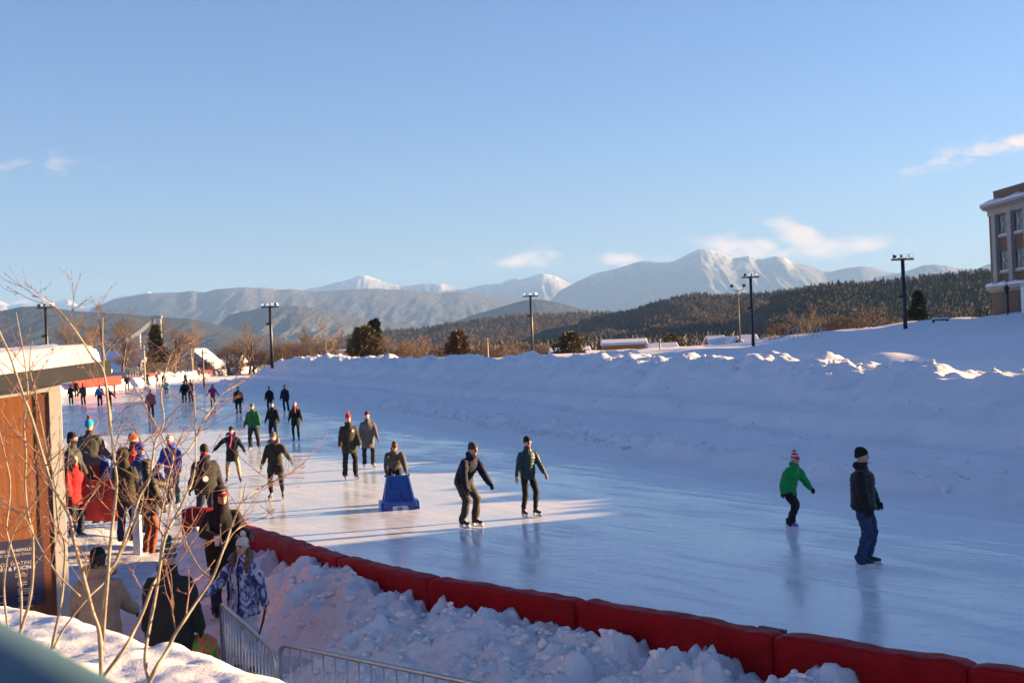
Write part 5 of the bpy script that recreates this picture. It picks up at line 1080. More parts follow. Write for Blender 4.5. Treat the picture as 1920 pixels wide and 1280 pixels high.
def run_jobs():
    bpy.context.view_layer.update(); dg = bpy.context.evaluated_depsgraph_get(); new = []
    for o, me, post in JOBS: new.append(bpy.data.meshes.new_from_object(o.evaluated_get(dg)))
    for (o, me, post), nm in zip(JOBS, new):
        mats_ = list(me.materials); o.modifiers.clear(); nm.name = o.name.split('.')[0]; o.data = nm; bpy.data.meshes.remove(me)
        if len(nm.materials) == 0:
            for m in mats_: nm.materials.append(m)
        nv = len(nm.vertices); nm.polygons.foreach_set('use_smooth', [True] * len(nm.polygons))
        if post and nv:
            co = np.empty(nv * 3, np.float32); nm.vertices.foreach_get('co', co); co = co.reshape(-1, 3).astype(float); no = np.empty(nv * 3, np.float32); nm.vertices.foreach_get('normal', no); no = no.reshape(-1, 3)
            r = post(co, no)
            if isinstance(r, tuple):
                co2, fmat = r
                if fmat is not None:
                    fc = np.empty(len(nm.polygons) * 3, np.float32); nm.polygons.foreach_get('center', fc); nm.polygons.foreach_set('material_index', fmat(fc.reshape(-1, 3)).astype(np.int32))
            else: co2 = r
            nm.vertices.foreach_set('co', co2.astype(np.float32).ravel()); nm.update()
        else: nm.polygons.foreach_set('use_smooth', [True] * len(nm.polygons))
    JOBS.clear()
X = Vector((1, 0, 0)); Y = Vector((0, 1, 0)); Z = Vector((0, 0, 1))
def ik(a, c, l1, l2, hint):
    d = c - a; L = d.length
    if L >= l1 + l2 - 1e-4: d = d.normalized(); return a + d * l1, a + d * (l1 + l2 - 1e-3)
    L = max(L, abs(l1 - l2) + 1e-3); u = d.normalized(); x = (l1 * l1 - l2 * l2 + L * L) / (2 * L); hgt = math.sqrt(max(l1 * l1 - x * x, 0)); n = (hint - u * hint.dot(u)).normalized()
    return a + u * x + n * hgt, a + u * L
def capsule(mb, pts, rad, n=10):
    """tapered limb with rounded ends"""
    pts = [Vector(p) for p in pts]; a = (pts[0] - pts[1]).normalized(); b = (pts[-1] - pts[-2]).normalized(); r0, r1 = rad[0], rad[-1]
    P = [pts[0] + a * r0 * 0.9, pts[0] + a * r0 * 0.55] + pts + [pts[-1] + b * r1 * 0.55, pts[-1] + b * r1 * 0.9]
    mb.tube(P, [r0 * 0.35, r0 * 0.8] + list(rad) + [r1 * 0.8, r1 * 0.35], n)
def hand(mb, w, d, palm_n, side, s, fat=1.0, curl=25, mitt=False, gap=1.0):
    """w wrist, d hand direction, palm_n palm normal, side: direction of the thumb"""
    d = d.normalized(); palm_n = (palm_n - d * palm_n.dot(d)).normalized(); side = (side - d * side.dot(d) - palm_n * side.dot(palm_n)).normalized()
    pl = 0.095 * s
    mb.loft([(w - d * 0.02 * s, 0.028 * s * fat, 0.022 * s * fat, side, palm_n), (w + d * 0.02 * s, 0.033 * s * fat, 0.020 * s * fat, side, palm_n), (w + d * 0.06 * s, 0.043 * s * fat, 0.019 * s * fat, side, palm_n), (w + d * pl, 0.042 * s * fat, 0.016 * s * fat, side, palm_n)], 12)
    if mitt:
        q = d; p = w + d * pl * 0.9; P = [p]; R_ = [0.034]
        for k in range(3): q = (q + palm_n * math.tan(R(curl)) * 0.35).normalized(); p = p + q * 0.032 * s; P.append(p)
        for i in range(len(P) - 1): pass
        mb.loft([(P[0], 0.046 * s * fat, 0.024 * s * fat, side, palm_n), (P[1], 0.047 * s * fat, 0.024 * s * fat, side, palm_n), (P[2], 0.040 * s * fat, 0.021 * s * fat, side, palm_n), (P[3], 0.018 * s * fat, 0.012 * s * fat, side, palm_n)], 12)
    else:
        for i, (off, L, cu) in enumerate(((0.030, 0.070, 0.85), (0.010, 0.080, 1.0), (-0.011, 0.074, 1.15), (-0.031, 0.058, 1.35))):
            b0 = w + d * (pl - 0.008 * s) + side * off * s * fat * gap; q = (d + side * off * 1.6 * gap).normalized(); P = [b0]
            for k in range(3): q = (q + palm_n * math.tan(R(curl * cu)) * (0.35 + 0.35 * k)).normalized(); P.append(P[-1] + q * (L * s) * (0.46, 0.30, 0.24)[k])
            capsule(mb, P, [0.0105 * s * fat, 0.0098 * s * fat, 0.009 * s * fat, 0.008 * s * fat], 8)
    t0 = w + d * 0.03 * s + side * 0.026 * s * fat; t1 = t0 + (d * 0.7 + side * 0.75 + palm_n * 0.25).normalized() * 0.042 * s; t2 = t1 + (d * 0.95 + side * 0.25 + palm_n * 0.4).normalized() * 0.034 * s
    capsule(mb, [t0, t1, t2], [0.015 * s * fat, 0.0125 * s * fat, 0.0095 * s * fat], 8)
def person(label, loc, h, rot=0, group='skaters on the ice', top=BLK, legs=BLK, hat='beanie', hatm=H_BLK, pom=None, glove=G_BLK, mitt=False, skate='skate', bootm=BOOTK, blade=STEEL, hem=0.10, puff=1.0, bag=1.13, flare=1.0, quilt=0.0,
           lean=4, side=0, crouch=0.0, hipback=0.0, feet=((0.11, 0.02, 8), (-0.11, -0.02, -8)), armL=(8, 10, 18), armR=(8, 10, 18), head=(0, 0), hood=None, fur=None, scarf=None, shades=False, hair=None, badge=None, gaiter=None, collar=True, curl=25, fat=1.0, goggles=False, shin_up=0.0, handgap=1.0, zipm=None, handout=None):
    x, y, z0 = loc; s = h / 1.75; d = math.hypot(x, y); vox = min(0.034, max(0.0105, d * 0.00056)); root = thing('person', label, 'person', loc, R(rot), group)
    lift = (0.085 if skate == 'skate' else 0.028); ank = lift + 0.075 * s; hz = lift + 0.925 * s - crouch * s
    P0 = Vector((side * 0.0, hipback * s, hz)); la = R(lean); dirv = Vector((math.sin(R(side)), -math.sin(la), math.cos(la))).normalized(); fw = Vector((0, -math.cos(la), -math.sin(la)))
    S = P0 + dirv * 0.525 * s; lat = (X - dirv * X.dot(dirv)).normalized(); fw = dirv.cross(lat) * -1; fw = fw if fw.y < 0 else -fw
    hy, hp = head; hl = R(lean * 0.45 + hp); nb = S + dirv * 0.048 * s; hd0 = Vector((dirv.x * 0.6, -math.sin(hl), math.cos(hl))).normalized(); HC = nb + Vector((dirv.x * 0.5, -math.sin(la * 0.75), math.cos(la * 0.75))).normalized() * 0.060 * s + hd0 * 0.105 * s
    ya = R(hy); hf = Vector((math.sin(ya), -math.cos(ya), 0)); hf = (hf - hd0 * hf.dot(hd0)).normalized(); hx = hd0.cross(hf) * -1; hx = hf.cross(hd0) * -1
    if hx.dot(Vector((math.cos(ya), math.sin(ya), 0))) < 0: hx = -hx
    def hq(a, b, c): return HC + hx * (a * s) + hf * (b * s) + hd0 * (c * s)
    joints = {}
    arms = []
    for sg, spec in ((1, armL), (-1, armR)):
        sh = S + lat * sg * 0.172 * s - dirv * 0.028 * s
        if len(spec) == 4 and spec[0] == 'to':
            el, wr = ik(sh, Vector(spec[1:]) * s + Vector((0, 0, lift * (1 - s))), 0.285 * s, 0.255 * s, Vector((sg * 0.5, 0.6, -0.5))); hd = (wr - el).normalized()
        else:
            sw, ab, be = spec[:3]; ab = ab * (0.78 if ab < 30 else 0.9); inw = spec[3] if len(spec) > 3 else 0
            def adir(sw_, ab_): return (Vector((0, 0, -1)) * math.cos(R(ab_)) * math.cos(R(sw_)) + X * sg * math.sin(R(ab_)) + Vector((0, -1, 0)) * math.sin(R(sw_)) * math.cos(R(ab_))).normalized()
            u = adir(sw + lean * 0.25, ab); el = sh + u * 0.285 * s; fa = adir(sw + lean * 0.25 + be, ab - inw); wr = el + fa * 0.255 * s; hd = fa
        arms.append((sg, sh, el, wr, hd))
    legs_ = []
    for sg, (fx_, fy_, yw) in ((1, feet[0]), (-1, feet[1])):
        hp_ = P0 + X * sg * 0.088 * s - Z * 0.02 * s; up_ = shin_up if sg < 0 else 0.0
        an = Vector((fx_ * s, fy_ * s, ank + up_)); fd = Vector((math.sin(R(yw)), -math.cos(R(yw)), 0)); kn, an2 = ik(hp_, an, 0.43 * s, 0.425 * s, fd + Vector((sg * 0.08, 0, 0.1)))
        legs_.append((sg, hp_, kn, an2, fd))
    far = d > 60
    # ---- body: one continuous skin from head to feet
    B = MB(); B.loft([(P0 - dirv * 0.06 * s, 0.12 * s, 0.085 * s, lat, fw), (P0 + dirv * 0.08 * s, 0.125 * s, 0.085 * s, lat, fw), (P0 + dirv * 0.25 * s, 0.125 * s, 0.085 * s, lat, fw), (S - dirv * 0.07 * s, 0.135 * s, 0.085 * s, lat, fw), (S + dirv * 0.0 * s, 0.095 * s, 0.062 * s, lat, fw), (nb, 0.06 * s, 0.055 * s, lat, fw)], 14)
    B.tube([nb - dirv * 0.04 * s, hq(0, -0.012, -0.11), hq(0, -0.008, -0.04)], [0.058 * s, 0.053 * s, 0.055 * s], 12)
    B.loft([(hq(0, 0.050, -0.120), 0.022 * s, 0.022 * s, hx, hf), (hq(0, 0.036, -0.106), 0.042 * s, 0.046 * s, hx, hf), (hq(0, 0.016, -0.075), 0.057 * s, 0.076 * s, hx, hf), (hq(0, 0.006, -0.036), 0.066 * s, 0.089 * s, hx, hf), (hq(0, 0, 0), 0.072 * s, 0.095 * s, hx, hf), (hq(0, -0.003, 0.036), 0.075 * s, 0.098 * s, hx, hf), (hq(0, -0.006, 0.070), 0.070 * s, 0.090 * s, hx, hf), (hq(0, -0.008, 0.096), 0.054 * s, 0.070 * s, hx, hf), (hq(0, -0.008, 0.114), 0.028 * s, 0.038 * s, hx, hf)], 18)
    B.tube([hq(0, 0.092, 0.018), hq(0, 0.108, -0.010), hq(0, 0.112, -0.024), hq(0, 0.092, -0.032)], [0.009 * s, 0.0125 * s, 0.0155 * s, 0.008 * s], 8)
    B.tube([hq(-0.036, 0.080, 0.026), hq(0, 0.094, 0.028), hq(0.036, 0.080, 0.026)], [0.010 * s, 0.011 * s, 0.010 * s], 6); B.tube([hq(-0.022, 0.083, -0.058), hq(0, 0.092, -0.058), hq(0.022, 0.083, -0.058)], [0.008 * s, 0.012 * s, 0.008 * s], 6)
    for sg in (-1, 1): B.ball(hq(sg * 0.074, -0.008, -0.008), (0.012 * s, 0.020 * s, 0.028 * s), 8, 6)
    for sg, sh, el, wr, hd in arms:
        capsule(B, [S + lat * sg * 0.085 * s - dirv * 0.055 * s, sh - dirv * 0.03 * s, el, wr], [0.05 * s, 0.042 * s, 0.034 * s, 0.025 * s])
        if not far and glove is None: hand(B, wr, hd, lat * -sg, fw, s, 0.92, curl, gap=handgap)
        else: B.tube([wr, wr + hd * 0.065 * s], [0.024 * s, 0.018 * s], 8)
    for sg, hp_, kn, an, fd in legs_:
        capsule(B, [hp_, kn, an], [0.072 * s, 0.048 * s, 0.036 * s]); capsule(B, [an - fd * 0.04 * s - Z * 0.03 * s, an + fd * 0.10 * s - Z * 0.045 * s], [0.034 * s, 0.026 * s])
    el_ = [np.array(hq(sg * 0.030, 0.088, 0.008)) for sg in (-1, 1)]; lp_ = np.array(hq(0, 0.095, -0.058)); br_ = [np.array(hq(sg * 0.030, 0.086, 0.030)) for sg in (-1, 1)]; hxa, hza = np.array(hx), np.array(hd0)
    def bpost(co, no):
        def fm(c):
            m = np.zeros(len(c))
            for e in el_: m[np.hypot((c - e) @ hxa / 1.3, (c - e) @ hza) * (1.0) + 0.4 * np.abs(np.linalg.norm(c - e, axis=1) - 0) < 0.0125 * s] = 1
            for e in br_: m[(np.abs((c - e) @ hxa) < 0.020 * s) & (np.abs((c - e) @ hza) < 0.006 * s) & (np.linalg.norm(c - e, axis=1) < 0.03 * s)] = 1
            q = c - lp_; m[(np.abs(q @ hxa) < 0.022 * s) & (np.abs(q @ hza) < 0.0085 * s) & (np.linalg.norm(q, axis=1) < 0.03 * s)] = 2
            return m
        return co, fm
    bv = max(0.0085, min(vox, 0.030)) if d < 16.5 else min(vox, 0.03)
    job('body', B, [SKIN, EYE, LIP], root, min(bv, 0.020), bpost, 1)
    # ---- jacket
    J = MB(); pf = puff * 1.18; hemp = P0 - Vector((0, 0, 1)) * hem * s + dirv * 0.0; low = hem > 0.02
    legdir = ((legs_[0][2] + legs_[1][2]) / 2 - P0).normalized(); hemc = P0 + legdir * hem * s
    rings = [(hemc, 0.165 * s * pf * flare, 0.125 * s * pf * flare, lat, fw), (P0 + (hemc - P0) * 0.5, 0.172 * s * pf * (1 + (flare - 1) * 0.6), 0.128 * s * pf, lat, fw), (P0 + dirv * 0.06 * s, 0.168 * s * pf, 0.122 * s * pf, lat, fw), (P0 + dirv * 0.20 * s, 0.158 * s * pf, 0.118 * s * pf, lat, fw), (P0 + dirv * 0.36 * s, 0.178 * s * pf, 0.125 * s * pf, lat, fw), (S - dirv * 0.075 * s, 0.166 * s * pf ** 0.5, 0.114 * s * pf, lat, fw), (S - dirv * 0.02 * s, 0.138 * s, 0.106 * s, lat, fw), (S + dirv * 0.03 * s, 0.102 * s, 0.090 * s, lat, fw), (nb + dirv * (0.035 if collar else 0.01) * s, 0.088 * s, 0.086 * s, lat, fw)]
    if collar: rings.append((nb + dirv * 0.07 * s + fw * 0.012 * s, 0.086 * s, 0.088 * s, lat, fw))
    J.loft(rings, 18)
    for sg, sh, el, wr, hd in arms: capsule(J, [S + lat * sg * 0.09 * s - dirv * 0.045 * s, sh - dirv * 0.030 * s, sh.lerp(el, 0.5), el, el.lerp(wr, 0.6), wr - hd * 0.005 * s], [0.060 * s, 0.068 * s * pf ** 0.6, 0.068 * s * pf, 0.060 * s * pf, 0.054 * s * pf, 0.046 * s * pf], 12)
    if hood == 'down': J.loft([(nb - fw * 0.075 * s - dirv * 0.03 * s, 0.085 * s, 0.040 * s, lat, fw), (nb - fw * 0.095 * s + dirv * 0.02 * s, 0.11 * s, 0.055 * s, lat, fw), (nb - fw * 0.07 * s + dirv * 0.075 * s, 0.10 * s, 0.04 * s, lat, fw)], 12)
    if hood == 'up':
        J.loft([(nb - dirv * 0.03 * s, 0.11 * s, 0.10 * s, lat, fw), (hq(0, -0.045, -0.09), 0.10 * s, 0.085 * s, hx, hf), (hq(0, -0.042, -0.02), 0.108 * s, 0.098 * s, hx, hf), (hq(0, -0.036, 0.06), 0.106 * s, 0.104 * s, hx, hf), (hq(0, -0.030, 0.115), 0.082 * s, 0.086 * s, hx, hf), (hq(0, -0.03, 0.150), 0.034 * s, 0.04 * s, hx, hf)], 14)
    A_ = 0.0075 * min(1.6, 0.7 + d / 60); sd = int(abs(x * 100 + y * 10)) % 999
    ax = np.array(dirv); p0 = np.array(P0)
    def jpost(co, no):
        q = co * np.array([1, 1, 1.7]); w = A_ * wob(q, 17, sd) + 0.5 * A_ * wob(q, 41, sd + 1)
        if quilt:
            u = (co - p0) @ ax; ph = u / quilt + 0.08 * wob(co, 9, sd + 2); w = 0.5 * w + 0.010 * s * (np.abs(np.sin(np.pi * ph)) ** 0.6 - 0.6)
        return co + no * w[:, None]
    job('jacket', J, top, root, min(vox, 0.026), jpost)
    # ---- trousers
    T = MB(); T.loft([(P0 - Z * 0.10 * s, 0.10 * s * bag, 0.10 * s, lat, Y), (P0 - Z * 0.02 * s, 0.155 * s, 0.115 * s, lat, Y), (P0 + dirv * 0.06 * s, 0.155 * s, 0.108 * s, lat, fw), (P0 + dirv * 0.11 * s, 0.145 * s, 0.10 * s, lat, fw)], 16)
    for sg, hp_, kn, an, fd in legs_:
        cut = (0.055 if skate == 'skate' and bag < 1.05 else -0.015) * s; e = an + (kn - an).normalized() * cut
        capsule(T, [hp_ + Z * 0.02 * s, hp_.lerp(kn, 0.5), kn, kn.lerp(e, 0.45), e], [0.098 * s * bag, 0.086 * s * bag, 0.069 * s * bag, 0.066 * s * bag * (1.05 if bag > 1 else 1), 0.052 * s * bag * (1.22 if bag > 1.05 else 1)], 12)
    Bt = 0.006 + 0.007 * max(0, bag - 0.85) * 3
    def tpost(co, no):
        q = co * np.array([1, 1, 2.2]); w = Bt * (0.6 * wob(q, 15, sd + 5) + 0.5 * wob(q, 34, sd + 6)) * (1 + 0.8 * np.exp(-((co[:, 2] - ank) / 0.14) ** 2)); return co + no * w[:, None]
    job('trousers', T, legs, root, min(vox, 0.026), tpost)
    # ---- skates or boots
    for sg, hp_, kn, an, fd in legs_:
        sx_ = Vector((-fd.y, fd.x, 0)); up = (kn - an).normalized(); up = (up * 0.5 + Z * 0.5).normalized(); sole = an - Z * 0.075 * s; F_ = MB()
        F_.loft([(an + up * (0.10 if skate == 'skate' else 0.09) * s, 0.047 * s, 0.056 * s, sx_, fd), (an + up * 0.04 * s, 0.044 * s, 0.052 * s, sx_, fd), (an - Z * 0.01 * s, 0.043 * s, 0.058 * s, sx_, fd), (an - Z * 0.05 * s, 0.040 * s, 0.06 * s, sx_, fd), (sole, 0.036 * s, 0.058 * s, sx_, fd)], 12)
        F_.loft([(sole - fd * 0.060 * s + Z * 0.032 * s, 0.034 * s, 0.036 * s, sx_, Z), (sole + Z * 0.042 * s, 0.040 * s, 0.045 * s, sx_, Z), (sole + fd * 0.07 * s + Z * 0.040 * s, 0.044 * s, 0.042 * s, sx_, Z), (sole + fd * 0.14 * s + Z * 0.030 * s, 0.046 * s, 0.030 * s, sx_, Z), (sole + fd * 0.19 * s + Z * 0.024 * s, 0.036 * s, 0.022 * s, sx_, Z), (sole + fd * 0.208 * s + Z * 0.022 * s, 0.016 * s, 0.012 * s, sx_, Z)], 12)
        fo = job('skate' if skate == 'skate' else 'boot', F_, bootm, root, min(vox * 0.8, 0.02), None, 1)
        if skate == 'skate':
            bl = MB(); b0 = sole - Z * 0.004 * s; zt = 0.0; zb = -(lift - 0.012); hh = zb
            def slab(pts, w): bl.add([b0 + fd * (a * s) + Z * c + sx_ * sg2 * w for sg2 in (-1, 1) for a, c in pts], [list(range(len(pts))), list(range(len(pts), 2 * len(pts)))[::-1]] + [[i, len(pts) + i, len(pts) + (i + 1) % len(pts), (i + 1) % len(pts)] for i in range(len(pts))])
            slab([(-0.085, hh * 0.55), (-0.075, hh * 0.92), (-0.05, hh), (0.18, hh), (0.215, hh * 0.9), (0.228, hh * 0.55)], 0.0035)
            hm_ = MB(); bl.build('blade', blade, fo)
            bl = MB(); wd = 0.013
            slab([(-0.075, 0.012), (-0.088, hh * 0.6), (0.018, hh * 0.6), (-0.005, hh * 0.25), (-0.01, 0.012)], wd); slab([(0.085, 0.012), (0.10, hh * 0.25), (0.08, hh * 0.6), (0.225, hh * 0.6), (0.205, hh * 0.2), (0.19, 0.016)], wd)
            bl.build('blade_holder', blade if blade is HOLD else STEEL, fo)
            if d < 33 and bootm is not BOOTW:
                lc = MB()
                for k in range(5): q = an + fd * (0.055 + 0.022 * k) * s + Z * (0.045 - 0.020 * k) * s; lc.tube([q - sx_ * 0.022 * s, q + fd * 0.008 * s + Z * 0.008 * s, q + sx_ * 0.022 * s], 0.0035, 5)
                lc.build('laces', LACE, fo, smooth=True)
    # ---- gloves
    if glove is not None:
        for sg, sh, el, wr, hd in arms:
            G = MB()
            ho = lat * -sg if handout is None else Vector(handout)
            if far: capsule(G, [wr - hd * 0.01 * s, wr + hd * 0.07 * s, wr + hd * 0.14 * s], [0.036 * s, 0.046 * s, 0.034 * s], 8)
            else:
                hand(G, wr, hd, ho, fw, s, 1.22 * fat, curl, mitt, gap=handgap); capsule(G, [wr - hd * 0.035 * s, wr + hd * 0.015 * s], [0.043 * s * fat, 0.038 * s * fat], 10)
            job('mitten' if mitt else 'glove', G, glove, root, (0.0075 if d < 31 else min(vox * 0.75, 0.02)), None, 1)
    # ---- headgear
    if hat:
        Hh = MB(); k = 1.0
        tilt = 0.018
        def hr(zz, rx, ry, off, tl=0.0): return (hq(0, off, zz), rx * s, ry * s, hx, (hf + hd0 * tl).normalized())
        if hat == 'beanie':
            Hh.loft([hr(0.000, 0.080, 0.103, -0.006, 0.30), hr(0.040, 0.083, 0.107, -0.006, 0.20), hr(0.050, 0.081, 0.104, -0.007, 0.15), hr(0.085, 0.078, 0.099, -0.012, 0.1), hr(0.115, 0.062, 0.080, -0.016), hr(0.138, 0.038, 0.050, -0.020), hr(0.146, 0.012, 0.016, -0.022)], 18)
            if d < 45: Hh.loft([hr(-0.006, 0.084, 0.106, -0.006, 0.32), hr(0.014, 0.089, 0.111, -0.006, 0.28), hr(0.040, 0.086, 0.109, -0.006, 0.22)], 18)
        elif hat == 'cap':
            Hh.loft([hr(0.030, 0.080, 0.102, -0.006), hr(0.07, 0.078, 0.100, -0.010), hr(0.105, 0.058, 0.076, -0.012), hr(0.128, 0.02, 0.026, -0.014)], 18); Hh.loft([(hq(0, 0.075, 0.036), 0.070 * s, 0.008 * s, hx, hd0), (hq(0, 0.125, 0.030), 0.062 * s, 0.007 * s, hx, hd0), (hq(0, 0.165, 0.018), 0.036 * s, 0.006 * s, hx, hd0)], 12)
        elif hat == 'band':
            Hh.loft([hr(0.036, 0.080, 0.103, -0.006, 0.1), hr(0.056, 0.083, 0.107, -0.006, 0.1), hr(0.084, 0.078, 0.100, -0.009, 0.1)], 18)
        ho_ = job('beanie' if hat == 'beanie' else ('cap' if hat == 'cap' else 'headband'), Hh, hatm, root, min(vox * 0.85, 0.018), None, 1)
        if pom:
            Pm = MB(); Pm.ball(hq(0, -0.022, 0.178), 0.042 * s, 12, 8)
            job('pompom', Pm, pom, ho_, min(vox * 0.7, 0.016), lambda co, no: co + no * (0.006 * wob(co, 120, 3))[:, None], 0)
    if hair:
        Hr = MB(); mat_, ln = hair
        Hr.loft([(hq(0, -0.012, 0.112), 0.04 * s, 0.05 * s, hx, hf), (hq(0, -0.022, 0.085), 0.072 * s, 0.082 * s, hx, hf), (hq(0, -0.030, 0.03), 0.083 * s, 0.084 * s, hx, hf), (hq(0, -0.035, -0.04), 0.084 * s, 0.074 * s, hx, hf), (hq(0, -0.045, -0.10), 0.080 * s, 0.06 * s, hx, hf)], 14)
        if ln > 0.05:
            for sg in (-1, 1):
                a = hq(sg * 0.080, -0.02, -0.02); e1 = hq(sg * 0.108, 0.035, -0.13); e2 = e1 + fw * 0.055 * s - dirv * ln * 0.5 * s; e3 = e1 + fw * 0.062 * s - dirv * ln * s + lat * sg * 0.012; Hr.tube([a, hq(sg * 0.098, 0.0, -0.07), e1, e2, e3], [0.020 * s, 0.025 * s, 0.030 * s, 0.036 * s, 0.014 * s], 10)
        job('hair', Hr, mat_, root, min(vox * 0.85, 0.02), lambda co, no: co + no * (0.005 * wob(co * np.array([1, 1, .25]), 90, 4))[:, None], 1)
    if fur:
        Fr = MB(); pts = []
        if hood == 'up':
            for k in range(15): a = math.pi * (-0.25 + 1.5 * k / 14); pts.append(hq(0.103 * math.cos(a), 0.055, -0.01 + 0.125 * math.sin(a)))
        else:
            for k in range(15): a = math.pi * (-0.15 + 1.3 * k / 14); pts.append(nb + lat * (0.145 * s * math.cos(a)) - fw * (0.13 * s * math.sin(a) - 0.05 * s) + dirv * (0.035 + 0.05 * math.sin(a)) * s)
        Fr.tube(pts, [0.036 * s] * 15, 10); job('fur_trim', Fr, fur, root, min(vox, 0.018), lambda co, no: co + no * (0.012 * wob(co, 75, 9) + 0.007 * wob(co, 190, 10))[:, None], 0)
    if scarf:
        Sc = MB(); pts = [nb + dirv * 0.035 * s + lat * (0.088 * s * math.cos(a)) + fw * (0.092 * s * math.sin(a)) for a in np.linspace(0, 2 * math.pi, 17)]; Sc.tube(pts, 0.034 * s, 10)
        if scarf[1] > 0:
            c = S + fw * 0.135 * s * pf + lat * 0.02 * s; e = c - dirv * scarf[1] * s + lat * scarf[2] * s + fw * 0.02; Sc.loft([(nb + fw * 0.095 * s + dirv * 0.03 * s, 0.035 * s, 0.02 * s, lat, fw), (c, 0.036 * s, 0.02 * s, lat, fw), (c.lerp(e, 0.5) + fw * 0.01, 0.034 * s, 0.018 * s, lat, fw), (e, 0.034 * s, 0.016 * s, lat, fw)], 10)
        job('scarf', Sc, scarf[0], root, min(vox, 0.016), lambda co, no: co + no * (0.004 * wob(co, 60, 3))[:, None], 1)
    if gaiter:
        Ga = MB(); Ga.loft([(nb, 0.072 * s, 0.072 * s, lat, fw), (hq(0, 0.008, -0.12), 0.066 * s, 0.075 * s, hx, hf), (hq(0, 0.012, -0.07), 0.068 * s, 0.088 * s, hx, hf), (hq(0, 0.012, -0.032), 0.072 * s, 0.094 * s, hx, hf)], 14); job('neck_gaiter', Ga, gaiter, root, min(vox, 0.014), None, 1)
    if shades:
        g_ = MB()
        for sg in (-1, 1): g_.ball(hq(sg * 0.032, 0.092, 0.006), (0.027 * s, 0.012 * s, 0.018 * s), 10, 6)
        g_.tube([hq(-0.02, 0.099, 0.012), hq(0.02, 0.099, 0.012)], 0.004, 6)
        for sg in (-1, 1): g_.tube([hq(sg * 0.055, 0.085, 0.01), hq(sg * 0.078, 0.0, 0.006)], 0.004, 6)
        g_.build('sunglasses', SHADE, root, smooth=True)
    if zipm:
        g_ = MB(); pts = [P0 + (hemc - P0) * 0.9 + fw * 0.13 * s * pf * flare, P0 + dirv * 0.06 * s + fw * 0.130 * s * pf, P0 + dirv * 0.22 * s + fw * 0.127 * s * pf, P0 + dirv * 0.36 * s + fw * 0.133 * s * pf, S + fw * 0.118 * s * pf, nb + fw * 0.09 * s + dirv * 0.03 * s]
        g_.tube(pts, 0.009, 6); g_.build('zip', zipm, root, smooth=True)
    if badge:
        a, b_, back, rr = badge; sgn = -1 if back else 1; c = P0 + dirv * (b_ * s) + lat * (a * s); nrm_ = (fw * sgn * 0.96 + lat * a * 1.4).normalized(); prof = 0.128 * s * pf * math.sqrt(max(0.2, 1 - (a / 0.19) ** 2)); c = c + fw * sgn * (prof + 0.012); g_ = MB(); e1 = (lat - nrm_ * lat.dot(nrm_)).normalized(); e2 = nrm_.cross(e1)
        g_.loft([(c - nrm_ * 0.02, rr, rr, e1, e2), (c + nrm_ * 0.004, rr, rr, e1, e2)], 14); g_.build('badge', BADGE, root)
    Mw = Matrix.Translation(Vector(loc)) @ Matrix.Rotation(R(rot), 4, 'Z')
    joints['hands'] = [Mw @ (wr + hd * 0.09 * s) for sg, sh, el, wr, hd in arms]; joints['hand_dir'] = [Mw.to_3x3() @ hd for sg, sh, el, wr, hd in arms]; joints['M'] = Mw; joints['P0'] = P0; joints['S'] = S; joints['dirv'] = dirv; joints['fw'] = fw; joints['lat'] = lat; joints['s'] = s; joints['feet'] = [Mw @ an for _, _, _, an, _ in legs_]
    return root, joints
def G0(px, py, z=0.0):
    p = ground(px, py, z); return (p.x, p.y, z)
def under(px, py, d, h, sk=False):
    """feet position for somebody whose hat top is seen at px,py at distance d"""
    p = at(px, py, d); return (p.x, p.y, p.z - h - (0.115 if sk else 0.06))
# ---------------------------------------------------------------- the cast
FARG = 'skaters at the far end of the oval'; ENT = 'people gathered at the rink entrance'; PATH = 'people on the snowy path'
# right foreground
person('man in a quilted black puffer jacket, black beanie and jeans gazing to the right', G0(1623, 1064), 1.74, 66, top=BLKP, legs=DENIM, quilt=0.085, puff=1.30, hem=0.10, lean=1, bag=1.32, blade=HOLD, collar=True, hood='down', feet=((0.13, -0.02, 6), (-0.10, 0.05, 2)), armL=(10, 16, 14), armR=(4, 8, 12), head=(12, 0), curl=16, handgap=1.2)
person('boy in a green hoodie and red and white bobble hat skating forward', G0(1486, 993), 1.42, 44, top=GREENH, legs=BLK, hatm=H_REDW, pom=H_REDW, bootm=BOOTB, blade=HOLD, lean=24, crouch=0.07, hipback=0.10, bag=1.2, puff=1.24, hood='down', feet=((0.10, 0.16, 6), (-0.09, -0.02, 2)), armL=(10, 24, 16), armR=(-30, 18, 22), head=(0, -10), shades=True, curl=50)
person('woman in a teal quilted jacket, black beanie and sunglasses with tan mittens', G0(993, 969.5), 1.60, 28, zipm=BLK, top=TEALP, legs=BLK, quilt=0.060, puff=0.96, hem=0.12, glove=G_TAN, mitt=True, shades=True, lean=3, bag=1.0, flare=0.94, feet=((0.15, -0.02, 12), (-0.14, 0.03, -2)), armL=(14, 22, 10), armR=(-2, 20, 10), head=(8, 0))
person('man in a navy shell and striped knit hat crouching forward as he glides', G0(879, 989.5), 1.77, 44, top=NAVYC, legs=KHAKI, hatm=H_NAVYS, lean=32, crouch=0.06, hipback=0.12, bag=1.2, puff=1.08, hem=0.16, shades=True, hood='down', blade=HOLD, feet=((0.15, -0.02, 10), (-0.11, 0.06, 2)), armL=(12, 14, 12), armR=(-6, 8, 14), head=(14, -8), curl=30)
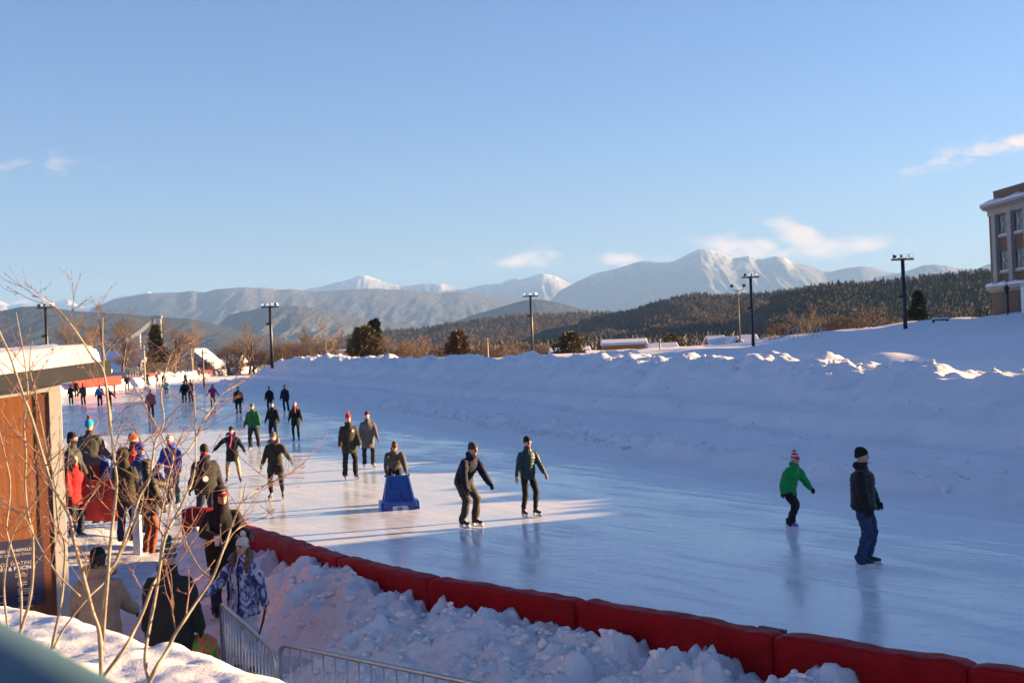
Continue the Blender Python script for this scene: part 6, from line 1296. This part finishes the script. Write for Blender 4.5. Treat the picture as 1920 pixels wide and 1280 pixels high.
# skating aid and its pusher
pp = ground(722, 938)
_, aj = person('person leaning over the blue skating aid in a grey and black jacket', (at(741, 900, 30.9).x, 30.88, 0), 1.60, 10, top=GREYJ, legs=BLK, hatm=H_GRM, lean=44, crouch=0.05, hipback=0.26, puff=1.1, hem=0.06, hood='down', feet=((0.12, 0.22, 4), (-0.13, 0.10, -4)), armL=('to', 0.25, -0.42, 0.90), armR=('to', -0.25, -0.42, 0.90), head=(0, 16), bootm=BOOTG)
def skate_aid(loc, rot):
    BL, t, b = nt('blue_plastic'); f = noise_fac(t, 6, 4, 0.6, coords(t)); t.links.new(ramp(t, f, [(0.3, (0.008, 0.045, 0.25)), (0.7, (0.014, 0.075, 0.36))]), b.inputs['Base Color']); b.inputs['Roughness'].default_value = 0.35; bump(t, b, noise_fac(t, 18, 3, 0.6, coords(t)), 0.3, 0.006)
    root = thing('skating_aid', 'blue plastic skating aid with a skater emblem on its front', 'skating aid', loc, R(rot)); root.scale = (0.84, 0.9, 0.83)
    W0, W1, H_, D0 = 0.44, 0.27, 0.93, 0.62
    m = MB()  # front panel, tapered and leaning back
    def P(x, z, dy=0.0): return Vector((x * (W0 + (W1 - W0) * z / H_) / W0 * 1.0, -D0 / 2 + 0.20 * z + dy, z))
    xs = [-W0, -W0 * 0.62, W0 * 0.62, W0]
    def panel(q, th=0.05): m.add([P(x, z) for x, z in q] + [P(x, z, th) for x, z in q], [[0, 1, 2, 3], [7, 6, 5, 4], [0, 4, 5, 1], [1, 5, 6, 2], [2, 6, 7, 3], [3, 7, 4, 0]])
    panel([(-W0, 0.20), (W0, 0.20), (W0, H_), (-W0, H_)])
    m.build('front_panel', BL, root, bevel=0.012)
    m = MB()
    def rim(q): m.add([P(x, z, -0.03) for x, z in q] + [P(x, z, -0.003) for x, z in q], [[0, 1, 2, 3], [7, 6, 5, 4], [0, 4, 5, 1], [1, 5, 6, 2], [2, 6, 7, 3], [3, 7, 4, 0]])
    rim([(-W0, 0.2), (-W0 + 0.09, 0.2), (-W0 + 0.09, H_), (-W0, H_)]); rim([(W0 - 0.06, 0.2), (W0, 0.2), (W0, H_), (W0 - 0.06, H_)]); rim([(-W0 + 0.09, H_ - 0.07), (W0 - 0.06, H_ - 0.07), (W0 - 0.06, H_), (-W0 + 0.09, H_)]); rim([(-W0 + 0.15, 0.56), (-W0 + 0.17, 0.56), (-W0 + 0.17, H_ - 0.12), (-W0 + 0.15, H_ - 0.12)]); rim([(-W0 + 0.17, 0.56), (W0 - 0.16, 0.56), (W0 - 0.16, 0.575), (-W0 + 0.17, 0.575)])
    m.build('front_rim', BL, root, bevel=0.008)
    for sg in (-1, 1):   # side frames: sloping posts with an open leg window
        m = MB(); th = 0.05
        def side(q): m.add([Vector((sg * (W0 + 0.03 + (W1 - W0) * z / H_), y, z)) for y, z in q] + [Vector((sg * (W0 - 0.03 + (W1 - W0) * z / H_), y, z)) for y, z in q], [[0, 1, 2, 3], [7, 6, 5, 4], [0, 4, 5, 1], [1, 5, 6, 2], [2, 6, 7, 3], [3, 7, 4, 0]])
        yf = lambda z: -D0 / 2 + 0.20 * z
        side([(yf(0.2) - 0.002, 0.2), (yf(0.2) + 0.13, 0.2), (yf(H_) + 0.12, H_ - 0.002), (yf(H_) - 0.002, H_ - 0.002)]); side([(0.16, 0.2), (0.28, 0.2), (0.12, H_ - 0.004), (yf(H_) + 0.1, H_ - 0.004)]); side([(yf(H_) + 0.04, H_ - 0.22), (0.16, H_ - 0.22), (0.11, H_ - 0.006), (yf(H_) + 0.05, H_ - 0.006)])
        m.build('side_frame', BL, root, bevel=0.01)
        MB().tube([(sg * (W1 + 0.06), 0.02, H_ - 0.02), (sg * (W1 + 0.06), 0.14, H_ - 0.02)], 0.028, 10).build('grip', BLACK, root, smooth=True)
    m = MB()
    for sg in (-1, 1): m.prism([(-0.52, 0.012), (0.36, 0.012), (0.36, 0.2), (0.24, 0.235), (-0.34, 0.235), (-0.40, 0.2)], sg * W0 - 0.085, sg * W0 + 0.085, Matrix(((0, 1, 0, 0), (1, 0, 0, 0), (0, 0, 1, 0), (0, 0, 0, 1))))
    m.prism([(-W0 - 0.06, 0.012), (-0.24, 0.012), (-0.21, 0.11), (0.21, 0.11), (0.24, 0.012), (W0 + 0.06, 0.012), (W0 - 0.005, 0.215), (-W0 + 0.005, 0.215)], -0.47, -D0 / 2 + 0.08)
    m.build('base', BL, root, bevel=0.012)
    EM = basic('navy_emblem', (0.006, 0.012, 0.06), 0.5); m = MB()
    def bar(a, b, w): 
        a, b = Vector((a[0], 0, a[1])), Vector((b[0], 0, b[1])); t_ = (b - a).normalized(); n_ = Vector((-t_.z, 0, t_.x)) * w
        q = [a + n_, b + n_, b - n_, a - n_]; m.add([P(v.x, v.z, -0.006) for v in q] + [P(v.x, v.z, 0.002) for v in q], [[0, 1, 2, 3], [7, 6, 5, 4], [0, 4, 5, 1], [1, 5, 6, 2], [2, 6, 7, 3], [3, 7, 4, 0]])
    cx = 0.06
    bar((cx + 0.01, 0.46), (cx - 0.015, 0.36), 0.016); bar((cx - 0.015, 0.36), (cx + 0.05, 0.31), 0.013); bar((cx + 0.05, 0.31), (cx + 0.045, 0.245), 0.012); bar((cx - 0.015, 0.36), (cx - 0.06, 0.27), 0.013); bar((cx + 0.0, 0.45), (cx + 0.065, 0.42), 0.010); bar((cx + 0.0, 0.45), (cx - 0.055, 0.42), 0.010); bar((cx - 0.09, 0.255), (cx - 0.04, 0.25), 0.008); bar((cx + 0.02, 0.235), (cx + 0.08, 0.235), 0.008); bar((cx + 0.005, 0.495), (cx + 0.03, 0.51), 0.018)
    m.build('emblem', EM, root)
skate_aid((at(746, 900, 30.1).x, 30.05, 0), 11)
# middle distance
person('tall man in a dark olive parka and red bobble hat', G0(657, 899), 1.76, 18, top=DKOL, legs=BLK, hatm=H_RED, pom=H_CORAL, glove=None, hem=0.24, puff=1.14, lean=2, feet=((0.15, -0.03, 12), (-0.14, 0.04, -8)), armL=(6, 14, 16), armR=(8, 16, 12), head=(8, 0), hood='down', badge=(0.10, 0.40, False, 0.042), blade=STEEL, bootm=BOOTG)
person('woman in a long grey coat and plum hat behind the red bobble hat', G0(692, 877.5), 1.66, 10, top=GREYC, legs=BLK2, hatm=H_PURP, glove=G_PLUM, mitt=True, hem=0.34, puff=1.06, flare=1.02, bag=1.12, bootm=BOOTW, hood='down', armL=(6, 18, 12), armR=(6, 12, 12), feet=((0.14, -0.04, 14), (-0.14, 0.03, -10)))
_, bj = person('woman with a grey beanie, fur collar and blue mittens carrying a black bag', G0(519, 937), 1.61, -6, top=DKOL, legs=BLK, hatm=H_GREY, glove=G_BLUE, mitt=True, hem=0.30, puff=1.05, flare=1.12, fur=FUR, scarf=(PURPS, 0.0, 0), bag=1.0, bootm=BOOTG, lean=5, feet=((0.20, -0.04, 14), (-0.15, 0.02, -8)), armL=(20, 40, 6), armR=(16, 16, 14), head=(-4, 14))
person('woman in a pink scarf and gold leggings with arms spread', G0(438, 906), 1.54, 4, top=BLK, legs=GOLD, hatm=H_BLK, glove=G_BRN, hem=0.28, puff=1.02, flare=1.12, fur=FURG, scarf=(PINKS, 0.36, -0.07), bag=1.0, shades=True, lean=4, feet=((0.22, -0.02, 14), (-0.20, 0.06, -12)), armL=(8, 30, 10), armR=(-6, 52, 2), head=(-6, 4))
person('man in a green jacket, sunglasses and black snow trousers', G0(477, 841.5), 1.68, -6, zipm=BLK, top=GREENJ, legs=BLK2, hatm=H_GREY, hem=0.12, puff=1.2, bag=1.3, shades=True, lean=6, feet=((0.20, -0.04, 14), (-0.16, 0.03, -10)), armL=(4, 18, 14), armR=(4, 20, 14), hood='down')
person('woman in black with red cuffs walking behind the grey beanie', (at(512, 790, 54).x, 54, 0), 1.58, -4, top=BLK, legs=BLK, hat='band', hatm=H_BLK, hem=0.24, puff=1.0, flare=1.08, hair=(HAIRD, 0.0), armL=(8, 20, 10), armR=(8, 20, 10), hood='down', scarf=(BLK2, 0.0, 0))
person('long haired woman in an open black jacket over a pink top', G0(556, 829), 1.58, 0, top=BLK, legs=BLK, hat=None, hem=0.22, puff=1.0, flare=1.1, hair=(HAIRB, 0.14), bootm=BOOTK, bag=0.95, badge=None, scarf=(PINKSH, 0.16, 0.0), armL=(12, 20, 18), armR=(16, 12, 26))
person('person all in black with a grey hat skating beside the red hat', (at(506, 760, 82).x, 82, 0), 1.58, 6, top=BLK, legs=BLK, hatm=H_GREY, puff=1.16, lean=14, armL=(10, 14, 10), armR=(10, 14, 10), head=(0, 20))
person('person in navy black with a small red hat beside a grey hat', G0(536, 773), 1.62, -4, top=NAVYC, legs=BLK, hatm=H_RED, puff=1.18, lean=8, feet=((0.20, -0.02, 20), (-0.08, 0.02, -4)), armL=(6, 14, 10), armR=(6, 14, 10))
person('person in a long black parka and grey hat skating near the snow bank', G0(448, 778), 1.66, 4, top=BLK, legs=BLK, hatm=H_GREY, puff=1.2, hem=0.26, flare=1.1, hood='down', armL=(6, 18, 8), armR=(6, 16, 8))
person('girl in a magenta jacket with arms held out', G0(400, 764), 1.58, 2, top=MAG, legs=BLK, hatm=H_BLK, hair=(HAIRD, 0.14), puff=1.0, bag=1.0, armL=(6, 32, 6), armR=(6, 34, 6), group=FARG)
person('one of two skaters in black standing close together', G0(346, 757.5), 1.76, 20, top=BLK, legs=BLK, hatm=H_BLK, puff=1.1, group=FARG, armR=(10, 20, 10))
person('skater in navy close behind another in black', (at(358, 730, 106).x, 106, 0), 1.80, -20, top=NAVYC, legs=DENIMD, hatm=H_BLK, puff=1.12, group=FARG)
person('person in a coral coat, pink hat and maroon trousers', G0(284, 785), 1.74, 6, top=PINKC, legs=MAROON, hatm=H_PINK, puff=1.2, bag=1.1, hem=0.10, glove=G_GREY, armL=(6, 16, 12), armR=(8, 18, 10), lean=5)
person('child in a mint green jacket', G0(313, 741), 1.48, 10, top=TEALK, legs=BLK, hatm=H_WHITE, puff=1.05, group=FARG, armL=(10, 24, 8), armR=(6, 16, 8))
person('man in dark clothes with a grey hat far down the ice', G0(239, 733), 1.86, 10, top=BLK2, legs=BLK, hatm=H_GREY, puff=1.15, group=FARG, feet=((0.16, 0, 14), (-0.18, 0, -10)), armL=(20, 20, 40), armR=(20, 20, 40))
person('slim skater in black alone near the far berm', G0(277, 723), 1.74, 30, top=BLK, legs=BLK, hatm=H_GREY, group=FARG, armL=(20, 34, 60), armR=(10, 34, 50))
person('skater in a grey jacket leaning into the far bend', G0(296, 724), 1.84, -40, top=GREYC, legs=BLK, hatm=H_WHITE, group=FARG, lean=16, feet=((0.2, 0.1, 0), (-0.1, -0.1, 0)))
person('skater with a red hat behind the mint green child', G0(307, 729.5), 1.84, 170, top=BLK, legs=DENIMD, hatm=H_RED, group=FARG, puff=1.1)
person('person in a bright blue jacket and pale hat beside the hut roof', G0(188, 764), 1.78, 14, top=BLUEB, legs=BLK, hatm=H_WHITE, puff=1.25, hem=0.02, group=FARG, bootm=BOOTW, armL=(8, 20, 10), armR=(8, 18, 10))
person('woman in a dark brown coat beside the bright blue jacket', G0(205, 769), 1.60, 40, top=DKOL, legs=BLK, hatm=H_BLK, hem=0.34, puff=1.05, group=FARG, armL=(24, 30, 10))
person('small child in grey skating off behind the bright blue jacket', G0(215, 740), 1.28, 60, top=GREYC, legs=BLK, hatm=H_BLK, group=FARG, lean=14, feet=((0.1, 0.25, 0), (-0.1, -0.2, 0)), armL=(30, 30, 40), armR=(-30, 30, 20))
person('woman in black holding the hand of the man in the olive jacket', G0(134, 760), 1.66, 4, top=BLK, legs=BLK, hatm=H_BLK, hem=0.24, flare=1.1, group=FARG, bootm=BOOTW, armL=(8, 36, 6), armR=(6, 16, 8))
person('man in an olive jacket and dark trousers holding a hand', G0(157, 760), 1.80, -4, top=OLIVEJ, legs=KHAKI, hatm=H_BLK, puff=1.15, bag=1.2, group=FARG, bootm=BOOTW, armL=(6, 12, 8), armR=(8, 20, 6))
person('person in black behind the hand holding couple', (at(143, 735, 135).x, 135, 0), 1.74, 180, top=BLK, legs=BLK, hatm=H_BLK, group=FARG, puff=1.1)
person('person in a brown jacket and white hat behind the two in black', (at(348, 706, 165).x, 165, 0), 1.75, 200, top=BROWNJ, legs=BLK, hatm=H_WHITE, group=FARG, armR=(40, 40, 10))
person('skater in tan clothes at the far end below the gabled house', (at(373, 700, 215).x, 215, 0), 1.8, 160, top=BROWNJ, legs=KHAKI, hatm=H_WHITE, group=FARG)
person('skater in grey at the far end beside one in tan', (at(379, 700, 225).x, 225, 0), 1.75, 190, top=GREYC, legs=BLK, hatm=H_BLK, group=FARG)
person('skater in black leaning hard round the far end of the bank', (at(402, 694, 235).x, 235, 0), 1.75, 60, top=BLK, legs=BLK, hatm=H_RED, lean=38, crouch=0.15, hipback=0.2, group=FARG, armL=(60, 30, 0))
# entrance cluster
person('man seen from behind in a grey fleece and turquoise hat with red bobble', under(165, 787, 28.4, 1.84), 1.84, 172, ENT, top=GREYF, legs=MAROON, hatm=H_TURQ, pom=H_RED, puff=1.18, skate='boot', hem=0.10, collar=True, armL=(10, 16, 30), armR=(10, 18, 40))
person('person in a dark jacket and black hat half hidden by the hut corner', under(131, 811, 26.5, 1.74), 1.74, 84, ENT, top=CHAR, legs=BLK, hatm=H_BLK, puff=1.15, skate='boot', gaiter=BLK2, hair=(HAIRD, 0.0))
person('dark haired child in a bright red parka by the hut corner', under(136, 852, 24.3, 1.50), 1.50, 52, ENT, top=REDC, legs=DENIMD, hat=None, hair=(HAIRD, 0.12), puff=1.2, hem=0.22, skate='boot', bootm=BOOTN, collar=True)
person('person in a royal blue jacket and blue white cap behind the crumpled red pad', under(186, 836, 28.7, 1.66), 1.66, -8, ENT, top=BLUEJ, legs=DENIMD, hat='cap', hatm=CAPB, puff=1.2, lean=12, shades=True, glove=G_GREY, skate='boot', armL=(20, 20, 40), armR=(30, 16, 30), head=(0, 14))
person('person with a black and white striped beanie behind the cap wearer', under(192, 827, 30.0, 1.74), 1.74, 20, ENT, top=BLUEPAT, legs=BLK, hatm=H_BW, puff=1.15, skate='boot', hood='down')
person('person from behind in a dark olive hooded coat and jeans', under(230, 843, 24.6, 1.70), 1.70, 168, ENT, top=DKOL, legs=DENIMD, hat=None, hood='up', hem=0.26, puff=1.14, skate='boot', bootm=BOOTN)
_, rj = person('man in an orange red beanie carrying a backpack', under(245, 814, 28.6, 1.78), 1.78, 104, ENT, top=K('rust_red_jacket', (0.30, 0.035, 0.025)), legs=BLK, hatm=H_ORANGE, puff=1.12, skate='boot', gaiter=BLK2)
person('man in a blue jacket and cobalt beanie reaching out to the right', under(258, 831, 26.2, 1.76), 1.76, 74, ENT, top=K('deep_blue_jacket', (0.008, 0.035, 0.17)), legs=DENIMD, hatm=H_BLUE, glove=None, puff=1.15, skate='boot', armL=(30, 10, 20), armR=(58, 6, 18), shades=True, handgap=0.8)
person('person in a brown black quilted coat and rust trousers, one arm outstretched', under(272, 862, 23.6, 1.66), 1.66, 128, ENT, top=K('brown_black_puffer', (0.022, 0.017, 0.012), 0.5), legs=RUSTT, hat=None, hood='up', quilt=0.06, hem=0.20, puff=1.2, skate='boot', bag=1.08, armL=(62, 12, 14), armR=(10, 16, 10))
person('skater in a royal blue jacket and white red hat coming off the ice', G0(327, 949), 1.67, -14, top=BLUEJ, legs=TEALT, hatm=H_WRED, puff=1.18, hem=0.14, bag=1.12, lean=8, hood='down', gaiter=K('orange_gaiter', (0.45, 0.06, 0.03)), glove=G_BLK, armL=(10, 20, 20), armR=(14, 16, 24), head=(-16, 10), blade=HOLD)
person('man with his back turned in a black jacket and red neck gaiter', (at(386, 900, 26.6).x, 26.6, 0), 1.78, -148, top=BLK2, legs=DENIMD, hatm=K('dark_fur_hat', (0.03, 0.022, 0.016)), gaiter=REDS, puff=1.18, hem=0.14, bag=1.1, hood='down', badge=(0.06, 0.17, True, 0.06), armL=(6, 14, 14), armR=(6, 26, 8))
# path
_, cj = person('person in black with a maroon headband holding a paper cup', (at(411, 900, 18.0).x, 18.0, 0.08), 1.76, 22, PATH, top=BLK, legs=DENIMD, hat='band', hatm=K('maroon_band', (0.16, 0.016, 0.04)), hood='up', puff=1.16, hem=0.24, skate='boot', lean=8, glove=G_GREY, armL=(16, 20, 60), armR=('to', -0.16, -0.38, 1.14), head=(8, 24), hair=(HAIRD, 0.0), bag=1.12)
_, gj = person('girl in a violet tie dye jacket, cream bobble hat and pale snow trousers', (at(458, 1100, 14.9).x, 14.9, 0.07), 1.47, -16, PATH, top=TIE, legs=LILAC, hatm=H_WHITE, pom=H_WHITE, glove=None, hair=(HAIRB, 0.26), fur=FURG, puff=1.08, hem=0.18, flare=1.1, bag=1.28, skate='boot', bootm=BOOTK, lean=1, armL=(-2, 20, 10), armR=(18, 34, 44, 10), head=(-8, -2), zipm=NAVYC, feet=((0.13, -0.02, 8), (-0.12, 0.02, -8)))
person('person from behind in a beige parka with a fur trimmed hood and black hat', (at(184, 1100, 13.2).x, 13.2, 0.07), 1.66, 186, PATH, top=BEIGE, legs=BLK, hatm=H_BLK, hair=(HAIRD, 0.0), fur=FUR, puff=1.16, hem=0.26, skate='boot', hood='down', armL=(16, 20, 36), armR=(20, 18, 40))
_, dj = person('man from behind in a dark coat and green striped bobble hat', (at(316, 1100, 13.0).x, 13.0, 0.07), 1.70, 178, PATH, top=K('dark_grey_coat', (0.022, 0.021, 0.021)), legs=BLK, hatm=H_GREENS, pom=K('green_pom', (0.012, 0.06, 0.035), 0.95), puff=1.16, hem=0.32, skate='boot', armL=(4, 14, 8), armR=(0, 16, 6), hood='down', handgap=1.1, curl=34)
run_jobs()
# ---- things people carry
h = cj['hands'][1]; cup = thing('paper_cup', 'white paper cup in the hand of the person in black', 'cup', (h.x, h.y - 0.03, h.z - 0.04)); ax1, ay1 = Vector((1, 0, 0)), Vector((0, 1, 0))
MB().loft([(Vector((0, 0, -0.03)), 0.029, 0.029, ax1, ay1), (Vector((0, 0, 0.085)), 0.041, 0.041, ax1, ay1)], 16).build('cup_body', K('paper_white', (0.6, 0.58, 0.56)), cup, smooth=True); MB().loft([(Vector((0, 0, 0.086)), 0.044, 0.044, ax1, ay1), (Vector((0, 0, 0.10)), 0.042, 0.042, ax1, ay1)], 16).build('lid', K('white_lid', (0.65, 0.64, 0.63), 0.5), cup)
h = dj['hands'][1]; m = MB(); rr = random.Random(5); ring = []
for zz, rx, ry in ((-0.36, 0.12, 0.07), (-0.30, 0.17, 0.10), (-0.15, 0.18, 0.11), (-0.04, 0.15, 0.07), (0.02, 0.06, 0.03)): ring.append((Vector((0, 0, zz)), rx, ry, ax1, ay1))
m.loft(ring, 22); o = m.build('carrier_bag', pattern('orange_green_bag', [(0.38, (0.02, 0.16, 0.03)), (0.47, (0.10, 0.25, 0.03)), (0.52, (0.55, 0.10, 0.02)), (0.62, (0.45, 0.03, 0.02))], 6, 0.5), smooth=True); o.location = h; tag(o, 'orange and green carrier bag held by the man in the dark coat', 'bag')
p0 = bj['M'] @ (bj['P0'] + bj['fw'] * 0.19 - bj['dirv'] * 0.12 + bj['lat'] * 0.12); bagr = thing('shoulder_bag', 'black shoulder bag hanging in front of the woman with blue mittens', 'bag', p0)
m = MB(); m.loft([(Vector((0, 0, -0.10)), 0.12, 0.05, ax1, ay1), (Vector((0, 0, 0.0)), 0.14, 0.06, ax1, ay1), (Vector((0, 0, 0.10)), 0.10, 0.035, ax1, ay1)], 16); m.build('pouch', BLK2, bagr, smooth=True); s0 = bj['M'] @ (bj['S'] + bj['lat'] * -0.09 + bj['dirv'] * 0.06) - p0; s1 = bj['M'] @ (bj['S'] + bj['lat'] * -0.02 + bj['fw'] * 0.15 - bj['dirv'] * 0.10) - p0
MB().tube([Vector((0.09, 0, 0.09)), s1, s0], 0.012, 6).build('strap', BLK, bagr, smooth=True)
p0 = rj['M'] @ (rj['S'] - rj['fw'] * 0.20 - rj['dirv'] * 0.18); o = MB().loft([(Vector((0, 0, -0.22)), 0.15, 0.10, ax1, ay1), (Vector((0, 0, -0.05)), 0.17, 0.13, ax1, ay1), (Vector((0, 0, 0.15)), 0.15, 0.11, ax1, ay1), (Vector((0, 0, 0.23)), 0.09, 0.06, ax1, ay1)], 16).build('backpack', K('brown_pack', (0.055, 0.022, 0.018), 0.7), smooth=True); o.location = p0; tag(o, 'dark maroon backpack on the man in the orange red beanie', 'backpack')
h = gj['hands'][0]; o = MB().tube([(0, 0, 0.06), (-0.03, -0.05, -0.12), (-0.10, -0.10, -0.34)], [0.012, 0.014, 0.010], 8).build('stick', BLACK, smooth=True); o.location = h; tag(o, 'thin black stick held low by the girl in tie dye', 'stick')
